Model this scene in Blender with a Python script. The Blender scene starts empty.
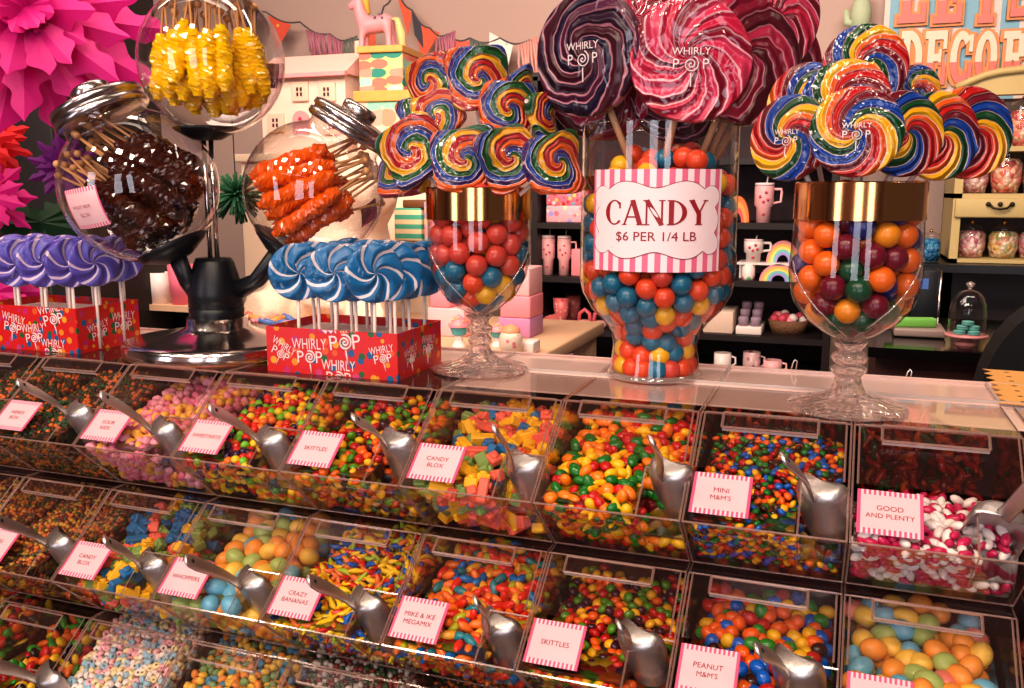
import bpy, bmesh, math, random
import numpy as np
from mathutils import Vector, Matrix, Euler
PI = math.pi
rnd = random.Random(7)
SC = bpy.context.scene
COL = SC.collection

# ------------------------------------------------------------------ camera
ZO = 1.24                                   # height of the top row's front lip above the floor
CAM = Vector((-0.0192, -0.8229, ZO + 0.3104))
YAW, PIT, FPX = 0.3518, 0.1685, 900.0
cam_d = bpy.data.cameras.new('camera')
cam_d.sensor_width = 36.0
cam_d.lens = FPX / 1024 * 36.0
cam_d.clip_start = 0.02
cam_o = bpy.data.objects.new('camera', cam_d)
COL.objects.link(cam_o)
cam_o.location = CAM
cam_o.rotation_euler = (PI / 2 - PIT, 0, YAW)
SC.camera = cam_o
_R = Vector((math.cos(YAW), math.sin(YAW), 0))
_Fh = Vector((-math.sin(YAW), math.cos(YAW), 0))
_D = _Fh * math.cos(PIT) + Vector((0, 0, -math.sin(PIT)))
_U = _Fh * math.sin(PIT) + Vector((0, 0, math.cos(PIT)))

def ray(px, py):
    return _D + _R * ((px - 512) / FPX) + _U * ((344 - py) / FPX)
def aty(px, py, y):
    d = ray(px, py)
    return CAM + d * ((y - CAM.y) / d.y)
def atz(px, py, z):
    d = ray(px, py)
    return CAM + d * ((z - CAM.z) / d.z)
def mpp(p):                                 # metres per pixel at a point
    return (Vector(p) - CAM).dot(_D) / FPX
def mppr(p, q=1.0):                         # the same for round things, which spread towards the frame's sides
    v = Vector(p) - CAM
    w, s = v.dot(_D), v.dot(_R)
    return w / FPX * (w / math.hypot(w, s)) ** q

# ------------------------------------------------------------------ materials
MATS = {}
def srgb(r, g, b):
    f = lambda c: (c / 255 / 12.92) if c / 255 <= 0.04045 else ((c / 255 + 0.055) / 1.055) ** 2.4
    return (f(r), f(g), f(b), 1.0)
def newmat(name):
    m = bpy.data.materials.new(name)
    m.use_nodes = True
    nt = m.node_tree
    nt.nodes.clear()
    out = nt.nodes.new('ShaderNodeOutputMaterial')
    return m, nt, out
def pmat(name, col, rough=0.4, metal=0.0, coat=0.0, noise=0.0, nscale=30.0, bump=0.0, bscale=60.0, sss=0.0, trans=0.0, spec=0.5, ior=1.45):
    if name in MATS:
        return MATS[name]
    m, nt, out = newmat(name)
    b = nt.nodes.new('ShaderNodeBsdfPrincipled')
    c = col if len(col) == 4 else srgb(*col)
    b.inputs['Base Color'].default_value = c
    b.inputs['Roughness'].default_value = rough
    b.inputs['Metallic'].default_value = metal
    b.inputs['Coat Weight'].default_value = coat
    b.inputs['Coat Roughness'].default_value = 0.06
    b.inputs['Specular IOR Level'].default_value = spec
    b.inputs['IOR'].default_value = ior
    b.inputs['Transmission Weight'].default_value = trans
    if sss:
        b.inputs['Subsurface Weight'].default_value = sss
        b.inputs['Subsurface Radius'].default_value = (0.01, 0.005, 0.003)
    if noise or bump:
        tc = nt.nodes.new('ShaderNodeTexCoord')
    if noise:
        n = nt.nodes.new('ShaderNodeTexNoise')
        n.inputs['Scale'].default_value = nscale
        n.inputs['Detail'].default_value = 4
        nt.links.new(tc.outputs['Object'], n.inputs['Vector'])
        h = nt.nodes.new('ShaderNodeHueSaturation')
        mr = nt.nodes.new('ShaderNodeMapRange')
        mr.inputs['To Min'].default_value = 1 - noise
        mr.inputs['To Max'].default_value = 1 + noise
        nt.links.new(n.outputs['Fac'], mr.inputs['Value'])
        nt.links.new(mr.outputs['Result'], h.inputs['Value'])
        h.inputs['Color'].default_value = c
        nt.links.new(h.outputs['Color'], b.inputs['Base Color'])
    if bump:
        n2 = nt.nodes.new('ShaderNodeTexNoise')
        n2.inputs['Scale'].default_value = bscale
        n2.inputs['Detail'].default_value = 3
        nt.links.new(tc.outputs['Object'], n2.inputs['Vector'])
        bp = nt.nodes.new('ShaderNodeBump')
        bp.inputs['Strength'].default_value = bump
        bp.inputs['Distance'].default_value = 0.01
        nt.links.new(n2.outputs['Fac'], bp.inputs['Height'])
        nt.links.new(bp.outputs['Normal'], b.inputs['Normal'])
        if coat:
            nt.links.new(bp.outputs['Normal'], b.inputs['Coat Normal'])
    nt.links.new(b.outputs[0], out.inputs[0])
    MATS[name] = m
    return m
def clearmat(name, tint, ior=1.45, rough=0.02, extra=0.0, haze=0.0, hazecol=(0.8, 0.6, 0.55, 1), bump=0.0, bscale=40, power=4.0):
    """thin clear sheet: see-through, with a Fresnel reflection and a trace of haze"""
    if name in MATS:
        return MATS[name]
    m, nt, out = newmat(name)
    t = nt.nodes.new('ShaderNodeBsdfTransparent')
    t.inputs['Color'].default_value = (*tint, 1)
    g = nt.nodes.new('ShaderNodeBsdfGlossy')
    g.inputs['Roughness'].default_value = rough
    f0 = ((ior - 1) / (ior + 1)) ** 2 + extra
    fr = nt.nodes.new('ShaderNodeLayerWeight')            # Schlick's curve, the same from both sides of the sheet
    fr.inputs['Blend'].default_value = 0.5
    pw = nt.nodes.new('ShaderNodeMath'); pw.operation = 'POWER'; pw.inputs[1].default_value = power
    nt.links.new(fr.outputs['Facing'], pw.inputs[0])
    ad = nt.nodes.new('ShaderNodeMath'); ad.operation = 'MULTIPLY_ADD'; ad.use_clamp = True
    ad.inputs[1].default_value = 1 - f0; ad.inputs[2].default_value = f0
    nt.links.new(pw.outputs[0], ad.inputs[0])
    mx = nt.nodes.new('ShaderNodeMixShader')
    nt.links.new(ad.outputs[0], mx.inputs[0])
    last = t
    if haze:
        d = nt.nodes.new('ShaderNodeBsdfDiffuse')
        d.inputs['Color'].default_value = hazecol
        mh = nt.nodes.new('ShaderNodeMixShader')
        mh.inputs[0].default_value = haze
        nt.links.new(t.outputs[0], mh.inputs[1])
        nt.links.new(d.outputs[0], mh.inputs[2])
        last = mh
    if bump:
        tc = nt.nodes.new('ShaderNodeTexCoord')
        n2 = nt.nodes.new('ShaderNodeTexNoise')
        n2.inputs['Scale'].default_value = bscale
        nt.links.new(tc.outputs['Object'], n2.inputs['Vector'])
        bp = nt.nodes.new('ShaderNodeBump')
        bp.inputs['Strength'].default_value = bump
        bp.inputs['Distance'].default_value = 0.01
        nt.links.new(n2.outputs['Fac'], bp.inputs['Height'])
        nt.links.new(bp.outputs['Normal'], g.inputs['Normal'])
    nt.links.new(last.outputs[0], mx.inputs[1])
    nt.links.new(g.outputs[0], mx.inputs[2])
    nt.links.new(mx.outputs[0], out.inputs[0])
    MATS[name] = m
    return m
class NT:
    """tiny node helper"""
    def __init__(s, nt): s.nt = nt
    def math(s, op, a, b=None, c=None, clamp=False):
        n = s.nt.nodes.new('ShaderNodeMath'); n.operation = op; n.use_clamp = clamp
        for i, v in enumerate((a, b, c)):
            if v is None: continue
            if isinstance(v, (int, float)): n.inputs[i].default_value = v
            else: s.nt.links.new(v, n.inputs[i])
        return n.outputs[0]
    def mixc(s, f, a, b):
        n = s.nt.nodes.new('ShaderNodeMix'); n.data_type = 'RGBA'
        for v, i in ((f, 0), (a, 6), (b, 7)):
            if isinstance(v, (int, float)): n.inputs[i].default_value = v
            elif isinstance(v, tuple): n.inputs[i].default_value = v
            else: s.nt.links.new(v, n.inputs[i])
        return n.outputs[2]
    def ramp(s, f, stops, interp='CONSTANT'):
        n = s.nt.nodes.new('ShaderNodeValToRGB')
        cr = n.color_ramp; cr.interpolation = interp
        while len(cr.elements) > 1: cr.elements.remove(cr.elements[-1])
        cr.elements[0].position = stops[0][0]; cr.elements[0].color = stops[0][1]
        for p, c in stops[1:]:
            e = cr.elements.new(p); e.color = c
        s.nt.links.new(f, n.inputs[0])
        return n.outputs[0]
def swirl(name, cols, rep, twist, power, R, line=(235, 215, 215), lw=0.018, noise=0.05, square=0.0, rough=0.18, bumps=0.6):
    """pulled-sugar spiral: ribbons of colour winding out from the middle, pale hairlines between"""
    if name in MATS:
        return MATS[name]
    m, nt, out = newmat(name)
    h = NT(nt)
    tc = nt.nodes.new('ShaderNodeTexCoord')
    oi = nt.nodes.new('ShaderNodeObjectInfo')
    nz = nt.nodes.new('ShaderNodeTexNoise')
    nz.noise_dimensions = '4D'
    nz.inputs['Scale'].default_value = 1.6 / R
    nz.inputs['Detail'].default_value = 2
    nt.links.new(tc.outputs['Object'], nz.inputs['Vector'])
    nt.links.new(h.math('MULTIPLY', oi.outputs['Random'], 40.0), nz.inputs['W'])
    sx = nt.nodes.new('ShaderNodeSeparateXYZ')
    nt.links.new(tc.outputs['Object'], sx.inputs[0])
    sc = nt.nodes.new('ShaderNodeSeparateXYZ')
    nt.links.new(nz.outputs['Color'], sc.inputs[0])
    x = h.math('ADD', h.math('MULTIPLY', sx.outputs[0], 1 / R), h.math('MULTIPLY', h.math('SUBTRACT', sc.outputs[0], 0.5), noise * 6))
    y = h.math('ADD', h.math('MULTIPLY', sx.outputs[1], 1 / R), h.math('MULTIPLY', h.math('SUBTRACT', sc.outputs[1], 0.5), noise * 6))
    a = h.math('MULTIPLY', h.math('ARCTAN2', y, x), 0.5 / PI)
    r = h.math('SQRT', h.math('ADD', h.math('MULTIPLY', x, x), h.math('MULTIPLY', y, y)))
    rp = h.math('POWER', r, power)
    v = h.math('ADD', h.math('MULTIPLY', a, rep), h.math('MULTIPLY', rp, twist))
    v = h.math('ADD', v, oi.outputs['Random'])
    f = h.math('FRACT', h.math('ADD', v, 20.0))
    stops = []
    n = len(cols); pos = 0.0
    tot = sum(c[1] for c in cols)
    for c, wgt in cols:
        wd = wgt / tot
        stops.append((pos, srgb(*c)))
        if lw: stops.append((pos + wd - lw, srgb(*line)))
        pos += wd
    colr = h.ramp(f, stops)
    b = nt.nodes.new('ShaderNodeBsdfPrincipled')
    nt.links.new(colr, b.inputs['Base Color'])
    b.inputs['Roughness'].default_value = 0.35
    b.inputs['Coat Weight'].default_value = 0.8
    b.inputs['Coat Roughness'].default_value = 0.07
    # soft ribs that follow the ribbons, and crinkled clear wrap in the coat
    rib = h.math('SINE', h.math('MULTIPLY', f, 2 * PI * n))
    bp = nt.nodes.new('ShaderNodeBump')
    bp.inputs['Strength'].default_value = bumps
    bp.inputs['Distance'].default_value = 0.004
    nt.links.new(rib, bp.inputs['Height'])
    nt.links.new(bp.outputs['Normal'], b.inputs['Normal'])
    n2 = nt.nodes.new('ShaderNodeTexNoise')
    n2.inputs['Scale'].default_value = 2.2 / R
    n2.inputs['Detail'].default_value = 1
    n2.inputs['Distortion'].default_value = 1.5
    nt.links.new(tc.outputs['Object'], n2.inputs['Vector'])
    b2 = nt.nodes.new('ShaderNodeBump')
    b2.inputs['Strength'].default_value = 0.35
    b2.inputs['Distance'].default_value = 0.01
    nt.links.new(n2.outputs['Fac'], b2.inputs['Height'])
    nt.links.new(b2.outputs['Normal'], b.inputs['Coat Normal'])
    nt.links.new(b.outputs[0], out.inputs[0])
    MATS[name] = m
    return m
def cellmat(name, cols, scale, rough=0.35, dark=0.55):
    """packed sweets seen deep in a heap: cells of the given colours, scaled down by dark to paint depth shade"""
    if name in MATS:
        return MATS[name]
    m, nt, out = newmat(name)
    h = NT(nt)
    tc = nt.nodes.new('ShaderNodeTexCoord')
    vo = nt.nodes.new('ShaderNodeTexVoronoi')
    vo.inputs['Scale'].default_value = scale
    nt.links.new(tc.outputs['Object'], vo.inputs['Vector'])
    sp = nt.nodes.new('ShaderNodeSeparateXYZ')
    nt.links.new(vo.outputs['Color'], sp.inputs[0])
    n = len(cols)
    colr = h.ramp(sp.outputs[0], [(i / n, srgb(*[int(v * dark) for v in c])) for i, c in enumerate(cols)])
    b = nt.nodes.new('ShaderNodeBsdfPrincipled')
    nt.links.new(colr, b.inputs['Base Color'])
    b.inputs['Roughness'].default_value = rough
    bp = nt.nodes.new('ShaderNodeBump'); bp.invert = True
    bp.inputs['Strength'].default_value = 1.0
    bp.inputs['Distance'].default_value = 0.6 / scale
    nt.links.new(vo.outputs['Distance'], bp.inputs['Height'])
    nt.links.new(bp.outputs['Normal'], b.inputs['Normal'])
    nt.links.new(b.outputs[0], out.inputs[0])
    MATS[name] = m
    return m
def dotmat(name, base, dots, scale, thr=0.33, rough=0.35):
    if name in MATS:
        return MATS[name]
    m, nt, out = newmat(name)
    h = NT(nt)
    tc = nt.nodes.new('ShaderNodeTexCoord')
    vo = nt.nodes.new('ShaderNodeTexVoronoi')
    vo.inputs['Scale'].default_value = scale
    vo.inputs['Randomness'].default_value = 0.75
    nt.links.new(tc.outputs['Object'], vo.inputs['Vector'])
    sp = nt.nodes.new('ShaderNodeSeparateXYZ')
    nt.links.new(vo.outputs['Color'], sp.inputs[0])
    n = len(dots)
    dc = h.ramp(sp.outputs[0], [(i / n, srgb(*c)) for i, c in enumerate(dots)])
    mask = h.math('LESS_THAN', vo.outputs['Distance'], thr)
    c = h.mixc(mask, srgb(*base), dc)
    b = nt.nodes.new('ShaderNodeBsdfPrincipled')
    nt.links.new(c, b.inputs['Base Color'])
    b.inputs['Roughness'].default_value = rough
    nt.links.new(b.outputs[0], out.inputs[0])
    MATS[name] = m
    return m
def stripemat(name, c1, c2, axis, period, duty=0.5, rough=0.4, radial=False):
    """stripes along an object axis (or by angle when radial)"""
    if name in MATS:
        return MATS[name]
    m, nt, out = newmat(name)
    h = NT(nt)
    tc = nt.nodes.new('ShaderNodeTexCoord')
    sx = nt.nodes.new('ShaderNodeSeparateXYZ')
    nt.links.new(tc.outputs['Object'], sx.inputs[0])
    if radial:
        v = h.math('ARCTAN2', sx.outputs[1], sx.outputs[0])
    else:
        v = sx.outputs[axis]
    f = h.math('FRACT', h.math('ADD', h.math('MULTIPLY', v, 1 / period), 100.25))
    c = h.mixc(h.math('LESS_THAN', f, duty), srgb(*c2), srgb(*c1))
    b = nt.nodes.new('ShaderNodeBsdfPrincipled')
    nt.links.new(c, b.inputs['Base Color'])
    b.inputs['Roughness'].default_value = rough
    nt.links.new(b.outputs[0], out.inputs[0])
    MATS[name] = m
    return m
def cardmat(name, w, h_):
    """price card: pale middle, pink sides, pink-and-white striped bands along top and bottom"""
    if name in MATS:
        return MATS[name]
    m, nt, out = newmat(name)
    h = NT(nt)
    tc = nt.nodes.new('ShaderNodeTexCoord')
    sx = nt.nodes.new('ShaderNodeSeparateXYZ')
    nt.links.new(tc.outputs['Object'], sx.inputs[0])
    ax = h.math('ABSOLUTE', sx.outputs[0]); ay = h.math('ABSOLUTE', sx.outputs[1])
    band = h.math('GREATER_THAN', ay, h_ * 0.38)
    side = h.math('GREATER_THAN', ax, w * 0.445)
    f = h.math('FRACT', h.math('ADD', h.math('MULTIPLY', sx.outputs[0], 13.0 / w), 50.25))
    pk, wh, mid = srgb(228, 92, 132), srgb(242, 206, 208), srgb(238, 194, 198)
    stripes = h.mixc(h.math('LESS_THAN', f, 0.5), wh, pk)
    c = h.mixc(band, mid, stripes)
    c = h.mixc(side, c, pk)
    b = nt.nodes.new('ShaderNodeBsdfPrincipled')
    nt.links.new(c, b.inputs['Base Color'])
    b.inputs['Roughness'].default_value = 0.3
    nt.links.new(b.outputs[0], out.inputs[0])
    MATS[name] = m
    return m

# ------------------------------------------------------------------ mesh builder
class MB:
    def __init__(s):
        s.v, s.f, s.m, s.s = [], [], [], []
    def add(s, vs, fs, mi=0, sm=False, M=None):
        o = len(s.v)
        if M is not None:
            vs = [M @ Vector(p) for p in vs]
        s.v += [tuple(p) for p in vs]
        for f in fs:
            s.f.append([i + o for i in f]); s.m.append(mi); s.s.append(sm)
        return s
    def box(s, c, d, mi=0, M=None):
        x, y, z = (k / 2 for k in d)
        vs = [(c[0] + a * x, c[1] + b * y, c[2] + e * z) for a in (-1, 1) for b in (-1, 1) for e in (-1, 1)]
        fs = [(0, 1, 3, 2), (4, 6, 7, 5), (0, 4, 5, 1), (2, 3, 7, 6), (0, 2, 6, 4), (1, 5, 7, 3)]
        return s.add(vs, fs, mi, False, M)
    def rbox(s, c, d, r=0.004, mi=0, M=None, seg=2, sm=True):
        bm = bmesh.new()
        bmesh.ops.create_cube(bm, size=1)
        for v in bm.verts:
            v.co = Vector((v.co.x * d[0], v.co.y * d[1], v.co.z * d[2]))
        bmesh.ops.bevel(bm, geom=bm.edges[:] + bm.verts[:], offset=min(r, min(d) * 0.45), segments=seg, affect='EDGES', profile=0.5)
        bm.verts.index_update()
        vs = [v.co + Vector(c) for v in bm.verts]
        fs = [[v.index for v in f.verts] for f in bm.faces]
        bm.free()
        return s.add(vs, fs, mi, sm, M)
    def lathe(s, prof, seg=24, mi=0, sm=True, M=None, c=(0, 0, 0), sx=1, sy=1):
        vs, fs, rows = [], [], []
        for r, z in prof:
            if r < 1e-6:
                rows.append([len(vs)]); vs.append((c[0], c[1], c[2] + z))
            else:
                rows.append(list(range(len(vs), len(vs) + seg)))
                for i in range(seg):
                    a = 2 * PI * i / seg
                    vs.append((c[0] + r * sx * math.cos(a), c[1] + r * sy * math.sin(a), c[2] + z))
        for a, b in zip(rows, rows[1:]):
            for i in range(seg):
                j = (i + 1) % seg
                if len(a) == 1 and len(b) == 1: continue
                if len(a) == 1: fs.append((a[0], b[j], b[i]))
                elif len(b) == 1: fs.append((a[i], a[j], b[0]))
                else: fs.append((a[i], a[j], b[j], b[i]))
        return s.add(vs, fs, mi, sm, M)
    def ball(s, c, r, seg=16, rings=8, mi=0, M=None, sc=(1, 1, 1)):
        pr = [(math.sin(PI * i / rings) * r if 0 < i < rings else 0, -math.cos(PI * i / rings) * r * sc[2]) for i in range(rings + 1)]
        return s.lathe(pr, seg, mi, True, M, c, sc[0], sc[1])
    def tube(s, pts, r, seg=8, mi=0, M=None, sm=True, flat=1.0):
        pts = [Vector(p) for p in pts]
        rs = r if isinstance(r, (list, tuple)) else [r] * len(pts)
        vs, fs = [], []
        up = Vector((0, 0, 1))
        t0 = (pts[1] - pts[0]).normalized()
        n = up.cross(t0)
        if n.length < 1e-3: n = Vector((1, 0, 0)).cross(t0)
        n.normalize()
        for i, p in enumerate(pts):
            t = (pts[min(i + 1, len(pts) - 1)] - pts[max(i - 1, 0)]).normalized()
            n = (n - t * n.dot(t)).normalized()
            b = t.cross(n)
            for k in range(seg):
                a = 2 * PI * k / seg
                vs.append(p + n * math.cos(a) * rs[i] + b * math.sin(a) * rs[i] * flat)
        for i in range(len(pts) - 1):
            for k in range(seg):
                j = (k + 1) % seg
                fs.append((i * seg + k, i * seg + j, (i + 1) * seg + j, (i + 1) * seg + k))
        fs.append(tuple(reversed(range(seg))))
        fs.append(tuple((len(pts) - 1) * seg + k for k in range(seg)))
        return s.add(vs, fs, mi, sm, M)
    def prism(s, poly, d, mi=0, M=None, z0=0.0, mi_side=None):
        n = len(poly)
        vs = [(x, y, z0) for x, y in poly] + [(x, y, z0 + d) for x, y in poly]
        ar = sum(poly[i][0] * poly[(i + 1) % n][1] - poly[(i + 1) % n][0] * poly[i][1] for i in range(n))
        if ar < 0:
            vs = list(reversed(vs[:n])) + list(reversed(vs[n:]))
        s.add(vs, [tuple(reversed(range(n))), tuple(range(n, 2 * n))], mi, False, M)
        return s.add(vs, [(i, (i + 1) % n, n + (i + 1) % n, n + i) for i in range(n)], mi if mi_side is None else mi_side, False, M)
    def quad(s, a, b, c, d, mi=0, M=None):
        return s.add([a, b, c, d], [(0, 1, 2, 3)], mi, False, M)
    def mesh(s, name, mats):
        me = bpy.data.meshes.new(name)
        me.from_pydata(s.v, [], s.f)
        for m in (mats if isinstance(mats, (list, tuple)) else [mats]):
            me.materials.append(m)
        me.polygons.foreach_set('material_index', s.m)
        me.polygons.foreach_set('use_smooth', s.s)
        me.update()
        return me
def obj(name, mb, mats, parent=None, loc=None, rot=None):
    me = mb.mesh(name, mats) if isinstance(mb, MB) else mb
    o = bpy.data.objects.new(name, me)
    COL.objects.link(o)
    if parent is not None: o.parent = parent
    if loc is not None: o.location = loc
    if rot is not None: o.rotation_euler = rot
    return o
def tag(o, label=None, cat=None, group=None, kind=None):
    if label: o['label'] = label
    if cat: o['category'] = cat
    if group: o['group'] = group
    if kind: o['kind'] = kind
    return o
def thing(name, label, cat, loc=(0, 0, 0), rot=(0, 0, 0), group=None):
    o = bpy.data.objects.new(name, None)
    o.empty_display_size = 0.02
    COL.objects.link(o)
    o.location = loc; o.rotation_euler = rot
    return tag(o, label, cat, group)
def struct(name, mb, mats):
    return tag(obj(name, mb, mats), kind='structure')
def copy_tree(o, parent=None):
    c = o.copy(); COL.objects.link(c)
    if parent is not None: c.parent = parent
    for ch in o.children: copy_tree(ch, c)
    return c
_TX = {}
def text_geo(s, size=1.0):
    """flat outline letters as (verts, faces), centred"""
    if s not in _TX:
        cu = bpy.data.curves.new('lettering', 'FONT')
        cu.body = s; cu.align_x = 'CENTER'; cu.align_y = 'CENTER'; cu.size = 1.0; cu.space_line = 0.85; cu.resolution_u = 3; cu.offset = 0.0
        ob = bpy.data.objects.new('lettering', cu)
        me = ob.to_mesh()
        vs = [v.co.copy() for v in me.vertices]
        fs = [list(p.vertices) for p in me.polygons]
        ob.to_mesh_clear()
        bpy.data.objects.remove(ob); bpy.data.curves.remove(cu)
        x0 = min(v.x for v in vs); x1 = max(v.x for v in vs); y0 = min(v.y for v in vs); y1 = max(v.y for v in vs)
        c = Vector(((x0 + x1) / 2, (y0 + y1) / 2, 0))
        _TX[s] = ([v - c for v in vs], fs, x1 - x0, y1 - y0)
    return _TX[s]
def add_text(mb, s, w=None, h=None, M=None, mi=0, fn=None):
    """letters fitted to width w (and height h)"""
    vs, fs, tw, th = text_geo(s)
    kx = w / tw if w else h / th
    ky = h / th if h else kx
    out = [Vector((v.x * kx, v.y * ky, 0)) for v in vs]
    if fn: out = [fn(v) for v in out]
    return mb.add(out, fs, mi, False, M)
def frame(n, up=Vector((0, 0, 1))):
    """matrix whose local z is n and local y is as near up as can be"""
    n = n.normalized()
    x = up.cross(n)
    if x.length < 1e-4: x = Vector((1, 0, 0))
    x.normalize(); y = n.cross(x)
    return Matrix((x, y, n)).transposed().to_4x4()

# shared materials
ACR = clearmat('clear acrylic', (0.965, 0.94, 0.93), 1.45, 0.03, 0.012, 0.018, srgb(222, 160, 146))
EDGE = clearmat('acrylic edge', (0.86, 0.76, 0.72), 1.5, 0.15, 0.12, 0.35, srgb(206, 166, 154))
FROST = clearmat('frosted acrylic edge', (0.9, 0.85, 0.82), 1.5, 0.2, 0.1, 0.75, srgb(235, 215, 208))
GLASS = clearmat('thin clear glass', (0.98, 0.965, 0.96), 1.55, 0.0, 0.015, power=3.0)
GLASSB = clearmat('wavy blown glass', (0.965, 0.945, 0.94), 1.5, 0.01, 0.03, power=2.6, bump=0.25, bscale=14)
CRYST = None
STEEL = pmat('brushed steel', (214, 206, 202), 0.42, 1.0, noise=0.12, nscale=60, bump=0.06, bscale=220)
CHROME = pmat('chrome', (225, 218, 214), 0.16, 1.0)
GOLD = pmat('polished gold band', (222, 164, 104), 0.13, 1.0)
BLACKP = pmat('black plastic', (16, 16, 22), 0.38)
STICK = pmat('white paper stick', (238, 215, 205), 0.6)
WOODST = pmat('light wood stick', (205, 150, 100), 0.6)
# ------------------------------------------------------------------ candy bins
W, HB = 0.15, 0.0705
LID = Vector((0, 0.105, 0.0823)); FACE = Vector((0, 0.075, -HB))
DEEP = 0.24
ROWS = {1: (0.0, ZO), 2: (-0.0495, ZO - 0.157), 3: (-0.099, ZO - 0.314)}
LN = Vector((0, -LID.z, LID.y)).normalized()       # outward normal of the sloping lids
TOP = ZO + LID.z                                    # the clear top that the jars stand on

def bin_meshes():
    x0, x1 = 0.0015, W - 0.0015
    P, B, T = Vector((0, 0, HB)), Vector((0, LID.y, LID.z + HB)), Vector((0, DEEP, LID.z + HB))
    K, F_ = Vector((0, DEEP, 0)), Vector((0, FACE.y, 0))
    X = lambda p, x: (x, p.y, p.z)
    b = MB()
    for x in (x0, x1):
        b.add([X(p, x) for p in (P, B, T, K, F_)], [(0, 1, 2, 3, 4)])
    b.quad(X(P, x0), X(P, x1), X(F_, x1), X(F_, x0))
    b.quad(X(B, x0), X(B, x1), X(T, x1), X(T, x0))
    e = 0.0010
    for x in (x0, x1):
        b.tube([X(P, x), X(B, x)], e, 4, 1, sm=False)
        b.tube([X(P, x), X(F_, x)], e, 4, 1, sm=False)
        b.tube([X(B, x), X(T, x)], e, 4, 1, sm=False)
    for p, q in ((P, e * 1.2), (F_, e), (B, e)):
        b.tube([X(p, x0), X(p, x1)], q, 4, 1, sm=False)
    lid = MB()
    S = lambda x, t, h=0.004: Vector((x, LID.y * t, HB + LID.z * t)) + LN * h
    la, lb, t0, t1 = 0.006, W - 0.006, 0.46, 0.985
    lid.quad(S(la, t0), S(lb, t0), S(lb, t1), S(la, t1))
    for a, c in (((la, t0), (la, t1)), ((lb, t0), (lb, t1)), ((la, t1), (lb, t1))):
        lid.tube([S(*a), S(*c)], 0.001, 4, 1, sm=False)
    hd = MB()
    ha, hb, u0, u1 = 0.026, 0.118, 0.80, 0.94
    hd.quad(S(ha, u0, 0.013), S(hb, u0, 0.013), S(hb, u1, 0.013), S(ha, u1, 0.013))
    hd.add([S(ha, u0, 0.0135), S(hb, u0, 0.0135), S(hb, u0, 0.007), S(ha, u0, 0.007)], [(0, 1, 2, 3)], 2)
    for a, c in (((ha, u0), (ha, u1)), ((hb, u0), (hb, u1)), ((ha, u1), (hb, u1)), ((ha, u0), (hb, u0))):
        hd.tube([S(*a, 0.013), S(*c, 0.013)], 0.0014, 4, 1, sm=False)
    for x in (ha, hb):
        hd.quad(S(x, u1, 0.004), S(x, u1, 0.013), S(x, u0, 0.013), S(x, u0, 0.007), 0)
    pk = MB()
    px, t = 0.106, 0.43
    G = lambda x, tt, d: Vector((x, LID.y * tt, HB + LID.z * tt)) + FACE * d
    pk.quad(G(px, 0.01, 0.03), G(px, t, 0), G(px, t, 0.75), G(px, 0.01, 0.75))
    pk.quad(G(px, t, 0), G(x1, t, 0), G(x1, t, 0.75), G(px, t, 0.75))
    pk.tube([G(px, 0.01, 0.01), G(px, t, 0)], 0.001, 4, 1, sm=False)
    pk.tube([G(px, t, 0), G(x1, t, 0)], 0.0012, 4, 1, sm=False)
    pk.tube([G(px, t, 0), G(px, t, 0.6)], 0.0008, 4, 1, sm=False)
    pk.tube([G(px, 0.01, 0), G(px, 0.01, 0.75)], 0.0008, 4, 1, sm=False)
    ml = [ACR, EDGE, FROST]
    return b.mesh('bin body', ml), lid.mesh('lid', ml), hd.mesh('lid handle', ml), pk.mesh('scoop pocket', ml)
BODY, LIDM, LHAN, PKT = bin_meshes()

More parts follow.
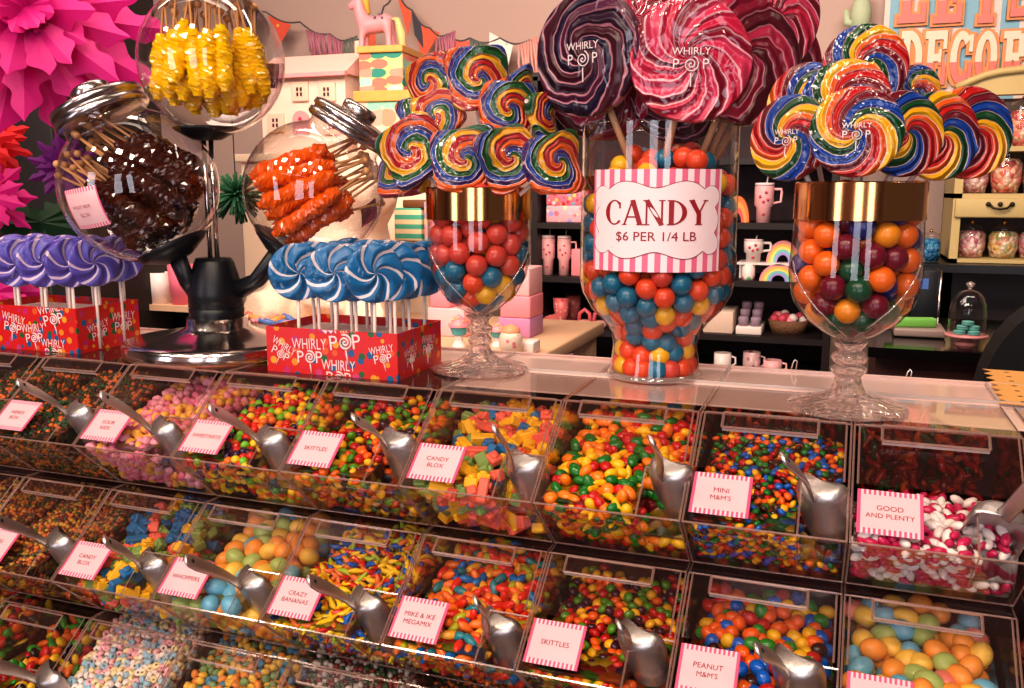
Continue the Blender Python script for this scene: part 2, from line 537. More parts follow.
# --- scoops: bowl in the pocket, flat tapered handle leaning out over the front
def scoop_meshes(flip=False, hd=None):
    hd = hd or (Vector((-0.028, -0.089, 0.069)) if not flip else Vector((0.026, -0.055, 0.066)))
    ax = Vector((0.012, 0.032, -0.060)).normalized() if not flip else Vector((-0.012, 0.03, -0.055)).normalized()
    n = Vector((-0.55, -1, -0.45)) if not flip else Vector((0.2, 1, 0.45))
    n = (n - ax * n.dot(ax)).normalized(); s = ax.cross(n)
    off = n * (-0.017 if not flip else 0.0)
    bowl = MB()
    rows = []
    prof = [(0.0, 0.0005), (0.0005, 0.016), (0.003, 0.0205), (0.008, 0.0225), (0.02, 0.0235), (0.04, 0.0243), (0.060, 0.025)]
    vs, fs, seg = [], [], 14
    for th in (0.0, 0.0012):
        for L, r in prof:
            lim = math.radians(104 if L < 0.02 else 104 - (L - 0.02) / 0.040 * 30)
            for k in range(seg + 1):
                a = -lim + 2 * lim * k / seg
                vs.append(off + ax * L + n * (math.cos(a) * (r - th)) + s * (math.sin(a) * (r - th) * 1.08))
    nr = len(prof)
    for lay in range(2):
        o = lay * nr * (seg + 1)
        for i in range(nr - 1):
            for k in range(seg):
                q = [o + i * (seg + 1) + k, o + i * (seg + 1) + k + 1, o + (i + 1) * (seg + 1) + k + 1, o + (i + 1) * (seg + 1) + k]
                fs.append(q if lay == 0 else q[::-1])
    o2 = nr * (seg + 1)
    last = (nr - 1) * (seg + 1)
    for k in range(seg):
        fs.append((last + k, last + k + 1, o2 + last + k + 1, o2 + last + k))
    for i in range(nr - 1):
        for k in (0, seg):
            a, b_ = i * (seg + 1) + k, (i + 1) * (seg + 1) + k
            fs.append((a, b_, o2 + b_, o2 + a))
    bowl.add(vs, fs, 0, True)
    d = hd.normalized(); L = hd.length
    up = Vector((0.62, -0.30, 0.72)) if not flip else Vector((-0.2, -0.9, 0.3))
    up = (up - d * up.dot(d)).normalized(); wax = d.cross(up).normalized()
    han = MB()
    pts, rs = [], []
    base = n * 0.002 + ax * 0.003
    for u, wd in ((0, 0.0075), (0.12, 0.0070), (0.3, 0.0070), (0.6, 0.0086), (0.85, 0.0096), (0.95, 0.0082), (0.985, 0.0056), (1.0, 0.0022)):
        pts.append(base + d * (L * u) + up * (0.008 * math.sin(PI * min(u * 1.1, 1)) * 0.5)); rs.append(wd)
    # oval bar: wide across, thin through
    vs, fs = [], []
    for p, r in zip(pts, rs):
        for k in range(12):
            a = 2 * PI * k / 12
            vs.append(p + wax * (math.cos(a) * r) + up * (math.sin(a) * 0.0022))
    for i in range(len(pts) - 1):
        for k in range(12):
            fs.append((i * 12 + k, i * 12 + (k + 1) % 12, (i + 1) * 12 + (k + 1) % 12, (i + 1) * 12 + k))
    fs.append(tuple(range(12))[::-1]); fs.append(tuple((len(pts) - 1) * 12 + k for k in range(12)))
    han.add(vs, fs, 0, True)
    hp = base + d * (L * 0.9) + up * (0.0024 + 0.004 * math.sin(PI * 0.99))
    M = Matrix.Translation(hp) @ frame(up, d)
    han.lathe([(0, 0.0008), (0.0022, 0.0008), (0.0022, -0.0005)], 10, 1, False, M)
    mats = [STEEL, pmat('scoop hole', (30, 26, 26), 0.6)]
    return bowl.mesh('bowl', STEEL), han.mesh('handle', mats)
SCOOPF = scoop_meshes(True)
# how each scoop leans: where its neck and its handle tip are seen from the counter's front
LEAN = {(-7, 1): (67, 411, 17, 379), (-6, 1): (152, 428, 100, 391), (-5, 1): (259, 438, 209, 404), (-4, 1): (385, 441, 353, 414), (-3, 1): (513, 464, 494, 424), (-2, 1): (660, 472, 652, 436), (-1, 1): (812, 492, 783, 453),
        (-7, 2): (47, 541, -6, 516), (-6, 2): (140, 563, 104, 537), (-5, 2): (240, 582, 185, 556), (-4, 2): (355, 603, 308, 576), (-3, 2): (488, 626, 476, 597), (-2, 2): (628, 640, 620, 622), (-1, 2): (786, 668, 757, 645), (-7, 3): (37, 678, -12, 660)}

# --- price cards
CW, CH = 0.056, 0.047
CARDM = cardmat('striped price card', CW, CH)
INK = pmat('dark red ink', (150, 42, 58), 0.6)
CARD = MB().rbox((0, 0, 0), (CW, CH, 0.0012), 0.0005, seg=1, sm=False).mesh('price card', CARDM)

# --- candy kinds
def m_ball(d, sc=(1, 1, 1), seg=12, rings=8):
    return MB().ball((0, 0, 0), d / 2, seg, rings, sc=sc)
def m_caps(d, L, bend=0.0, seg=8, taper=0.25):
    pts, rs = [], []
    n = 7
    for i in range(n):
        u = i / (n - 1) * 2 - 1
        pts.append((u * L / 2, bend * (u * u), 0))
        rs.append(d / 2 * max(0.18, (1 - abs(u) ** 4) ** 0.5 * (1 - taper * abs(u))))
    return MB().tube(pts, rs, seg)
def m_brick(d, L):
    b = MB()
    b.rbox((0, 0, 0), (L, d, d * 0.75), d * 0.1, seg=1, sm=False)
    n = max(1, round(L / d))
    for i in range(n):
        b.lathe([(d * 0.3, 0), (d * 0.3, d * 0.16), (d * 0.25, d * 0.2), (0, d * 0.2)], 10, 0, True, c=(-L / 2 + L / n * (i + 0.5), 0, d * 0.37))
    return b
def m_ring(d):
    return MB().lathe([(d * 0.16, -d * 0.28), (d * 0.42, -d * 0.3), (d * 0.5, -d * 0.2), (d * 0.5, d * 0.2), (d * 0.42, d * 0.3), (d * 0.16, d * 0.28), (d * 0.16, -d * 0.28)], 10)
def m_heart(d):
    b = MB()
    b.ball((-d * 0.2, d * 0.12, 0), d * 0.3, 8, 6, sc=(1, 1, 0.7)); b.ball((d * 0.2, d * 0.12, 0), d * 0.3, 8, 6, sc=(1, 1, 0.7))
    b.lathe([(0, -d * 0.55), (d * 0.2, -d * 0.3), (d * 0.42, d * 0.05), (d * 0.2, d * 0.2), (0, d * 0.2)], 8, 0, True, Matrix.Rotation(-PI / 2, 4, 'X') @ Matrix.Scale(0.65, 4, (0, 1, 0)))
    return b
def m_shard(d):
    r = random.Random(3)
    b = MB().ball((0, 0, 0), d / 2, 7, 5)
    b.v = [(x * r.uniform(0.75, 1.25), y * r.uniform(0.75, 1.25), z * r.uniform(0.5, 1)) for x, y, z in b.v]
    return b
def m_gummy(d):
    b = MB()
    b.tube([(-d, 0, 0), (-d * 0.5, d * 0.25, 0.1 * d), (0, 0, 0), (d * 0.5, -d * 0.2, 0), (d, 0.1 * d, 0)], [d * 0.12, d * 0.3, d * 0.36, d * 0.3, d * 0.12], 8)
    return b
def cmat(name, c, rough=0.28, coat=0.35, **k):
    return pmat('candy ' + name, c, rough, 0, coat, **k)
RED, ORA, YEL, GRN, PUR = (190, 24, 22), (242, 102, 22), (246, 182, 26), (82, 140, 26), (64, 20, 40)
BLU, BRN, PNK, WHT = (18, 96, 190), (62, 30, 24), (232, 120, 150), (240, 222, 216)
KINDS = {
 'lentil': dict(noun='chewy candy lentil', name='chewy_candy_lentil', cat='candy', d=0.0125, up=0.7, shapes=[(m_ball(0.0125, (1, 1, 0.7), 10, 6), None)],
    cols={'red': RED, 'orange': ORA, 'yellow': YEL, 'green': GRN, 'purple': PUR}),
 'tart': dict(noun='round tart candy', name='round_tart_candy', cat='candy', d=0.0115, up=1, shapes=[(m_ball(0.0115, (1, 1, 0.9), 10, 6), None)],
    cols={'red': (215, 40, 26), 'orange': (240, 120, 40), 'yellow': (248, 200, 40), 'lime green': (120, 190, 40), 'dark purple': (48, 18, 50)}),
 'mini': dict(noun='mini chocolate button', name='mini_chocolate_button', cat='candy', d=0.0092, up=0.6, shapes=[(m_ball(0.0092, (1, 1, 0.62), 9, 5), None)],
    cols={'red': RED, 'orange': ORA, 'yellow': YEL, 'green': (30, 120, 40), 'blue': BLU, 'brown': BRN}),
 'peanut': dict(noun='candy-coated peanut', name='candy_coated_peanut', cat='candy', d=0.0155, up=1, shapes=[(m_ball(0.0150, (1, 1, 1.22), 12, 8), None)],
    cols={'red': (200, 40, 30), 'orange': ORA, 'yellow': (248, 190, 30), 'green': (40, 140, 40), 'blue': (20, 100, 200), 'brown': BRN}),
 'egg': dict(noun='malted candy egg', name='malted_candy_egg', cat='candy', d=0.0225, up=1, shapes=[(m_ball(0.0222, (1, 1, 1.25), 14, 10), None)],
    cols={'orange': (246, 158, 66), 'yellow': (246, 200, 84), 'pale blue': (116, 182, 208), 'pale green': (172, 192, 108), 'pink': (238, 134, 118)}),
 'fruit': dict(noun='fruit-shaped candy', name='fruit_shaped_candy', cat='candy', d=0.0135, up=0.6, shapes=None,
    cols={'yellow': (248, 190, 24), 'orange': (246, 128, 22), 'green': (22, 112, 32), 'red': (196, 26, 22)}),
 'chew': dict(noun='fruit chew capsule', name='fruit_chew_capsule', cat='candy', d=0.0125, up=0.5, shapes=[(m_caps(0.0105, 0.021), None)],
    cols={'red': (226, 48, 28), 'orange': (244, 120, 40), 'blue': (20, 110, 180), 'yellow-green': (180, 180, 40), 'teal': (40, 130, 140), 'yellow': (240, 170, 50)}),
 'banana': dict(noun='tiny banana-shaped candy', name='banana_shaped_candy', cat='candy', d=0.0108, up=0.5, shapes=[(m_caps(0.0075, 0.019, 0.0035, 7, 0.5), None)],
    cols={'yellow': (250, 206, 36), 'red': (214, 36, 26), 'blue': (24, 96, 190), 'lime green': (170, 196, 44), 'orange': (244, 126, 60)}),
 'licorice': dict(noun='coated licorice capsule', name='coated_licorice_capsule', cat='candy', d=0.0118, up=0.5, shapes=[(m_caps(0.0092, 0.0165), None)],
    cols={'white': (240, 226, 220), 'dark pink': (196, 32, 84)}),
 'brick': dict(noun='building-block candy', name='building_block_candy', cat='candy', d=0.019, up=0.4, shapes=[(m_brick(0.0145, 0.0145), None), (m_brick(0.0145, 0.027), None)],
    cols={'yellow': (248, 186, 36), 'coral pink': (236, 106, 84), 'blue': (44, 112, 164), 'sage green': (132, 158, 84)}),
 'shard': dict(noun='sour candy cluster', name='sour_candy_cluster', cat='candy', d=0.0125, up=0.5, shapes=[(m_shard(0.0135), None)],
    cols={'pink': (228, 120, 150), 'light pink': (240, 160, 176), 'yellow': (240, 178, 80)}),
 'bead': dict(noun='pastel candy bead', name='pastel_candy_bead', cat='candy', d=0.0092, up=0.3, shapes=[(m_ring(0.0095), None)],
    cols={'pink': (240, 180, 184), 'cream': (240, 220, 170), 'pale blue': (160, 196, 214), 'white': (240, 226, 216)}),
 'bits': dict(noun='pastel candy nugget', name='pastel_candy_nugget', cat='candy', d=0.0112, up=0.5, shapes=[(m_shard(0.0115), None)],
    cols={'blue': (86, 150, 180), 'yellow': (244, 196, 80), 'green': (130, 160, 100), 'orange': (236, 150, 70)}),
 'mix': dict(noun='mixed gummy candy', name='mixed_gummy_candy', cat='candy', d=0.0165, up=0.4, shapes=[(m_caps(0.0105, 0.022, 0.004, 8), None), (m_ball(0.017, (1, 1, 0.6), 12, 6), None)],
    cols={'orange': (246, 110, 20), 'yellow': (244, 196, 30), 'green': (50, 150, 40), 'black': (24, 16, 20), 'red': (200, 30, 30)}),
 'nerd': dict(noun='tiny crunchy candy', name='tiny_crunchy_candy', cat='candy', d=0.0068, up=0.4, shapes=[(m_shard(0.0072), None)],
    cols={'orange': (214, 110, 40), 'green': (44, 84, 44), 'brown': (76, 40, 30), 'dark green': (54, 60, 36)}),
 'nerd2': dict(noun='tiny crunchy candy', name='tiny_crunchy_candy', cat='candy', d=0.0068, up=0.4, shapes=[(m_shard(0.0072), None)],
    cols={'orange': (206, 110, 50), 'yellow': (200, 150, 60), 'red': (120, 46, 36), 'green': (86, 80, 44)}),
 'speck': dict(noun='speckled mint candy', name='speckled_mint_candy', cat='candy', d=0.0085, up=0.5, shapes=[(m_ball(0.0085, (1, 1, 0.7), 8, 5), None)],
    cols={'white': (226, 214, 196), 'green': (70, 100, 60), 'red': (150, 60, 50)}),
 'gummy': dict(noun='dark gummy candy', name='dark_gummy_candy', cat='candy', d=0.016, up=0.4, shapes=[(m_gummy(0.012), None)],
    cols={'red': (206, 40, 26), 'dark red': (130, 20, 20), 'orange': (230, 90, 40), 'green': (60, 90, 44)}),
}
fr = KINDS['fruit']
fr['shapes'] = [(m_ball(0.0155, (1.25, 0.85, 0.7), 10, 6), ('yellow', 'green', 'orange')), (m_caps(0.008, 0.021, 0.004, 8), ('yellow',)), (m_ball(0.015, (1, 1, 0.75), 10, 6), ('orange', 'red')), (m_heart(0.0165), ('red',)), (m_ball(0.016, (0.8, 1.2, 0.6), 10, 6), ('green', 'orange'))]
_CM = {}
def candy_mesh(kind, col, si):
    key = (kind, col, si)
    if key not in _CM:
        K = KINDS[kind]
        soft = kind in ('brick', 'shard', 'bead', 'bits', 'nerd', 'nerd2')
        if kind == 'egg':
            mt = cmat('egg ' + col, K['cols'][col], 0.38, 0.15, noise=0.10, nscale=120)
        else:
            mt = cmat(kind + ' ' + col, K['cols'][col], 0.5 if soft else 0.25, 0.0 if soft else 0.3, **(dict(sss=0.0)))
        _CM[key] = K['shapes'][si][0].mesh(K['noun'], mt)
    return _CM[key]
def pick(kind, r, wts=None):
    K = KINDS[kind]
    cols = list(K['cols'])
    c = r.choices(cols, wts)[0] if wts else r.choice(cols)
    ok = [i for i, (_, only) in enumerate(K['shapes']) if only is None or c in only]
    return c, r.choice(ok)

def heap(kind, k, row, slope, h0, ymax, r):
    """points of the visible skin of one bin's heap: (pos local to bin, on_top, u, v)"""
    d = KINDS[kind]['d']
    up = KINDS[kind]['up']
    a = math.atan(slope)
    pts = []
    xa, xb = 0.0035 + d * 0.5, W - 0.0035 - d * 0.5
    L = ymax / math.cos(a)
    for lay in range(3):
        dep = d * (0.45 + lay * (0.5 + 0.35 * up))
        step = d * (0.93 if lay == 0 else 1.0)
        ny = int(L / (step * 0.87))
        for j in range(ny):
            s = (j + 0.5) * step * 0.87
            nx = int((xb - xa) / step)
            for i in range(nx + 1):
                x = xa + (i + 0.5 * (j % 2)) * step + r.uniform(-.25, .25) * d
                if not xa <= x <= xb: continue
                hump = 0.010 * math.sin(PI * (x / W)) * min(1, s / 0.05) + 0.006 * math.sin(x * 70 + k * 2.1) * math.sin(s * 45 + row)
                y = s * math.cos(a) + r.uniform(-.2, .2) * d + dep * math.sin(a) * 0.5
                z = h0 + y * slope + hump * 0.8 - dep * 1.0 + r.uniform(-.22, .22) * d
                ymin = 0.0025 + d * 0.55 + max(0, -z) * 0.075 / HB * 1.03
                if y < ymin: y = ymin + r.uniform(0, .2) * d
                if x > 0.104 - d * 0.5 and y < 0.047 + d * 0.5 and z > -0.045: continue
                zl = (y * 0.784 if y < 0.105 else 0.0823) - d * 0.6
                if z > zl: z = zl - r.uniform(0, .3) * d
                pts.append((Vector((x, y, z + HB)), lay == 0, x / W, y / ymax))
    # against the sloping front panel
    step = d * 0.95
    for lay in range(2):
        for j in range(int(0.1 / (step * 0.9))):
            s = (j + 0.7) * step * 0.9
            if s > 0.099: break
            for i in range(int((xb - xa) / step) + 1):
                x = xa + (i + 0.5 * (j % 2)) * step + r.uniform(-.2, .2) * d
                if not xa <= x <= xb: continue
                if x > 0.106 and s < 0.07: continue
                q = Vector((0, 0.075, -HB)).normalized() * s + Vector((0, HB, 0.075)).normalized() * (d * (0.52 + 0.8 * lay) + 0.001)
                if q.z > h0 - 0.3 * d: continue
                if q.z + HB < d * 0.5: continue
                pts.append((Vector((x, q.y, q.z + HB + r.uniform(-.1, .1) * d)), False, x / W, 0))
    return pts
def where(u, v):
    hx = 'left' if u < 0.36 else ('middle' if u < 0.67 else 'right')
    vy = 'front' if v < 0.36 else ('centre' if v < 0.68 else 'back')
    return ('in the very middle' if (hx, vy) == ('middle', 'centre') else f'{vy} {hx}').replace('centre left', 'left side').replace('centre right', 'right side')
def fill_bin(root_loc, k, row, kind, place, slope, h0, nmax, ymax=0.2, wts=None, seed=0):
    r = random.Random(1000 * row + k * 17 + seed)
    cplace = f"the {['', 'top', 'middle', 'bottom'][row]}-row bin"
    if kind == 'egg': cplace = 'the left egg bin' if k < -2 else 'the right egg bin'
    K = KINDS[kind]
    pts = heap(kind, k, row, slope, h0, ymax, r)
    top = [p for p in pts if p[1]]
    rest = [p for p in pts if not p[1]]
    top.sort(key=lambda p: p[3])
    rest += top[nmax:]; top = top[:nmax]
    def rot():
        if kind in ('lentil', 'mini', 'fruit', 'tart'):
            return Euler((r.gauss(0.2, 0.55), r.gauss(0, 0.55), r.uniform(0, 6.3)))
        if kind in ('licorice', 'chew', 'banana', 'brick'):
            return Euler((r.uniform(0, 6.3) if kind != 'brick' else r.choice((0, 0, 1.57, 0.5)) + r.gauss(0, .25), r.gauss(0, 0.45), r.uniform(0, 6.3)))
        return Euler((r.uniform(0, 6.3), r.uniform(0, 6.3), r.uniform(0, 6.3)))
    for p, _, u, v in top:
        c, si = pick(kind, r, wts)
        o = bpy.data.objects.new(K['name'], candy_mesh(kind, c, si))
        COL.objects.link(o)
        o.location = root_loc + p; o.rotation_euler = rot()
        lab = f"{c} {K['noun']}, {where(u, v)} of {cplace}"
        o['label'] = lab; o['category'] = K['cat']; o['group'] = lab + ' heap'
    # deeper candies and the dense core: one uncounted mass
    mb = MB(); mats = []; idx = {}
    for p, _, u, v in rest:
        c, si = pick(kind, r, wts)
        me = candy_mesh(kind, c, si)
        if me.name not in idx:
            idx[me.name] = len(mats); mats.append(me.materials[0])
        g = K['shapes'][si][0]
        mb.add(g.v, g.f, idx[me.name], True if kind != 'brick' else False, Matrix.Translation(p) @ rot().to_matrix().to_4x4())
    d = K['d']
    def core(xa, xb, ya):
        y0 = max(d * 1.1, ya)
        zt = lambda y: h0 + slope * y - d * 1.4 + HB
        zb = 0.002
        prof = [(y0, max(zb, HB - (y0 - d * 1.0) * HB / 0.075))]
        yf = 0.075 + d * 1.0
        if y0 < yf: prof.append((yf, zb))
        prof += [(ymax + 0.01, zb), (ymax + 0.01, zt(ymax)), (y0, max(zt(y0), prof[0][1] + 0.001))]
        M = Matrix(((0, 0, 1, xa), (1, 0, 0, 0), (0, 1, 0, 0), (0, 0, 0, 1)))
        mb.prism(prof, xb - xa, len(mats), M)
    core(0.005, 0.103, 0.0); core(0.103, W - 0.005, 0.055)
    mats.append(cellmat('packed ' + kind, list(K['cols'].values()), 0.85 / d))  # core colours darkened to paint in the shade between the sweets
    o = obj(K['name'] + '_heap', mb, mats, loc=root_loc)
    tag(o, f"mass of {K['noun']}s filling the {place}", K['cat'] + ' heap', kind='stuff')

def make_bin(k, row, contents, card=None, scoop=True, flip=False, gap=0.0, place=None, label=None):
    dy, z = ROWS[row]
    loc = Vector((k * W + gap, dy, z - HB))
    t = thing('candy_bin', label or f'clear acrylic {place}', 'candy bin', loc, group='clear bins in the tiered candy display')
    obj('bin_body', BODY, None, t); l = obj('lid', LIDM, None, t)
    obj('lid_handle', LHAN, None, l); obj('scoop_pocket', PKT, None, t)
    if contents:
        kind, slope, h0, nmax, *more = contents
        kw = more[0] if more else {}
        fill_bin(loc, k, row, kind, place, slope, h0, nmax, **kw)
    if card:
        X, Y = Vector((1, 0, 0)), Vector(LID).normalized()
        c = loc + Vector((0.034, LID.y * 0.245, HB + LID.z * 0.245)) + LN * 0.0036
        M = Matrix((X, Y, LN)).transposed().to_4x4(); M.translation = c
        cd = thing('price_card', f'pink striped price card on the {place}', 'price card', c, M.to_euler(), 'pink striped cards on the bins')
        obj('card', CARD, None, cd)
        if card.strip():
            tm = MB()
            lines = card.split('\n')
            for i, s in enumerate(lines):
                wl = text_geo(s)
                h = 0.0052
                wd = min(CW * 0.74, wl[2] * h / max(wl[3], 0.5))
                add_text(tm, s, wd, None, Matrix.Translation((0, (len(lines) - 1) * 0.0042 - i * 0.0084, 0.0009)))
            obj('lettering', tm, INK, cd)
    if scoop:
        n = loc + Vector((0.124, 0.040, HB + 0.026)) if not flip else loc + Vector((0.126, 0.030, HB + 0.030))
        ms = SCOOPF
        if (k, row) in LEAN:
            jx, jy, tx, ty = LEAN[(k, row)]
            n = aty(jx, jy, dy + 0.032)
            d = ray(tx, ty).normalized(); oc = CAM - n; L = 0.108
            b = oc.dot(d); q = b * b - oc.dot(oc) + L * L
            tip = CAM + d * (-b - math.sqrt(max(q, 0.0)))
            hv = (tip - n); hv = hv.normalized() * L
            ms = scoop_meshes(False, hv)
        s = thing('candy_scoop', f'metal scoop in the {place}', 'scoop', n, group='metal scoops in the bin pockets')
        obj('bowl', ms[0], None, s); obj('handle', ms[1], None, s)

BINS = [
 # k, row, contents, card, scoop, place
 (-8, 1, ('nerd', 0.26, -0.006, 0), None, False, 'top-row bin at the far left edge'),
 (-7, 1, ('nerd', 0.25, -0.006, 0), 'NERDS\nBOX', True, 'top-row bin of tiny orange and green candy'),
 (-6, 1, ('shard', 0.27, -0.006, 150), 'SOUR\nKIDS', True, 'top-row bin of pink and yellow sour clusters'),
 (-5, 1, ('tart', 0.28, -0.006, 190), 'SWEETARTS', True, 'top-row bin of tart candies with dark purple ones'),
 (-4, 1, ('lentil', 0.27, -0.006, 140), 'SKITTLES', True, 'top-row bin of chewy lentils below the blue lollipops'),
 (-3, 1, ('brick', 0.28, -0.006, 110, dict(wts=(5, 5, 1.2, 3))), 'CANDY\nBLOX', True, 'top-row bin of candy building blocks'),
 (-2, 1, ('fruit', 0.31, -0.002, 210), None, True, 'top-row bin of fruit-shaped candies'),
 (-1, 1, ('mini', 0.25, -0.006, 270), "MINI\nM&M'S", True, 'top-row bin of mini chocolate buttons'),
 (0, 1, ('licorice', 0.05, 0.002, 190, dict(ymax=0.13)), 'GOOD\nAND PLENTY', 'flip', 'top-row bin of pink and white licorice capsules'),
 (1, 1, ('gummy', 0.2, -0.01, 0), None, False, 'top-row bin cut off by the right edge'),
 (-8, 2, ('nerd2', 0.22, -0.006, 0), None, False, 'middle-row bin at the far left edge'),
 (-7, 2, ('nerd2', 0.24, -0.006, 0), 'NERDS\nMIX', True, 'middle-row bin of tiny orange and yellow candy'),
 (-6, 2, ('brick', 0.27, -0.006, 90), 'CANDY\nBLOX', True, 'middle-row bin of candy building blocks'),
 (-5, 2, ('egg', 0.30, -0.010, 50, dict(wts=(5, 3, 2.5, 1.5, 1.5))), 'WHOPPERS', True, 'middle-row bin of malted eggs at the left'),
 (-4, 2, ('banana', 0.27, -0.005, 220, dict(wts=(6, 2.5, 2, 1.5, 2))), 'CRAZY\nBANANAS', True, 'middle-row bin of banana-shaped candies'),
 (-3, 2, ('chew', 0.25, -0.006, 150, dict(wts=(4, 5, 2, 1.5, 1, 2))), 'MIKE & IKE\nMEGAMIX', True, 'middle-row bin of fruit chew capsules'),
 (-2, 2, ('lentil', 0.19, -0.010, 160), 'SKITTLES', True, 'middle-row bin of chewy lentils'),
 (-1, 2, ('peanut', 0.19, -0.008, 130, dict(wts=(2, 4, 2, 2, 3, 1))), "PEANUT\nM&M'S", True, 'middle-row bin of candy-coated peanuts'),
 (0, 2, ('egg', 0.26, -0.006, 70, dict(wts=(5, 4, 3, 2.5, 1))), 'ROBIN\nEGGS', False, 'middle-row bin of malted eggs at the right'),
 (1, 2, ('gummy', 0.2, -0.01, 0), None, False, 'middle-row bin cut off by the right edge'),
 (-8, 3, ('mix', 0.3, -0.01, 0), None, False, 'bottom-row bin cut off by the left edge'),
 (-7, 3, ('mix', 0.16, -0.010, 75), 'GUMMI\nMIX', True, 'bottom-row bin of mixed gummy candy'),
 (-6, 3, ('bead', 0.52, -0.004, 260), None, False, 'bottom-row bin of pastel candy beads'),
 (-5, 3, ('bits', 0.40, -0.004, 140), None, False, 'bottom-row bin of pastel candy nuggets'),
 (-4, 3, ('speck', 0.45, -0.004, 0), None, False, 'bottom-row bin of speckled mint candy'),
 (-3, 3, ('nerd', 0.38, -0.006, 0), None, False, 'bottom-row bin of dark tiny candy'),
 (-2, 3, ('tart', 0.3, -0.006, 0), None, False, 'bottom-row bin of tart candies'),
 (-1, 3, ('lentil', 0.3, -0.006, 0), None, False, 'bottom-row bin of chewy lentils'),
 (0, 3, ('fruit', 0.3, -0.006, 0), None, False, 'bottom-row bin of fruit shapes'),
]
for k, row, cont, card, sc, place in BINS:
    if row == 3 and k > -3: continue                # below the frame
    w = None
    if cont and cont[0] == 'lentil': w = (3, 4, 4, 3, 3)
    make_bin(k, row, cont, card, bool(sc), sc == 'flip', 0.010 if k == 1 else 0.0, place)

# --- the stand that carries the bins
CX0, CX1 = -8 * W - 0.02, 2 * W + 0.03
YB0, YB1 = 0.242, 0.365
st = thing('candy_display_stand', 'tiered candy display stand with dark back panel, pale rear ledge and added sheen liner', 'display stand', (-0.45, 0.1, 0))
o_ = Vector((0.45, -0.1, 0))
DK = pmat('dark maroon panel', (58, 22, 24), 0.45)
mb = MB()
Mx = Matrix(((0, 0, 1, CX0 + 0.45), (1, 0, 0, -0.1), (0, 1, 0, 0), (0, 0, 0, 1)))
z3 = ROWS[3][1] - HB
mb.prism([(-0.06, 0.0), (0.36, 0.0), (0.36, z3 - 0.003), (-0.06, z3 - 0.003)], CX1 - CX0, 0, Mx)
obj('base_cabinet', mb, pmat('cabinet white laminate', (196, 168, 160), 0.4), st)
mb = MB()
for row in (2, 3):
    dy, z = ROWS[row]
    mb.box(((CX0 + CX1) / 2 + 0.45, dy + DEEP + 0.006 - 0.1, z - 0.01), (CX1 - CX0, 0.006, 0.165))
obj('inner_panel', mb, DK, st)
mb = MB().box(((CX0 + CX1) / 2 + 0.45, 0.352 - 0.1, (z3 + TOP - 0.008) / 2), (CX1 - CX0, 0.006, TOP - 0.008 - z3))
obj('back_panel', mb, DK, st)
LEDGE = pmat('pale pink laminate with painted sheen', (240, 204, 192), 0.14, coat=0.3, noise=0.06, nscale=14)
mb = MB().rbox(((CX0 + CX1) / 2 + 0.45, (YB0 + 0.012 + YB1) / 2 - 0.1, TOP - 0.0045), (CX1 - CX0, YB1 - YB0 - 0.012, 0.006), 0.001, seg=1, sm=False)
mb.rbox(((-3 * W + CX1) / 2 + 0.45, (0.15 + YB0) / 2 - 0.1, TOP - 0.003), (CX1 + 3 * W, YB0 - 0.15, 0.002), 0.0005, seg=1, sm=False)  # added pale liner under the clear tops, its colour standing in for their reflection
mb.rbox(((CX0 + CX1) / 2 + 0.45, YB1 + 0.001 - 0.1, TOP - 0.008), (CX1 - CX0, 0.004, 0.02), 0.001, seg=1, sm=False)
obj('ledge_and_sheen_liner', mb, LEDGE, st)
mb = MB()
for x in [i * W for i in range(-7, 2)]:
    mb.box((x + 0.45, (YB0 + YB1) / 2 - 0.1 + 0.006, TOP + 0.0005), (0.0025, YB1 - YB0 - 0.02, 0.004), 1)
mb.box(((CX0 + CX1) / 2 + 0.45, YB0 + 0.016 - 0.1, TOP + 0.0005), (CX1 - CX0, 0.003, 0.004), 1)
obj('ledge_rail', mb, [ACR, FROST], st)
# dark gummies in the bins on the back side, seen through the clear backs
for k, cols in ((0, (3, 2, 2, 1)), (-1, (1, 1, 3, 2))):
    r = random.Random(40 + k); mb = MB(); mats = []; idx = {}
    for i in range(230):
        c, si = pick('gummy', r, cols); me = candy_mesh('gummy', c, si)
        if me.name not in idx: idx[me.name] = len(mats); mats.append(me.materials[0])
        g = KINDS['gummy']['shapes'][0][0]
        p = Vector((r.uniform(0.01, W - 0.01), r.uniform(0.018, 0.06), r.uniform(0.005, 0.128)))
        mb.add(g.v, g.f, idx[me.name], True, Matrix.Translation(p) @ Euler((r.uniform(0, 6), r.uniform(0, 6), r.uniform(0, 6))).to_matrix().to_4x4())
    o = obj('gummy_candy_heap', mb, mats, loc=(k * W, 0.255, TOP - 0.008 - 0.145))
    tag(o, 'dark red gummies in the rear bin behind the ' + ('licorice capsules' if k == 0 else 'mini chocolate buttons'), 'candy heap', kind='stuff')
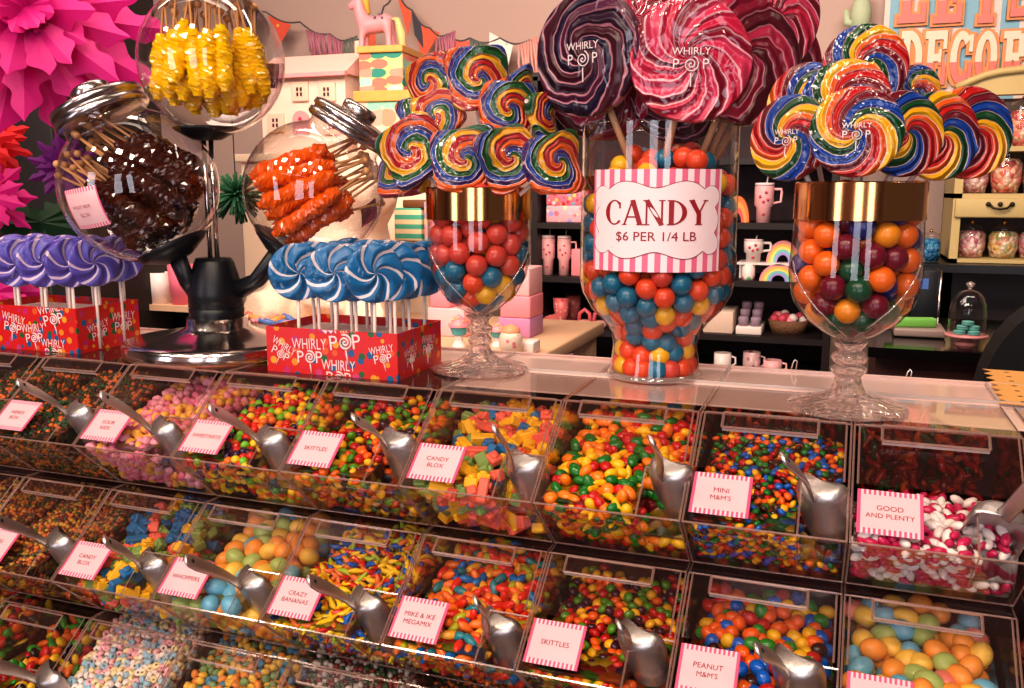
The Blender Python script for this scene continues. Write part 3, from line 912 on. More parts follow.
# ------------------------------------------------------------------ glass vessels on the counter
def cut_glass():
    m, nt, out = newmat('pressed crystal glass')
    g = nt.nodes.new('ShaderNodeBsdfGlass'); g.inputs['IOR'].default_value = 1.32; g.inputs['Roughness'].default_value = 0.02
    g.inputs['Color'].default_value = (1, 0.97, 0.96, 1)
    t = nt.nodes.new('ShaderNodeBsdfTransparent'); t.inputs['Color'].default_value = (0.96, 0.9, 0.88, 1)
    d = nt.nodes.new('ShaderNodeBsdfDiffuse'); d.inputs['Color'].default_value = srgb(240, 214, 206)
    tc = nt.nodes.new('ShaderNodeTexCoord')
    vo = nt.nodes.new('ShaderNodeTexVoronoi'); vo.inputs['Scale'].default_value = 130
    nt.links.new(tc.outputs['Object'], vo.inputs['Vector'])
    bp = nt.nodes.new('ShaderNodeBump'); bp.inputs['Strength'].default_value = 0.6; bp.inputs['Distance'].default_value = 0.006
    nt.links.new(vo.outputs['Distance'], bp.inputs['Height'])
    nt.links.new(bp.outputs['Normal'], g.inputs['Normal'])
    a = nt.nodes.new('ShaderNodeMixShader'); a.inputs[0].default_value = 0.3
    nt.links.new(g.outputs[0], a.inputs[1]); nt.links.new(t.outputs[0], a.inputs[2])
    b = nt.nodes.new('ShaderNodeMixShader'); b.inputs[0].default_value = 0.10
    nt.links.new(a.outputs[0], b.inputs[1]); nt.links.new(d.outputs[0], b.inputs[2])
    nt.links.new(b.outputs[0], out.inputs[0])
    return m
CRYST = cut_glass()
RIDGE = clearmat('glass ridge', (0.93, 0.88, 0.86), 1.6, 0.03, 0.15, 0.25, srgb(240, 215, 205))

def pack(n, r, prof, z0, z1, seed, iters=260):
    """settle n balls of radius r in a turned vessel; prof = [(z, inner radius)]"""
    rg = np.random.default_rng(seed)
    zs = np.array([p[0] for p in prof]); rs = np.array([p[1] for p in prof])
    P = np.stack([rg.uniform(-1, 1, n) * rs.max() * 0.6, rg.uniform(-1, 1, n) * rs.max() * 0.6, rg.uniform(z0 + r, z1 + (z1 - z0) * 0.4, n)], 1)
    for it in range(iters):
        P[:, 2] -= 0.10 * r * (1 - it / iters * 0.9)
        for _ in range(2):
            D = P[:, None] - P[None]
            L = np.sqrt((D ** 2).sum(-1)) + np.eye(n) * 9
            ov = np.clip(2 * r - L, 0, None)
            P += (D / L[..., None] * (ov * 0.42)[..., None]).sum(1)
            q = np.hypot(P[:, 0], P[:, 1])
            # effective radius: stay a ball radius inside the wall (wall slope taken into account)
            R0 = np.interp(P[:, 2], zs, rs)
            dz = 1e-3
            sl = (np.interp(P[:, 2] + dz, zs, rs) - np.interp(P[:, 2] - dz, zs, rs)) / (2 * dz)
            lim = np.clip(R0 - r * np.sqrt(1 + sl ** 2), 0.0005, None)
            over = q > lim
            P[over, :2] *= (lim[over] / q[over])[:, None]
            P[over, 2] += np.clip(sl[over], 0, 2) * 0.0
            low = P[:, 2] < z0 + r
            P[low, 2] = z0 + r
            # too low in the narrow bottom: lift
            tight = R0 < r * 1.02 * np.sqrt(1 + sl ** 2)
            P[tight, 2] += 0.18 * r
    return P
GUM = {}
def gumballs(root_name, P, r, base, colour_of, place, keep, seed):
    rg = random.Random(seed)
    zmin, zmax = min(p[2] for p in P), max(p[2] for p in P)
    tc = (CAM - base); tc.z = 0; tc.normalize(); rt = Vector((-tc.y, tc.x, 0)); deep = []
    for p in P:
        p = Vector(p)
        if not keep(p, tc):
            deep.append(p); continue
        c, rgb = colour_of((p.z - zmin) / (zmax - zmin), rg)
        key = (root_name, c)
        if key not in GUM:
            GUM[key] = MB().ball((0, 0, 0), r, 20, 12).mesh('gumball', pmat(f'gumball {c} {root_name}', rgb, 0.32, coat=0.35, noise=0.05, nscale=90))
        o = bpy.data.objects.new('gumball', GUM[key]); COL.objects.link(o)
        o.location = base + p
        h = (p.z - zmin) / (zmax - zmin); s = p.dot(rt) / 0.08; f = p.dot(tc)
        lv = ['at the bottom', 'low down', 'halfway up', 'high up', 'at the top'][min(4, int(h * 5))]
        sd = 'left' if s < -0.33 else ('right' if s > 0.33 else 'centre')
        lab = f"{c} {'front ' if f > 0.035 else ''}gumball {lv} {sd} of the {place}"
        tag(o, lab, 'gumball', lab + ' (alike)')
    if deep:
        mb = MB(); mats = []; names = {}
        for p in deep:
            c, rgb = colour_of((p.z - zmin) / (zmax - zmin), rg)
            if c not in names:
                names[c] = len(mats); mats.append(pmat(f'gumball {c} {root_name}', rgb, 0.32, coat=0.35, noise=0.05, nscale=90))
            mb.ball(p, r, 12, 8, names[c])
        tag(obj('gumball_mass', mb, mats, loc=base), f'gumballs hidden deeper inside the {place}', 'gumballs', kind='stuff')

def vessel(px, py, prof_px, tip_px):
    """turn half-widths in pixels into a lathe profile round the foot at (px, py)"""
    c = atz(px, py, TOP)
    k = mpp(c)
    out = []
    for hw, y in prof_px:
        q = aty(px, y, c.y)
        out.append((hw * mppr(Vector((c.x, c.y, q.z))), q.z - TOP))
    return c, k, out

def face_cam(c):
    d = CAM - c
    return math.atan2(d.y, d.x) + PI / 2            # local -y looks at the camera side

def goblet(px, py, bowl_px, rim, band_bot, stem_px, label, place):
    c, k, bowl = vessel(px, py, bowl_px, None)
    _, _, stem = vessel(px, py, stem_px, None)
    stem = [(r, max(z, 0.0004)) for r, z in stem]
    stem.append((0, 0.0004))
    t = thing('candy_goblet', label, 'goblet', c, (0, 0, face_cam(c)))
    b = MB().lathe(bowl, 48)
    b.lathe([(bowl[0][0] - 0.0015, bowl[0][1]), (bowl[0][0] + 0.0005, bowl[0][1] + 0.0012), (bowl[0][0] + 0.001, bowl[0][1])], 48)
    obj('bowl', b, GLASS, t)
    # added glass lines for the bowl's refraction, running down to the stem as a V
    rb = MB()
    zs = [z for _, z in bowl]; rr = [r for r, _ in bowl]
    zb, zt = min(zs), bowl[0][1]
    R = lambda z: float(np.interp(z, zs[::-1], rr[::-1]))
    for sgn in (-1, 1):
        pts = []
        for i in range(15):
            u = i / 14
            z = zb + 0.003 + (zt - zb) * 0.5 * u
            a = -PI / 2 + sgn * (0.02 + 1.15 * u ** 0.8)
            pts.append((R(z) * 1.005 * math.cos(a), R(z) * 1.005 * math.sin(a), z))
        rb.tube(pts, 0.0009, 6)
    obj('added_glass_line', rb, RIDGE, t)
    s = MB().lathe(stem, 24, sm=False)
    obj('stem', s, CRYST, t)
    z1 = aty(px, rim, c.y).z - TOP; z0 = aty(px, band_bot, c.y).z - TOP
    r0 = bowl[0][0]
    g = MB().lathe([(r0 + 0.0016, z0), (r0 + 0.0016, z1)], 72)
    g.lathe([(r0 + 0.0016, z1), (r0 + 0.0004, z1 + 0.001), (r0 - 0.001, z1 + 0.001), (r0 - 0.0022, z1)], 72)
    g.lathe([(r0 - 0.0022, z1), (r0 - 0.0022, z0)], 72)
    g.lathe([(r0 - 0.0022, z0), (r0 + 0.0016, z0)], 72)
    obj('gold_band', g, GOLD, t)
    inner = sorted((z, max(r - 0.001, 0)) for r, z in bowl)
    return c, k, inner
RGC, RGK, RGI = goblet(846, 408,
    [(66, 183), (66, 219), (67, 250), (68, 272), (66, 288), (60, 304), (48, 319), (31, 331), (15, 339), (7, 341)], 183, 219,
    [(8, 340), (18, 341.5), (15, 346), (11, 350), (17, 353), (19, 357), (17, 361), (12, 364), (19, 368), (17, 372), (13, 376), (15, 384), (19, 391), (27, 396), (44, 400), (61, 404), (62, 407), (58, 409)],
    'large glass goblet of orange, blue and dark red gumballs with wide gold rim', 'large right goblet')
MGC, MGK, MGI = goblet(480, 370,
    [(52, 188), (52, 219), (52, 240), (51, 258), (47, 276), (37, 294), (22, 307), (10, 314), (6, 315)], 188, 219,
    [(7, 314), (14, 315.5), (9, 320), (9, 324), (13, 327), (13, 331), (8, 334), (12, 338), (12, 342), (9, 345), (12, 351), (19, 358), (33, 363), (47, 366), (48, 368.5), (45, 370)],
    'smaller glass goblet of coral and teal gumballs with gold rim behind blue lollipops', 'smaller left goblet')
PAL_R = [('orange', (240, 112, 26)), ('golden orange', (240, 148, 30)), ('navy blue', (22, 34, 110)), ('dark red', (112, 14, 40)), ('dark green', (14, 76, 48))]
PAL_J = [('teal blue', (16, 108, 140)), ('orange red', (228, 78, 40)), ('yellow', (240, 182, 30)), ('coral red', (206, 72, 58))]
gr = 12.3 * RGK
P = pack(150, gr, RGI, RGI[0][0], RGI[-1][0], 3)
P = [p for p in P if p[2] < RGI[-1][0] - gr * 0.4]
gumballs('right', P, gr, RGC, lambda h, rg: rg.choices(PAL_R, (5, 4, 4, 4, 3))[0], 'large right goblet', lambda p, tc: p.dot(tc) > -0.012, 5)
gm = 10.5 * MGK
P = pack(120, gm, MGI, MGI[0][0], MGI[-1][0], 4)
P = [p for p in P if p[2] < MGI[-1][0] - gm * 0.4]
def col_m(h, rg):
    if h > 0.33: return rg.choices((PAL_J[3], PAL_J[0], PAL_J[2]), (14, 1.5, 1.5))[0]
    return rg.choices((PAL_J[0], PAL_J[2], PAL_J[1]), (9, 2, 2))[0]
gumballs('middle', P, gm, MGC, col_m, 'smaller left goblet', lambda p, tc: p.dot(tc) > -0.008, 6)

# --- the tall footed jar with the price sign
JC, JK, JP = vessel(654, 375, [(79, 126), (78.5, 150), (78, 240), (78, 276), (75, 291), (65, 308), (52, 321), (44, 332), (42, 344), (44, 362), (46, 372), (46, 374), (30, 374.5), (0, 374.8)], None)
JP = [(r, max(z, 0.0006)) for r, z in JP]
jar = thing('footed_candy_jar', 'tall flared glass jar of gumballs with pink striped candy price sign', 'jar', JC, (0, 0, face_cam(JC)))
b = MB().lathe(JP, 56)
b.lathe([(JP[0][0] - 0.0016, JP[0][1] - 0.001), (JP[0][0] - 0.0008, JP[0][1] + 0.001), (JP[0][0] + 0.0008, JP[0][1] + 0.001), (JP[0][0] + 0.0016, JP[0][1] - 0.001)], 56)
b.lathe([(0.046 / 0.046 * 46 * JK, 0.001), (47.5 * JK, 0.002), (46.5 * JK, 0.006), (44 * JK, 0.008)], 56, 1)
obj('glass', b, [GLASS, RIDGE], jar)
gj = 10.2 * JK
inn = sorted((z, max(r - 0.001, 0)) for r, z in JP if r > 0.01)
P = pack(430, gj, inn, 0.002, inn[-1][0], 9, 240)
ztop = aty(654, 140, JC.y).z - TOP
P = [p for p in P if p[2] < ztop]
def col_j(h, rg): return rg.choices(PAL_J, (7, 6, 4, 2))[0]
gumballs('jar', P, gj, JC, col_j, 'tall jar with the price sign', lambda p, tc: p.dot(tc) > -0.01 and math.hypot(p.x, p.y) > float(np.interp(p.z, [q[0] for q in inn], [q[1] for q in inn])) - 2.1 * gj, 10)
# price sign wrapped round the front
Rj = float(np.interp((zz_a := aty(654, 220, JC.y).z - TOP), [q[1] for q in JP[::-1]], [q[0] for q in JP[::-1]])) + 0.0008
th = lambda px: math.asin(max(-0.99, min(0.99, (px - 659) / 78.6 * 0.915)))
zz = lambda py: aty(654, py, JC.y - 78 * JK * 0.9).z - TOP
def onjar(a, z, h=0.0):
    return ((Rj + h) * math.sin(a), -(Rj + h) * math.cos(a), z)
sg = thing('price_sign', 'pink striped candy price sign wrapped round the tall gumball jar', 'sign', JC, (0, 0, face_cam(JC)))
pm = MB(); n = 40
a0, a1, z0, z1 = th(592), th(722), zz(272), zz(169)
pm.add([onjar(a0 + (a1 - a0) * i / n, z) for z in (z0, z1) for i in range(n + 1)], [(i, i + 1, n + 2 + i, n + 1 + i) for i in range(n)], 0, True)
obj('striped_paper', pm, stripemat('pink and white stripes', (246, 222, 226), (226, 110, 142), 0, (a1 - a0) / 11.5, 0.52, 0.4, radial=True), sg)
def plaque(grow, h):
    """scalloped plaque outline wrapped on the jar"""
    za, zb, aa, ab = zz(258.5), zz(181.5), th(594), th(720)
    cz, ca = (za + zb) / 2, (aa + ab) / 2
    hz, ha = (zb - za) / 2, (ab - aa) / 2
    Q = [(0, .82), (.12, .86), (.28, .96), (.44, 1.0), (.58, .95), (.68, .84), (.72, .80), (.78, .87), (.87, .88), (.95, .8), (.99, .66), (.98, .5), (.93, .38), (.91, .33), (.95, .22), (.975, .1)]
    quad = [(u, v) for u, v in Q]
    pts = quad + [(.98, 0)] + [(u, -v) for u, v in reversed(quad)]
    pts += [(-u, -v) for u, v in quad[1:]] + [(-.98, 0)] + [(-u, v) for u, v in reversed(quad[1:])]
    ring = []
    n_ = len(pts)
    for i in range(n_):
        p0, p1, p2, p3 = (pts[(i + d) % n_] for d in (-1, 0, 1, 2))
        for s_ in (0, 1 / 3, 2 / 3):
            f = lambda a, b, c, d: 0.5 * (2 * b + (c - a) * s_ + (2 * a - 5 * b + 4 * c - d) * s_ * s_ + (3 * b - a - 3 * c + d) * s_ ** 3)
            u, v = (f(p0[q], p1[q], p2[q], p3[q]) for q in (0, 1))
            L = math.hypot(u * ha * Rj, v * hz)
            g = 1 + grow / L
            ring.append((ca + ha * u * g, cz + hz * v * g))
    return ring
for nm, gw, h, mt in (('plaque_outline', 0.0012, 0.0005, INK), ('plaque', 0.0, 0.0009, pmat('pale paper', (240, 220, 222), 0.45))):
    ring = plaque(gw, h); q = MB()
    ca = sum(a for a, _ in ring) / len(ring); cz = sum(z for _, z in ring) / len(ring)
    NL = 8
    vs = [onjar(ca, cz, h)]
    for l in range(1, NL + 1):
        vs += [onjar(ca + (a - ca) * l / NL, cz + (z - cz) * l / NL, h) for a, z in ring]
    m_ = len(ring); fs = [(0, 1 + i, 1 + (i + 1) % m_) for i in range(m_)]
    for l in range(NL - 1):
        o0, o1 = 1 + l * m_, 1 + (l + 1) * m_
        fs += [(o0 + i, o1 + i, o1 + (i + 1) % m_, o0 + (i + 1) % m_) for i in range(m_)]
    q.add(vs, fs, 0, True); obj(nm, q, mt, sg)
def serif_text(s, thick, thin, adv):
    """tall display capitals with heavy stems, thin joins and small serifs; unit height"""
    mb = MB(); x = 0
    def bar(x0, y0, x1, y1, w):
        d = Vector((x1 - x0, y1 - y0, 0)); nrm = Vector((-d.y, d.x, 0)).normalized() * (w / 2)
        a, b_ = Vector((x0, y0, 0)), Vector((x1, y1, 0))
        mb.add([a - nrm, b_ - nrm, b_ + nrm, a + nrm], [(0, 1, 2, 3)])
    def ser(xc, y, w): bar(xc - w / 2, y, xc + w / 2, y, 0.045)
    def arc(cx, cy, rx, ry, t0, t1, w0, w1):
        N = 22; vs = []
        for i in range(N + 1):
            t_ = t0 + (t1 - t0) * i / N
            w = w0 + (w1 - w0) * abs(math.cos(t_)) ** 1.3
            for sg_ in (-0.5, 0.5):
                vs.append((cx + (rx + w * sg_) * math.cos(t_), cy + (ry + 0.05 * sg_) * math.sin(t_), 0))
        mb.add(vs, [(2 * i, 2 * i + 1, 2 * i + 3, 2 * i + 2) for i in range(N)])
    for ch in s:
        if ch == 'C':
            arc(x + 0.33, 0.5, 0.26, 0.48, 0.75, 2 * PI - 0.75, thin, thick); bar(x + 0.53, 0.66, x + 0.53, 0.9, thin); w = 0.6
        elif ch == 'A':
            bar(x + 0.02, 0, x + 0.30, 1, thin); bar(x + 0.30, 1, x + 0.55, 0, thick); bar(x + 0.1, 0.32, x + 0.48, 0.32, thin); ser(x + 0.03, 0.02, 0.16); ser(x + 0.55, 0.02, 0.22); w = 0.62
        elif ch == 'N':
            bar(x + 0.07, 0, x + 0.07, 1, thin); bar(x + 0.07, 1, x + 0.55, 0, thick); bar(x + 0.55, 0, x + 0.55, 1, thin); ser(x + 0.07, 0.02, 0.2); ser(x + 0.55, 0.98, 0.2); ser(x + 0.03, 0.98, 0.14); w = 0.68
        elif ch == 'D':
            bar(x + 0.1, 0, x + 0.1, 1, thick); arc(x + 0.1, 0.5, 0.42, 0.475, -PI / 2, PI / 2, thin, thick); ser(x + 0.08, 0.025, 0.22); ser(x + 0.08, 0.975, 0.22); w = 0.66
        elif ch == 'Y':
            bar(x + 0.02, 1, x + 0.28, 0.45, thick); bar(x + 0.52, 1, x + 0.28, 0.45, thin); bar(x + 0.28, 0.5, x + 0.28, 0, thick); ser(x + 0.04, 0.975, 0.2); ser(x + 0.52, 0.975, 0.18); ser(x + 0.28, 0.025, 0.24); w = 0.6
        x += w + adv
    xs = [v[0] for v in mb.v]; xm = (min(xs) + max(xs)) / 2
    mb.v = [((v[0] - xm) / (max(xs) - min(xs)), v[1] - 0.5, 0) for v in mb.v]
    return mb
sv = serif_text('CANDY', 0.16, 0.06, 0.06); tm = MB()
aw, zc, hh = th(708) - th(606), zz(212.5), zz(200) - zz(225)
tm.add([onjar((th(606) + th(708)) / 2 + v[0] * aw, zc + v[1] * hh, 0.0014) for v in sv.v], sv.f)
ac2 = (th(617) + th(697)) / 2
zc2 = zz(237)
add_text(tm, '$6 PER 1/4 LB', (th(697) - th(617)) * Rj, zz(232) - zz(242.5), fn=lambda v: Vector(onjar(ac2 + v.x / Rj, zc2 + v.y, 0.0014)))
obj('lettering', tm, pmat('sign red ink', (150, 22, 34), 0.5), sg)

# ------------------------------------------------------------------ lollipops
R0 = 0.05
def disc_mesh(thick, square=False, rim=0.3, seg=56, wob=0.0, seed=0):
    pr, n = [], 9
    for i in range(n + 1):
        a = -PI / 2 + PI * i / n
        r = R0 - thick * rim + thick * rim * abs(math.cos(a)) ** 0.7 if 0 < i < n else None
        z = thick / 2 * math.copysign(abs(math.sin(a)) ** 0.6, math.sin(a))
        if r is not None: pr.append((r, z))
    dome = thick * 0.12
    pr = [(0, -thick / 2 - dome), (R0 * 0.5, -thick / 2 - dome * 0.7), (R0 * 0.82, -thick / 2)] + pr + [(R0 * 0.82, thick / 2), (R0 * 0.5, thick / 2 + dome * 0.7), (0, thick / 2 + dome)]
    b = MB().lathe(pr, seg)
    rr = random.Random(seed)
    ph = [rr.uniform(0, 6.3) for _ in range(4)]
    out = []
    for x, y, z in b.v:
        r = math.hypot(x, y); a = math.atan2(y, x)
        if square:
            p = 6.0
            k = 1 / ((abs(math.cos(a)) ** p + abs(math.sin(a)) ** p) ** (1 / p)) * 0.88
            k *= 1 + 0.06 * math.sin(3 * a + ph[0])
            x *= k; y *= k
            z += R0 * 0.24 * (r / R0) ** 2 * math.sin(2 * a + ph[1])
        elif wob:
            k = 1 + wob * math.sin(2 * a + ph[0]) + wob * 0.6 * math.sin(5 * a + ph[1])
            x *= k; y *= k
        out.append((x, y, z))
    b.v = out
    return b
RB = [((186, 22, 24), 1.1), ((226, 92, 22), 0.7), ((238, 172, 20), 1.1), ((12, 70, 34), 1.0), ((14, 62, 150), 1.2), ((110, 14, 36), 0.9)]
SW_RAIN = swirl('rainbow swirl', RB, 2, 0.9, 0.85, R0, (226, 190, 180), lw=0.012, noise=0.03)
SW_TW = swirl('rainbow twist swirl', [((170, 24, 26), 1.1), ((226, 160, 24), 1.0), ((22, 84, 36), 1.1), ((20, 66, 150), 0.8), ((62, 32, 100), 0.7), ((222, 92, 24), 1.1)], 1, 1.15, 0.9, R0, (220, 186, 180), lw=0.012, noise=0.05)
SW_BLUE = swirl('blue and white swirl', [((10, 104, 160), 1.0)], 6, 1.5, 0.7, R0, (226, 214, 218), 0.17, 0.03)
SW_PURP = swirl('purple and white swirl', [((92, 78, 176), 1.0)], 6, 1.5, 0.7, R0, (214, 190, 216), 0.17, 0.03)
SW_DARK = swirl('dark plum swirl', [((44, 14, 40), 1), ((84, 30, 60), 0.7), ((22, 12, 44), 0.8), ((66, 16, 34), 1)], 2, 1.6, 0.8, R0, (176, 116, 130), 0.04, 0.08)
SW_PINK = swirl('pink and white swirl', [((192, 30, 68), 1), ((204, 54, 90), 0.8), ((124, 12, 40), 0.6)], 5, 1.5, 0.8, R0, (222, 160, 168), 0.05, 0.06)
SW_RED = swirl('dark red swirl', [((124, 12, 42), 1), ((170, 34, 70), 0.6), ((84, 8, 28), 0.9)], 3, 1.6, 0.8, R0, (196, 116, 130), 0.04, 0.09)
_LM = {}
def lolly_mesh(mat, thick, square=False, wob=0.0, var=0):
    key = (mat.name, thick, square, var)
    if key not in _LM:
        _LM[key] = disc_mesh(thick, square, wob=wob, seed=var).mesh('lollipop candy', mat)
    return _LM[key]
def lolly(name, label, px, py, y, rpx, yaw, tilt, mat, thick, foot, group=None, srad=0.0022, stickmat=None, word=False, square=False, spin=0.0, var=0, wob=0.0, centre=None, R=None, cat='lollipop'):
    c = centre or aty(px, py, y)
    R = R or rpx * mppr(c, 0.6)
    d = CAM - c; d.z = 0
    nrm = Matrix.Rotation(yaw, 3, 'Z') @ d.normalized()
    nrm = (nrm + Vector((0, 0, tilt))).normalized()
    t = thing(name, label, cat, foot, group=group)
    M = frame(nrm) @ Matrix.Rotation(spin, 4, 'Z')
    o = obj('swirl_candy', lolly_mesh(mat, thick, square, wob, var), None, t, c - foot, M.to_euler())
    s = R / R0; o.scale = (s, s, s)
    dirn = (foot - c).normalized()
    a = c + dirn * R * 0.6
    obj('stick', MB().tube([a - foot, (0, 0, 0)], srad, 8), stickmat or STICK, t)
    if word:
        tm = MB()
        k_ = R * 0.62
        zt = thick * s * 0.5 + thick * s * 0.14
        add_text(tm, 'WHIRLY', k_, None, Matrix.Translation((0, R * 0.12, zt + 0.0012)))
        sp = []
        for i in range(40):
            a_ = i / 39 * 4.4 * PI
            sp.append((R * 0.13 * i / 39 * math.cos(a_), -R * 0.09 + R * 0.13 * i / 39 * math.sin(a_), zt + 0.0012))
        tm.tube(sp, R * 0.012, 4)
        add_text(tm, 'P', R * 0.1, None, Matrix.Translation((-R * 0.24, -R * 0.08, zt + 0.0012)))
        add_text(tm, 'P', R * 0.1, None, Matrix.Translation((R * 0.24, -R * 0.08, zt + 0.0012)))
        tm.box((0, -R * 0.33, zt + 0.001), (R * 0.02, R * 0.22, 0.0006))
        l = obj('lettering', tm, pmat('white print', (232, 214, 216), 0.5), t, c - foot, frame(nrm).to_euler())
    return t
# giant lollipops standing in the tall jar
jt = lambda dx, dy, dz=0.0: JC + Vector((dx, dy, ztop - 0.03 + dz))
jy = JC.y
BIG = [
 # label, px, py, y, rpx, yaw, tilt, mat, foot
 ('giant dark plum lollipop at the left of the tall jar', 588, 54, jy - 0.05, 62, -0.62, -0.05, SW_DARK, jt(-0.03, -0.02), True),
 ('giant pink and white lollipop at the front of the tall jar', 690, 60, jy - 0.055, 62, 0.12, 0.0, SW_PINK, jt(0.01, -0.03), True),
 ('giant pink lollipop behind and above the front pink one', 642, 18, jy + 0.02, 60, 0.0, 0.1, SW_PINK, jt(-0.005, 0.03), False),
 ('giant dark pink lollipop low behind the plum one', 602, 82, jy + 0.01, 58, -0.25, 0.0, SW_RED, jt(-0.04, 0.02), False),
 ('giant dark red lollipop behind the right shoulder of the pink one', 742, 60, jy - 0.005, 66, 0.55, 0.05, SW_RED, jt(0.045, 0.0), False),
 ('giant pink lollipop at the upper right of the tall jar', 772, 16, jy + 0.04, 56, 0.6, 0.0, SW_PINK, jt(0.05, 0.03), False),
 ('giant dark red lollipop at the far right of the tall jar', 770, 66, jy + 0.055, 58, 0.5, 0.1, SW_RED, jt(0.055, 0.045), False),
 ('giant plum lollipop low behind the front pink one', 680, 92, jy + 0.03, 52, 0.2, 0.1, SW_DARK, jt(0.02, 0.045), False),
]
for lab, px, py, y, rp, yw, tl, mt, ft, wd in BIG:
    lolly('giant_lollipop', lab, px, py, y, rp, yw, tl, mt, 0.011, ft, 'giant lollipops in the tall jar', 0.0042, pmat('pale wooden dowel', (205, 160, 120), 0.6), wd, wob=0.015, var=len(lab))
# rainbow whirl lollipops in the right goblet
gt = lambda dx, dy: RGC + Vector((dx, dy, RGI[-1][0] - 0.03))
gy = RGC.y
RW = [
 ('topmost rainbow whirl lollipop in the right goblet', 865, 66, gy + 0.02, 43, 0.15, 0.1, gt(0.0, 0.02), False),
 ('rainbow whirl lollipop with blue arc behind the front one', 845, 104, gy - 0.015, 46, -0.1, 0.15, gt(-0.005, -0.01), False),
 ('front rainbow whirl lollipop with blue middle in the right goblet', 856, 132, gy - 0.062, 47, 0.05, 0.12, gt(0.0, -0.03), True),
 ('leftmost rainbow whirl lollipop hanging over the gold rim', 790, 138, gy - 0.03, 44, -0.5, 0.1, gt(-0.035, -0.02), True),
 ('rainbow whirl lollipop peeping between the dark red ones and the stack', 806, 104, gy + 0.035, 42, -0.4, 0.1, gt(-0.03, 0.02), False),
 ('small far rainbow whirl lollipop behind the topmost one', 914, 90, gy + 0.06, 26, 0.2, 0.0, gt(0.02, 0.045), False),
 ('rainbow whirl lollipop just right of the front one', 903, 134, gy - 0.03, 45, 0.55, 0.1, gt(0.02, -0.02), False),
 ('second rainbow whirl lollipop from the right end', 938, 136, gy - 0.01, 47, 0.62, 0.1, gt(0.03, -0.005), False),
 ('rightmost rainbow whirl lollipop in the right goblet', 968, 133, gy + 0.015, 49, 0.55, 0.1, gt(0.04, 0.01), False),
]
for lab, px, py, y, rp, yw, tl, ft, wd in RW:
    lolly('whirl_lollipop', lab, px, py, y, rp, yw, tl, SW_RAIN, 0.012, ft, 'rainbow whirl lollipops in the right goblet', 0.0028, None, wd)
# folded square rainbow twists in the smaller goblet
mt_ = lambda dx, dy: MGC + Vector((dx, dy, MGI[-1][0] - 0.03))
my = MGC.y
TWS = [
 ('back left rainbow twist lollipop', 430, 84, my + 0.02, 26, -0.5, 0.1, (-0.015, 0.015), 0.3),
 ('topmost rainbow twist lollipop with blue edge', 478, 78, my - 0.01, 31, 0.1, 0.05, (0.0, -0.005), 0.12),
 ('green sided rainbow twist lollipop at the upper right', 521, 92, my + 0.02, 22, 0.9, 0.1, (0.012, 0.02), 0.5),
 ('rainbow twist lollipop in the left middle', 437, 118, my - 0.01, 28, -0.35, 0.25, (-0.012, -0.005), 0.7),
 ('rainbow twist lollipop in the right middle', 508, 110, my - 0.012, 28, 0.3, 0.1, (0.012, -0.005), -0.15),
 ('lower left rainbow twist lollipop', 413, 152, my - 0.035, 33, -0.3, 0.25, (-0.025, -0.02), 0.55),
 ('front middle rainbow twist lollipop', 464, 160, my - 0.05, 33, -0.05, 0.15, (-0.005, -0.03), 0.05),
 ('front right rainbow twist lollipop with purple edge', 509, 157, my - 0.045, 31, 0.2, 0.12, (0.012, -0.025), 0.45),
 ('rightmost rainbow twist lollipop', 556, 164, my - 0.03, 31, 0.5, 0.15, (0.032, -0.015), 0.15),
 ('edge-on rainbow twist lollipop behind the right ones', 546, 116, my + 0.02, 24, 1.05, 0.1, (0.03, 0.015), 0.2),
 ('leftmost rainbow twist lollipop drooping over the rim', 402, 172, my - 0.01, 28, -0.6, 0.5, (-0.035, -0.005), 0.4),
 ('small rainbow twist lollipop at the left edge of the bunch', 416, 116, my + 0.025, 20, -0.8, 0.1, (-0.03, 0.02), 0.4),
]
for i, (lab, px, py, y, rp, yw, tl, ft, sp) in enumerate(TWS):
    lolly('twist_lollipop', lab, px, py, y, rp * 1.12, yw, tl, SW_TW, 0.016, mt_(*ft), 'rainbow twist lollipops in the smaller goblet', 0.0024, None, False, True, sp, i % 4)

# --- boxes of small swirl lollipops
BOXM = dotmat('red dotted box card', (206, 26, 26), [(226, 140, 30), (190, 40, 110), (20, 90, 140), (36, 96, 46), (220, 90, 40), (226, 160, 40), (200, 60, 120)], 76, 0.36)
BWH = pmat('white box print', (240, 214, 214), 0.5)
def logo(mb, M, w):
    """two-line box logo: WHIRLY over P(swirl lollipop)P"""
    add_text(mb, 'WHIRLY', w, w * 0.27, M @ Matrix.Translation((0, w * 0.17, 0)))
    add_text(mb, 'P', None, w * 0.3, M @ Matrix.Translation((-w * 0.27, -w * 0.16, 0)))
    add_text(mb, 'P', None, w * 0.3, M @ Matrix.Translation((w * 0.27, -w * 0.16, 0)))
    sp = [(w * 0.17 * i / 39 * math.cos(i / 39 * 4.6 * PI), -w * 0.17 + w * 0.17 * i / 39 * math.sin(i / 39 * 4.6 * PI), 0) for i in range(40)]
    mb.tube([M @ Vector(p) for p in sp], w * 0.024, 4)
    mb.tube([M @ Vector((0, -w * 0.33, 0)), M @ Vector((w * 0.02, -w * 0.62, 0))], w * 0.02, 4)
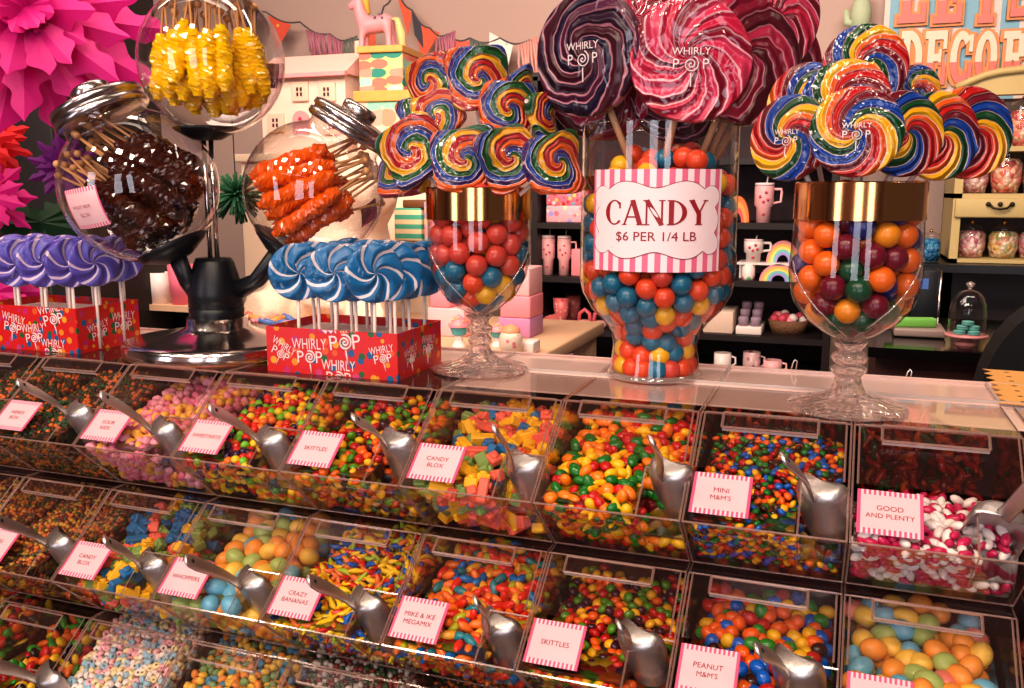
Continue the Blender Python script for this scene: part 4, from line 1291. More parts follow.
def pop_box(x0, x1, y0, y1, h, pops, mat, colour, label, logos, seed, R, stem_h):
    c = Vector(((x0 + x1) / 2, (y0 + y1) / 2, TOP))
    t = thing('lollipop_box', label, 'box', c)
    hx, hy, e = (x1 - x0) / 2, (y1 - y0) / 2, 0.0012
    b = MB()
    b.box((0, -hy, h / 2), (2 * hx, e, h)); b.box((0, hy, h / 2), (2 * hx, e, h))
    b.box((-hx, 0, h / 2), (e, 2 * hy, h)); b.box((hx, 0, h / 2), (e, 2 * hy, h)); b.box((0, 0, e), (2 * hx, 2 * hy, e))
    obj('carton', b, BOXM, t)
    b = MB().box((0, 0, h - 0.012), (2 * hx - 2 * e, 2 * hy - 2 * e, 0.001))
    obj('stick_tray', b, pmat('white card', (226, 200, 192), 0.6), t)
    tm = MB()
    MF = Matrix.Translation((0, -hy - 0.0012, 0)) @ Matrix.Rotation(PI / 2, 4, 'X')
    MS = Matrix.Translation((hx + 0.0012, 0, 0)) @ Matrix.Rotation(PI / 2, 4, 'Z') @ Matrix.Rotation(PI / 2, 4, 'X')
    for side, u, v, w, r in logos:
        logo(tm, (MF if side == 'f' else MS) @ Matrix.Translation((u * (hx if side == 'f' else hy), v * h, 0)) @ Matrix.Rotation(r, 4, 'Z'), w)
    # trim print to the carton panels
    tm.v = [(max(-hx - 0.0015, min(hx + 0.0016, x)), y, max(0.001, min(h - 0.0005, z))) for x, y, z in tm.v]
    obj('lettering', tm, BWH, t)
    r = random.Random(seed)
    nx, ny = pops
    for j in range(ny):
        for i in range(nx):
            fx = c.x + (i - (nx - 1) / 2 + 0.35 * (j % 2)) * R * 1.5
            fy = y0 + 0.014 + j * (y1 - y0 - 0.024) / max(1, ny - 1)
            foot = Vector((fx, fy, TOP + 0.002))
            cz = TOP + h + stem_h + R * 0.98 + r.uniform(-.002, .002) + 0.002 * (j % 2)
            cen = Vector((fx + r.uniform(-.003, .003), fy + r.uniform(-.002, .002), cz))
            row_n = ['front', 'second', 'third', 'fourth', 'fifth', 'back'][j]
            ordn = ['first', 'second', 'third', 'fourth', 'fifth', 'sixth', 'seventh'][i]
            lolly('swirl_lollipop', f'{colour} and white swirl lollipop, {ordn} from left in the {row_n} row', 0, 0, 0, 0, r.uniform(-.1, .1) + 0.02 + (0.3 if i > nx * 0.6 else 0), 0.0, mat, 0.014, foot, f'{colour} swirl lollipops in the box', 0.0022, None, centre=cen, R=R)
bl = atz(267, 371, TOP); br = atz(398, 381, TOP); bk = atz(450, 368, TOP)
bh = aty(398, 334, br.y).z - TOP
pop_box(bl.x, br.x, br.y, br.y + 0.125, bh, (3, 6), SW_BLUE, 'blue', 'red dotted lollipop box under the blue swirl lollipops',
    [('f', -0.75, 0.50, 0.036, -0.5), ('f', -0.32, 0.52, 0.050, 0.03), ('f', 0.22, 0.92, 0.060, 0.1), ('f', 0.12, 0.10, 0.048, 0.0), ('f', 0.78, 0.55, 0.034, 0.2), ('s', -0.45, 0.45, 0.036, 0.2), ('s', 0.35, 0.55, 0.040, -0.1)], 5, 0.0365, 0.033)
pc = atz(79, 354, TOP)
ph_ = aty(79, 309, pc.y).z - TOP
pop_box(pc.x - 0.19, pc.x, pc.y, pc.y + 0.12, ph_, (4, 5), SW_PURP, 'purple', 'red dotted lollipop box under the purple swirl lollipops',
    [('f', 0.15, 0.40, 0.044, 0.1), ('f', 0.55, 0.86, 0.05, 0.2), ('f', 0.52, 0.08, 0.044, 0.0), ('f', -0.25, 0.6, 0.044, -0.2), ('s', -0.35, 0.45, 0.040, 0.2), ('s', 0.45, 0.55, 0.046, -0.05)], 6, 0.035, 0.028)

# ------------------------------------------------------------------ carousel of globe jars
cc = atz(219, 351, TOP); ck = mpp(cc)
zc_ = lambda py: aty(219, py, cc.y).z - TOP
car = thing('jar_carousel', 'chrome based stand with black hub and arms holding three globe jars', 'display stand', cc)
b = MB().lathe([(0, 0.0005), (89 * ck, 0.0005), (90 * ck, 0.004), (90 * ck, 0.016), (87 * ck, 0.020), (82 * ck, 0.0215), (60 * ck, zc_(338)), (38 * ck, zc_(330)), (30 * ck, zc_(326)), (29 * ck, zc_(317)), (0, zc_(317))], 64)
obj('base', b, CHROME, car)
b = MB().lathe([(0, zc_(318)), (26 * ck, zc_(318)), (26.5 * ck, zc_(308)), (25.4 * ck, zc_(307.4)), (25.4 * ck, zc_(306.6)), (26.5 * ck, zc_(306)), (26 * ck, zc_(290)), (23 * ck, zc_(276)), (19 * ck, zc_(262)), (17 * ck, zc_(258)), (0, zc_(258))], 40)
obj('hub', b, BLACKP, car)
JR = 0.1
YJ = aty(212, 62, cc.y); YR = 75 * mppr(YJ)
BJ = aty(140, 186, cc.y - 0.05); BR = 82.5 * mppr(BJ)
OJ = aty(314, 191, cc.y + 0.02); ORr = 71 * mppr(OJ)
pole = MB()
for dx in (-0.006, 0.006):
    pole.tube([(dx, 0, zc_(262)), (dx, 0, zc_(136))], 0.0035, 10)
obj('pole', pole, CHROME, car)
for sg_, tgt, jc, jr, dv in ((-1, (163, 266), BJ, BR, Vector((-0.42, 0, 0.9))), (1, (279, 258), OJ, ORr, Vector((0.52, 0, 0.85)))):
    dv = (_R * dv.x + Vector((0, 0, dv.z))).normalized()
    end = jc - dv * (jr * 1.0) - cc
    st_ = Vector((_R.x * sg_ * 18 * ck, _R.y * sg_ * 18 * ck, zc_(292)))
    mid = (st_ + end) / 2 + Vector((0, 0, -0.012))
    obj('arm', MB().tube([st_, mid, end], [13 * ck, 10 * ck, 11 * ck], 12, flat=0.75), BLACKP, car)
    M = Matrix.Translation(end) @ frame(dv)
    obj('dish', MB().lathe([(0, -0.006), (0.02, -0.006), (jr * 0.42, 0.006), (jr * 0.5, jr * 0.14), (jr * 0.48, jr * 0.15), (jr * 0.3, 0.012), (0, 0.004)], 32, 0, True, M), BLACKP, car)
M = Matrix.Translation((0, 0, YJ.z - cc.z - YR * 1.0 - 0.0))
obj('dish', MB().lathe([(0, -0.008), (0.02, -0.006), (YR * 0.44, 0.006), (YR * 0.47, YR * 0.10), (YR * 0.45, YR * 0.11), (YR * 0.3, 0.012), (0, 0.003)], 32, 0, True, M), BLACKP, car)

def rock_mesh(L, r, seed):
    """stick-wide column of small cubic sugar crystals"""
    rr = random.Random(seed); b = MB()
    n = 30; seg = 13; vs, fs = [], []
    for i in range(n + 1):
        u = i / n
        rad = r * (0.4 + 0.6 * min(1, math.sin(PI * min(max(u, 0.03), 0.97)) * 2.4)) * (1 + 0.10 * math.sin(u * 17 + seed))
        for k in range(seg):
            a = 2 * PI * (k + 0.5 * (i % 2)) / seg
            q = rad * rr.choice((0.88, 0.94, 1.0, 1.06, 1.12))
            vs.append((q * math.cos(a), q * math.sin(a), L * u + rr.uniform(-.3, .3) * L / n))
    for i in range(n):
        for k in range(seg):
            j = (k + 1) % seg
            a, b_, c_, d_ = i * seg + k, i * seg + j, (i + 1) * seg + j, (i + 1) * seg + k
            fs += [(a, b_, d_), (b_, c_, d_)]
    fs.append(tuple(range(seg))[::-1]); fs.append(tuple(n * seg + k for k in range(seg)))
    b.add(vs, fs, 0, False)
    return b
def globe(px_lab, c, R, axis, cdir, colour, rgb, n, blen, seed, lid=True, flavour='', spread=0.62, sqz=1.0, lowest=-0.78):
    axis = axis.normalized(); cdir = cdir.normalized()
    t = thing('globe_jar', px_lab, 'jar', c - axis * R)
    Mo = Matrix.Translation(axis * R) @ frame(axis)
    pr = []
    for i in range(25):
        a = -PI / 2 + i / 24 * (PI / 2 + math.radians(57))
        pr.append((max(0, R * math.cos(a)), R * math.sin(a)))
    pr[0] = (0, -R)
    rn = pr[-1][0]; zn = pr[-1][1]
    pr += [(rn * 0.97, zn + R * 0.05), (rn * 1.02, zn + R * 0.12)]
    obj('glass', MB().lathe(pr, 48, 0, True, Mo), GLASSB, t)
    if lid:
        z = zn + R * 0.10
        l = obj('lid', MB().lathe([(0, z), (rn * 1.08, z), (rn * 1.13, z + R * .03), (rn * 1.13, z + R * .10), (rn * 1.06, z + R * .115), (rn * 1.06, z + R * .15), (rn * 1.12, z + R * .165), (rn * 1.1, z + R * .24), (rn * 0.95, z + R * .27), (rn * 0.55, z + R * .30), (0, z + R * .30)], 44, 0, True, Mo), pmat('lid steel', (196, 186, 184), 0.24, 1.0), t)
        obj('knob', MB().lathe([(0, z + R * .29), (rn * 0.42, z + R * .29), (rn * 0.46, z + R * .34), (rn * 0.46, z + R * .42), (rn * 0.38, z + R * .46), (0, z + R * .47)], 32, 0, True, Mo), pmat('lid steel', (196, 186, 184), 0.24, 1.0), l)
    r = random.Random(seed)
    F = frame(cdir)
    cand = pmat(f'{colour} rock sugar', rgb, 0.16, coat=0.6, sss=0.25, noise=0.25, nscale=140)
    br_ = R * 0.115
    meshes = [rock_mesh(R * blen, br_, seed * 10 + i).mesh('rock candy', cand) for i in range(4)]
    SLm = R * 0.46
    stm = MB().tube([(0, 0, R * blen * 0.6), (0, 0, R * blen + SLm)], 0.0017, 6)
    stm.ball((0, 0, R * blen + SLm), 0.0052, 10, 8)
    smesh = stm.mesh('stick', WOODST)
    k = 0
    tries = 0
    spots = []
    while k < n and tries < 4000:
        tries += 1
        q = R * spread * math.sqrt(r.random()); a = r.uniform(0, 2 * PI)
        x, y = q * math.cos(a), q * math.sin(a)
        if any((x - X) ** 2 + (y - Y) ** 2 < (br_ * 1.35) ** 2 for X, Y in spots): continue
        zb = lowest * R
        dz = -math.sqrt(max(0, (0.90 * R) ** 2 - q * q))
        zb = max(zb, dz + br_)
        tip = Vector((x * sqz, y * sqz, R * (blen + 0.46) + zb))
        base = Vector((x, y, zb + r.uniform(0, .06) * R))
        # tilt the stick, but keep its ball inside the globe
        lean = Vector((r.gauss(0, .10), r.gauss(0, .10), 0)) - Vector((x, y, 0)) / R * 0.12
        d = (Vector((0, 0, 1)) + lean).normalized()
        tp = base + d * R * (blen + 0.46)
        if math.hypot(tp.x, tp.y) ** 2 + tp.z ** 2 > (0.985 * R) ** 2:
            over = math.sqrt(tp.length_squared) - 0.95 * R
            base = base - d * over * 0.9
            if base.length > 0.93 * R: continue
        spots.append((x, y)); k += 1
        wp = c + (F.to_3x3() @ base); wd = F.to_3x3() @ d
        front = (wp - c).dot((CAM - c).normalized())
        hz = (wp - c).dot(_R) / R
        sd = 'left' if hz < -0.2 else ('right' if hz > 0.2 else 'middle')
        dp = 'front' if front > 0.15 * R else ('back' if front < -0.15 * R else 'inner')
        lab = f'{colour} rock candy stick in the {dp} {sd} of its globe jar'
        e = thing('rock_candy_stick', lab, 'rock candy', wp, frame(wd).to_euler(), lab + ' (alike)')
        obj('sugar_crystals', meshes[k % 4], None, e); obj('stick', smesh, None, e)
    return t
UPV = Vector((0, 0, 1))
ax_l = _R * -0.42 + UPV * 0.9; ax_r = _R * 0.52 + UPV * 0.85
globe('topmost globe jar full of yellow rock candy sticks', YJ, YR, UPV, UPV, 'yellow', (255, 200, 0), 32, 0.90, 21, spread=0.78, lowest=-0.92)
globe('left tilted globe jar full of root-beer brown rock candy', BJ, BR, ax_l, _R * -0.72 + UPV * 0.55, 'dark brown', (66, 24, 12), 30, 1.05, 22, spread=0.70, lowest=-0.84)
globe('right tilted globe jar full of orange rock candy', OJ, ORr, ax_r, _R * 0.86 + UPV * 0.38, 'orange', (236, 100, 14), 22, 1.15, 23, spread=0.60, lowest=-0.86)
# price stickers on the globes
def sticker(c, R, px, py, yoff, w, h, roll, mat, label, text=None):
    p0 = aty(px, py, c.y)
    d = (ray(px, py)).normalized()
    oc = CAM - c
    bq = oc.dot(d); cq = oc.dot(oc) - (R + 0.001) ** 2
    disc = bq * bq - cq
    if disc < 0: return
    s = -bq - math.sqrt(disc) if yoff > 0 else -bq + math.sqrt(disc)
    p = CAM + d * s
    n = (p - c).normalized()
    M = frame(n) @ Matrix.Rotation(roll, 4, 'Z')
    t = thing('price_sticker', label, 'price sticker', p, M.to_euler())
    m = MB(); N = 8; vs = []
    Minv = M.inverted()
    for j in range(N + 1):
        for i in range(N + 1):
            q = p + M.to_3x3() @ Vector(((i / N - 0.5) * w, (j / N - 0.5) * h, 0))
            q = c + (q - c).normalized() * (R + 0.0012)
            vs.append(Minv.to_3x3() @ (q - p))
    m.add(vs, [(j * (N + 1) + i, j * (N + 1) + i + 1, (j + 1) * (N + 1) + i + 1, (j + 1) * (N + 1) + i) for j in range(N) for i in range(N)], 0, True)
    obj('sticker_paper', m, mat, t)
    if text:
        tm = MB()
        for i, s_ in enumerate(text): add_text(tm, s_, w * 0.5 if i == 0 else w * 0.26, None, Matrix.Translation((0, h * 0.06 - i * h * 0.2, 0.0022)))
        obj('lettering', tm, INK, t)
kb = mpp(BJ)
sticker(BJ, BR, 84, 209, 1, 42 * kb, 40 * kb, 0.15, cardmat('striped globe sticker', 42 * kb, 40 * kb), 'pink striped price sticker on the brown rock candy jar', ['ROOT BEER', '$2.50'])
BACKST = pmat('back of sticker', (150, 96, 100), 0.6)
sticker(YJ, YR, 270, 76, -1, 34 * kb, 26 * kb, 0.1, BACKST, 'mauve back of a sticker on the far side of the yellow jar')
sticker(OJ, ORr, 370, 213, -1, 26 * kb, 24 * kb, -0.5, BACKST, 'mauve back of a sticker on the right side of the orange jar')
sticker(OJ, ORr, 291, 163, -1, 26 * kb, 16 * kb, -0.5, pmat('back of grey sticker', (112, 86, 86), 0.6), 'grey back of a sticker on the far left of the orange jar')
# ------------------------------------------------------------------ the room
WY = 3.0
def span(x0, y0, x1, y1, Y):
    """world extents (xa, xb, za, zb) of a picture rectangle on the plane y=Y"""
    ym, xm = (y0 + y1) / 2, (x0 + x1) / 2
    return aty(x0, ym, Y).x, aty(x1, ym, Y).x, aty(xm, y1, Y).z, aty(xm, y0, Y).z
PEACH = pmat('peach painted wall', (198, 168, 156), 0.8, noise=0.05, nscale=1.5)
struct('floor', MB().box((-1.5, 0, -0.025), (9, 8.4, 0.05)), pmat('dark wood floor', (92, 62, 48), 0.45, noise=0.2, nscale=3))
struct('wall_back', MB().box((-1.5, WY + 0.06, 1.6), (9, 0.1, 3.2)), PEACH)
struct('wall_left', MB().box((-5.2, 0.2, 1.6), (0.1, 6, 3.2)), pmat('mauve painted wall', (178, 140, 132), 0.8, noise=0.05, nscale=1.5))
struct('ceiling', MB().box((-1.5, 0, 3.22), (9, 8.4, 0.05)), pmat('ceiling paint', (96, 66, 60), 0.8))
sp = span(880, 150, 952, 420, 2.9)
mb = MB().box(((sp[0] + sp[1]) / 2, 2.95, sp[3] / 2), (sp[1] - sp[0], 0.08, sp[3]))
struct('trim_1', mb, pmat('taupe panel', (168, 142, 134), 0.6))

def boxthing(name, label, cat, r, Y, dep, mat, group=None, rad=0.004):
    """box standing at y=Y..Y+dep that spans picture rectangle r"""
    xa, xb, za, zb = span(*r, Y)
    t = thing(name, label, cat, ((xa + xb) / 2, Y + dep / 2, za), group=group)
    return t, xb - xa, zb - za
def simple_box(name, label, cat, r, Y, dep, mat, group=None, part='carton', rad=0.004, lid=None):
    t, w, h = boxthing(name, label, cat, r, Y, dep, mat, group)
    if lid:
        obj(part, MB().rbox((0, 0, h * 0.42), (w * 0.94, dep * 0.94, h * 0.84), rad), mat, t)
        obj('lid', MB().rbox((0, 0, h * 0.9), (w, dep, h * 0.2), rad), lid, t)
    else:
        obj(part, MB().rbox((0, 0, h / 2), (w, dep, h), rad), mat, t)
    return t, w, h

# --- dark bookcase
BKY = 2.5; BKD = 0.36
DKW = pmat('near black wood', (30, 18, 20), 0.5, noise=0.15, nscale=20)
xa = aty(531, 250, BKY).x; xb = aty(835, 250, BKY).x; xm = aty(676, 250, BKY).x
bk = thing('bookcase', 'tall dark wooden bookcase of pink gifts behind the gumball jar', 'bookcase', ((xa + xb) / 2, BKY + BKD / 2, 0))
cx = (xa + xb) / 2
ztopb = aty(680, 70, BKY).z
for x in (xa + 0.012, xm, xb - 0.012):
    obj('side_panel', MB().box((x - cx, 0, ztopb / 2), (0.024, BKD, ztopb)), DKW, bk)
obj('back_panel', MB().box((0, BKD / 2 - 0.01, ztopb / 2), (xb - xa, 0.012, ztopb)), pmat('maroon back board', (52, 22, 30), 0.6), bk)
SHL, SHR = {}, {}
for py in (170, 223, 277, 329, 392):
    SHL[py] = aty(565, py, BKY).z
    obj('shelf', MB().box(((xa + xm) / 2 - cx, -0.003, SHL[py] - 0.011), (xm - xa, BKD - 0.01, 0.022)), DKW, bk)
for py in (158, 223, 281, 336, 374, 400):
    SHR[py] = aty(745, py, BKY).z
    obj('shelf', MB().box(((xb + xm) / 2 - cx, -0.003, SHR[py] - 0.011), (xb - xm, BKD - 0.01, 0.022)), DKW, bk)
obj('top_board', MB().box((0, 0, ztopb), (xb - xa, BKD, 0.03)), DKW, bk)
PKB = pmat('pink plastic', (238, 140, 150), 0.4)
PKL = pmat('light pink plastic', (244, 178, 180), 0.4)
WHP = pmat('white ceramic', (238, 220, 214), 0.35)
LID_ = pmat('clear tumbler lid', (240, 210, 212), 0.3)
STK = pmat('clear straw', (230, 206, 206), 0.3)
def tumbler(label, px, py0, py1, wpx, Y, mat, handle=1, group=None, floorz=None, prints=True):
    c = aty(px, py1, Y); k = mpp(c); w = wpx * k / 2; h = (py1 - py0) * k
    t = thing('tumbler', label, 'tumbler', (c.x, c.y, floorz if floorz is not None else c.z), group=group)
    obj('cup', MB().lathe([(0, 0), (w * 0.72, 0), (w * 0.76, h * 0.36), (w * 0.97, h * 0.42), (w, h * 0.86), (w * 0.96, h * 0.88), (0, h * 0.88)], 24), mat, t)
    l = obj('lid', MB().lathe([(0, h * 0.88), (w * 1.0, h * 0.88), (w * 0.98, h * 0.95), (0, h * 0.96)], 24), LID_, t)
    obj('straw', MB().tube([(0.2 * w, 0, h * 0.9), (0.3 * w, 0, h * 1.1)], w * 0.08, 6), STK, l)
    if handle:
        obj('handle', MB().tube([(handle * w * 0.9, 0, h * 0.8), (handle * w * 1.7, 0, h * 0.8), (handle * w * 1.75, 0, h * 0.72), (handle * w * 1.7, 0, h * 0.5), (handle * w * 0.95, 0, h * 0.46)], w * 0.14, 8), mat, t)
    if prints:
        d = MB()
        for a, zz_ in ((-1.9, .62), (-1.3, .72), (-1.55, .5), (-1.1, .55), (-1.5, .2)):
            d.ball((w * 0.98 * math.cos(a) * (1 if zz_ > .4 else .76), w * 0.98 * math.sin(a) * (1 if zz_ > .4 else .76), h * zz_), w * 0.16, 8, 6)
        obj('printed_motif', d, pmat('red print', (206, 70, 90), 0.5), t)
    return t
tumbler('pink tumbler at the left on the middle bookcase shelf', 548, 236, 277, 14, BKY + 0.08, PKL, 0, 'pink tumblers on the bookcase', SHL[277])
tumbler('pink tumbler beside the pink box on the bookcase shelf', 564, 236, 277, 14, BKY + 0.08, PKL, 1, 'pink tumblers on the bookcase', SHL[277])
tumbler('large pink tumbler with handle on the upper right bookcase shelf', 763, 182, 223, 19, BKY + 0.08, PKL, 1, None, SHR[223])
tumbler('white printed tumbler with handle beside the upper rainbow', 753, 238, 262, 19, BKY + 0.06, WHP, 1, None, aty(753, 262, BKY + 0.06).z)
def onshelf(o, z): o.location.z = z
t, w, h = simple_box('gift_box', 'small pink gift box beside two pink tumblers', 'box', (571, 250, 590, 277), BKY + 0.05, 0.08, PKB); onshelf(t, SHL[277])
CONF = dotmat('pastel confetti print', (244, 176, 186), [(240, 120, 140), (170, 160, 220), (160, 210, 220), (250, 210, 160), (240, 230, 230)], 40, 0.42)
CONF2 = dotmat('bright confetti print', (238, 120, 140), [(240, 220, 220), (200, 60, 80), (120, 180, 200), (250, 200, 100)], 55, 0.4)
t, w, h = simple_box('gift_box', 'lower pastel patterned pink box on the top left bookcase shelf', 'box', (546, 205, 590, 222), BKY + 0.06, 0.16, CONF); onshelf(t, SHL[223])
z_ = SHL[223] + h
t, w, h = simple_box('gift_box', 'upper pastel patterned pink box stacked on the bookcase', 'box', (546, 190, 588, 205), BKY + 0.06, 0.16, CONF2); onshelf(t, z_)
# rain boots and slippers
def boot(label, px, py1, hpx, Y, z, mat, ry=0.0):
    c = aty(px, py1, Y); h = hpx * mpp(c)
    t = thing('rain_boot', label, 'boot', (c.x, Y, z), (0, 0, ry), 'pink rain boots on the bookcase')
    b = MB()
    b.tube([(0.12 * h, 0, h), (0.12 * h, 0, 0.5 * h), (0.1 * h, 0, 0.28 * h), (-0.12 * h, 0, 0.2 * h), (-0.42 * h, 0, 0.15 * h), (-0.6 * h, 0, 0.13 * h)], [0.3 * h, 0.28 * h, 0.26 * h, 0.2 * h, 0.17 * h, 0.08 * h], 14)
    obj('shaft', b, mat, t)
    obj('sole', MB().rbox((-0.14 * h, 0, 0.02 * h), (1.02 * h, 0.36 * h, 0.06 * h), 0.01), PKB, t)
BOOTM = dotmat('coral boot print', (226, 112, 112), [(244, 180, 170), (200, 50, 60)], 60, 0.3)
boot('coral rain boot, front one of the pair', 558, 328, 27, BKY + 0.10, SHL[329], BOOTM)
boot('coral rain boot, rear one of the pair', 570, 326, 26, BKY + 0.22, SHL[329], BOOTM)
def slipper(label, px, Y, z):
    c = aty(px, 327, Y); k = mpp(c)
    t = thing('slipper', label, 'slipper', (c.x, Y, z), group='pink slippers on the bookcase')
    obj('sole', MB().rbox((0, 0, 3 * k), (14 * k, 20 * k, 6 * k), 0.008), PKL, t)
    obj('strap', MB().tube([(-6 * k, -2 * k, 5 * k), (-5 * k, -2 * k, 13 * k), (0, -2 * k, 17 * k), (5 * k, -2 * k, 13 * k), (6 * k, -2 * k, 5 * k)], 2.0 * k, 8), pmat('red strap', (214, 96, 104), 0.5), t)
slipper('left pink slipper on the boots shelf', 585, BKY + 0.1, SHL[329]); slipper('right pink slipper on the boots shelf', 600, BKY + 0.1, SHL[329])
# bottom left: cap and standing frame
c = aty(573, 368, BKY + 0.1)
t = thing('baseball_cap', 'mauve cap on the lower left bookcase shelf', 'cap', (c.x, c.y, SHL[392] + 0.0))
k = mpp(c)
obj('crown', MB().lathe([(14 * k, 0), (14 * k, 14 * k), (12 * k, 26 * k), (7 * k, 33 * k), (0, 35 * k)], 20), pmat('mauve felt', (196, 130, 150), 0.8), t)
obj('brim', MB().lathe([(0, 1 * k), (16 * k, 1 * k), (18 * k, 2 * k), (0, 3 * k)], 20, sy=1.3, c=(0, -10 * k, 0)), pmat('mauve felt', (196, 130, 150), 0.8), t)
c = aty(588, 365, BKY + 0.05); k = mpp(c)
t = thing('photo_frame', 'white photo frame beside the mauve cap', 'frame', (c.x, c.y, SHL[392]))
b = MB(); hh_ = c.z - SHL[392] + 26 * k
for x, z, w_, h_ in ((-5.5, hh_ / k / 2, 3, hh_ / k), (5.5, hh_ / k / 2, 3, hh_ / k), (0, hh_ / k - 1.5, 14, 3), (0, 1.5, 14, 3)):
    b.box((x * k, 0, z * k), (w_ * k, 3 * k, h_ * k))
obj('moulding', b, WHP, t)
# right side: rainbows, cups, trays
def rainbow(label, x0, x1, y0, y1, Y, z, cols, group=None):
    xa_, xb_, za_, zb_ = span(x0, y0, x1, y1, Y)
    w_ = (xb_ - xa_) / 2
    t = thing('rainbow_ornament', label, 'ornament', ((xa_ + xb_) / 2, Y, z), group=group)
    hh_ = (zb_ - za_) / w_
    n_ = len(cols)
    for i, c_ in enumerate(cols):
        ro, ri = w_ * (1 - i / n_ * 0.65), w_ * (1 - (i + 1) / n_ * 0.65)
        N = 18
        poly = [(ro * math.cos(PI * j / N), ro * hh_ * math.sin(PI * j / N)) for j in range(N + 1)] + [(ri * math.cos(PI * (N - j) / N), ri * hh_ * math.sin(PI * (N - j) / N)) for j in range(N + 1)]
        obj('arch_band', MB().prism(poly, 0.04, 0, Matrix.Translation((0, 0.02, 0)) @ Matrix.Rotation(PI / 2, 4, 'X')), pmat(f'rainbow band {c_}', c_, 0.5), t)
rb5 = [(240, 150, 160), (246, 190, 90), (236, 220, 120), (120, 200, 200), (170, 150, 210)]
# thin riser under the white tumbler
zr = aty(753, 262, BKY + 0.06).z
xa_, xb_, _, _ = span(738, 255, 800, 262, BKY + 0.06)
t = thing('shelf_riser', 'thin white riser carrying the printed tumbler and upper rainbow', 'riser', ((xa_ + xb_) / 2, BKY + 0.1, SHR[281]))
obj('board', MB().box((0, 0, zr - SHR[281] - 0.004), (xb_ - xa_, 0.14, 0.008)), WHP, t)
for s_ in (-1, 1): obj('leg', MB().box((s_ * (xb_ - xa_) * 0.48, 0.04, (zr - SHR[281] - 0.008) / 2), (0.008, 0.05, zr - SHR[281] - 0.008)), WHP, t)
rainbow('rainbow ornament on the white riser', 767, 800, 240, 262, BKY + 0.08, zr, rb5)
rainbow('rainbow ornament on the shelf under the riser', 760, 798, 264, 281, BKY + 0.05, SHR[281], rb5)
rainbow('orange rainbow ornament half hidden by the tall jar', 726, 750, 196, 222, BKY + 0.1, SHR[223], [(240, 120, 60), (250, 160, 80), (236, 90, 90)])
def mug(label, px, py0, py1, wpx, Y, z, mat, handle=1, group=None):
    c = aty(px, py1, Y); k = mpp(c); w_ = wpx * k / 2; h_ = (py1 - py0) * k
    t = thing('mug', label, 'mug', (c.x, Y, z), group=group)
    obj('cup', MB().lathe([(0, 0), (w_ * 0.9, 0), (w_, h_ * 0.15), (w_, h_), (w_ * 0.9, h_), (w_ * 0.88, h_ * 0.15), (0, h_ * 0.1)], 20), mat, t)
    if handle:
        obj('handle', MB().tube([(handle * w_ * 0.9, 0, h_ * 0.8), (handle * w_ * 1.45, 0, h_ * 0.75), (handle * w_ * 1.5, 0, h_ * 0.4), (handle * w_ * 0.95, 0, h_ * 0.2)], w_ * 0.13, 8), mat, t)
mug('white printed cup under the riser', 748, 265, 281, 13, BKY + 0.05, SHR[281], dotmat('printed white cup', (238, 220, 214), [(220, 90, 110), (120, 180, 120), (240, 220, 214), (240, 220, 214)], 45, 0.35), 0)
mug('cream mug on the lowest right bookcase shelf', 722, 357, 374, 17, BKY + 0.06, SHR[374], WHP, 1, 'mugs on the lowest right shelf')
mug('pinkish mug in the middle of the lowest right bookcase shelf', 751, 354, 374, 17, BKY + 0.06, SHR[374], dotmat('mauve mug print', (200, 160, 160), [(230, 190, 190), (150, 90, 100)], 50, 0.35), 1, 'mugs on the lowest right shelf')
mug('low peach mug on the lowest right bookcase shelf', 772, 361, 374, 18, BKY + 0.06, SHR[374], PKL, 1, 'mugs on the lowest right shelf')
t, w, h = simple_box('cookie_tray', 'pale box with speckled top on the bookcase behind the jar', 'box', (703, 314, 733, 336), BKY + 0.03, 0.2, pmat('cream card', (226, 196, 178), 0.6, noise=0.1, nscale=80)); onshelf(t, SHR[336])
xa_, xb_, za_, zb_ = span(736, 314, 762, 336, BKY + 0.04)
t = thing('cupcake_tray', 'pale tray holding rows of mauve pots', 'tray', ((xa_ + xb_) / 2, BKY + 0.12, SHR[336]))
obj('tray', MB().rbox((0, 0, 0.015), (xb_ - xa_, 0.18, 0.03), 0.004), WHP, t)
w_ = xb_ - xa_
for j in range(3):
    for i in range(2):
        o = obj('candle_pot', MB().lathe([(0, 0), (w_ * 0.19, 0), (w_ * 0.21, 0.028), (w_ * 0.16, 0.034), (0, 0.034)], 16), pmat('mauve pot', (156, 132, 150), 0.5), None, ((xa_ + xb_) / 2 + (i - 0.5) * w_ * 0.48, BKY + 0.06 + j * 0.055, SHR[336] + 0.03 + j * 0.022))
        tag(o, f"mauve pot at the {'left' if i == 0 else 'right'} of the {['front', 'middle', 'back'][j]} row in the pale tray", 'pot', 'mauve pots in the tray')
xa_, xb_, za_, zb_ = span(766, 312, 808, 336, BKY + 0.05)
t = thing('gift_basket', 'brown wicker basket of pink sweets on the bookcase', 'basket', ((xa_ + xb_) / 2, BKY + 0.13, SHR[336]))
w_ = xb_ - xa_
obj('basket', MB().lathe([(0, 0), (w_ * 0.4, 0), (w_ * 0.5, 0.05), (w_ * 0.46, 0.05), (w_ * 0.38, 0.012), (0, 0.01)], 20, sy=0.8), pmat('brown wicker', (120, 80, 56), 0.7, bump=0.6, bscale=120), t)
r = random.Random(2); g = MB()
for i in range(16): g.ball((r.uniform(-.35, .35) * w_, r.uniform(-.25, .25) * w_, 0.045 + r.uniform(0, .02)), 0.018, 8, 6, i % 3)
obj('wrapped_filling', g, [PKB, pmat('red print', (206, 70, 90), 0.5), WHP], t)

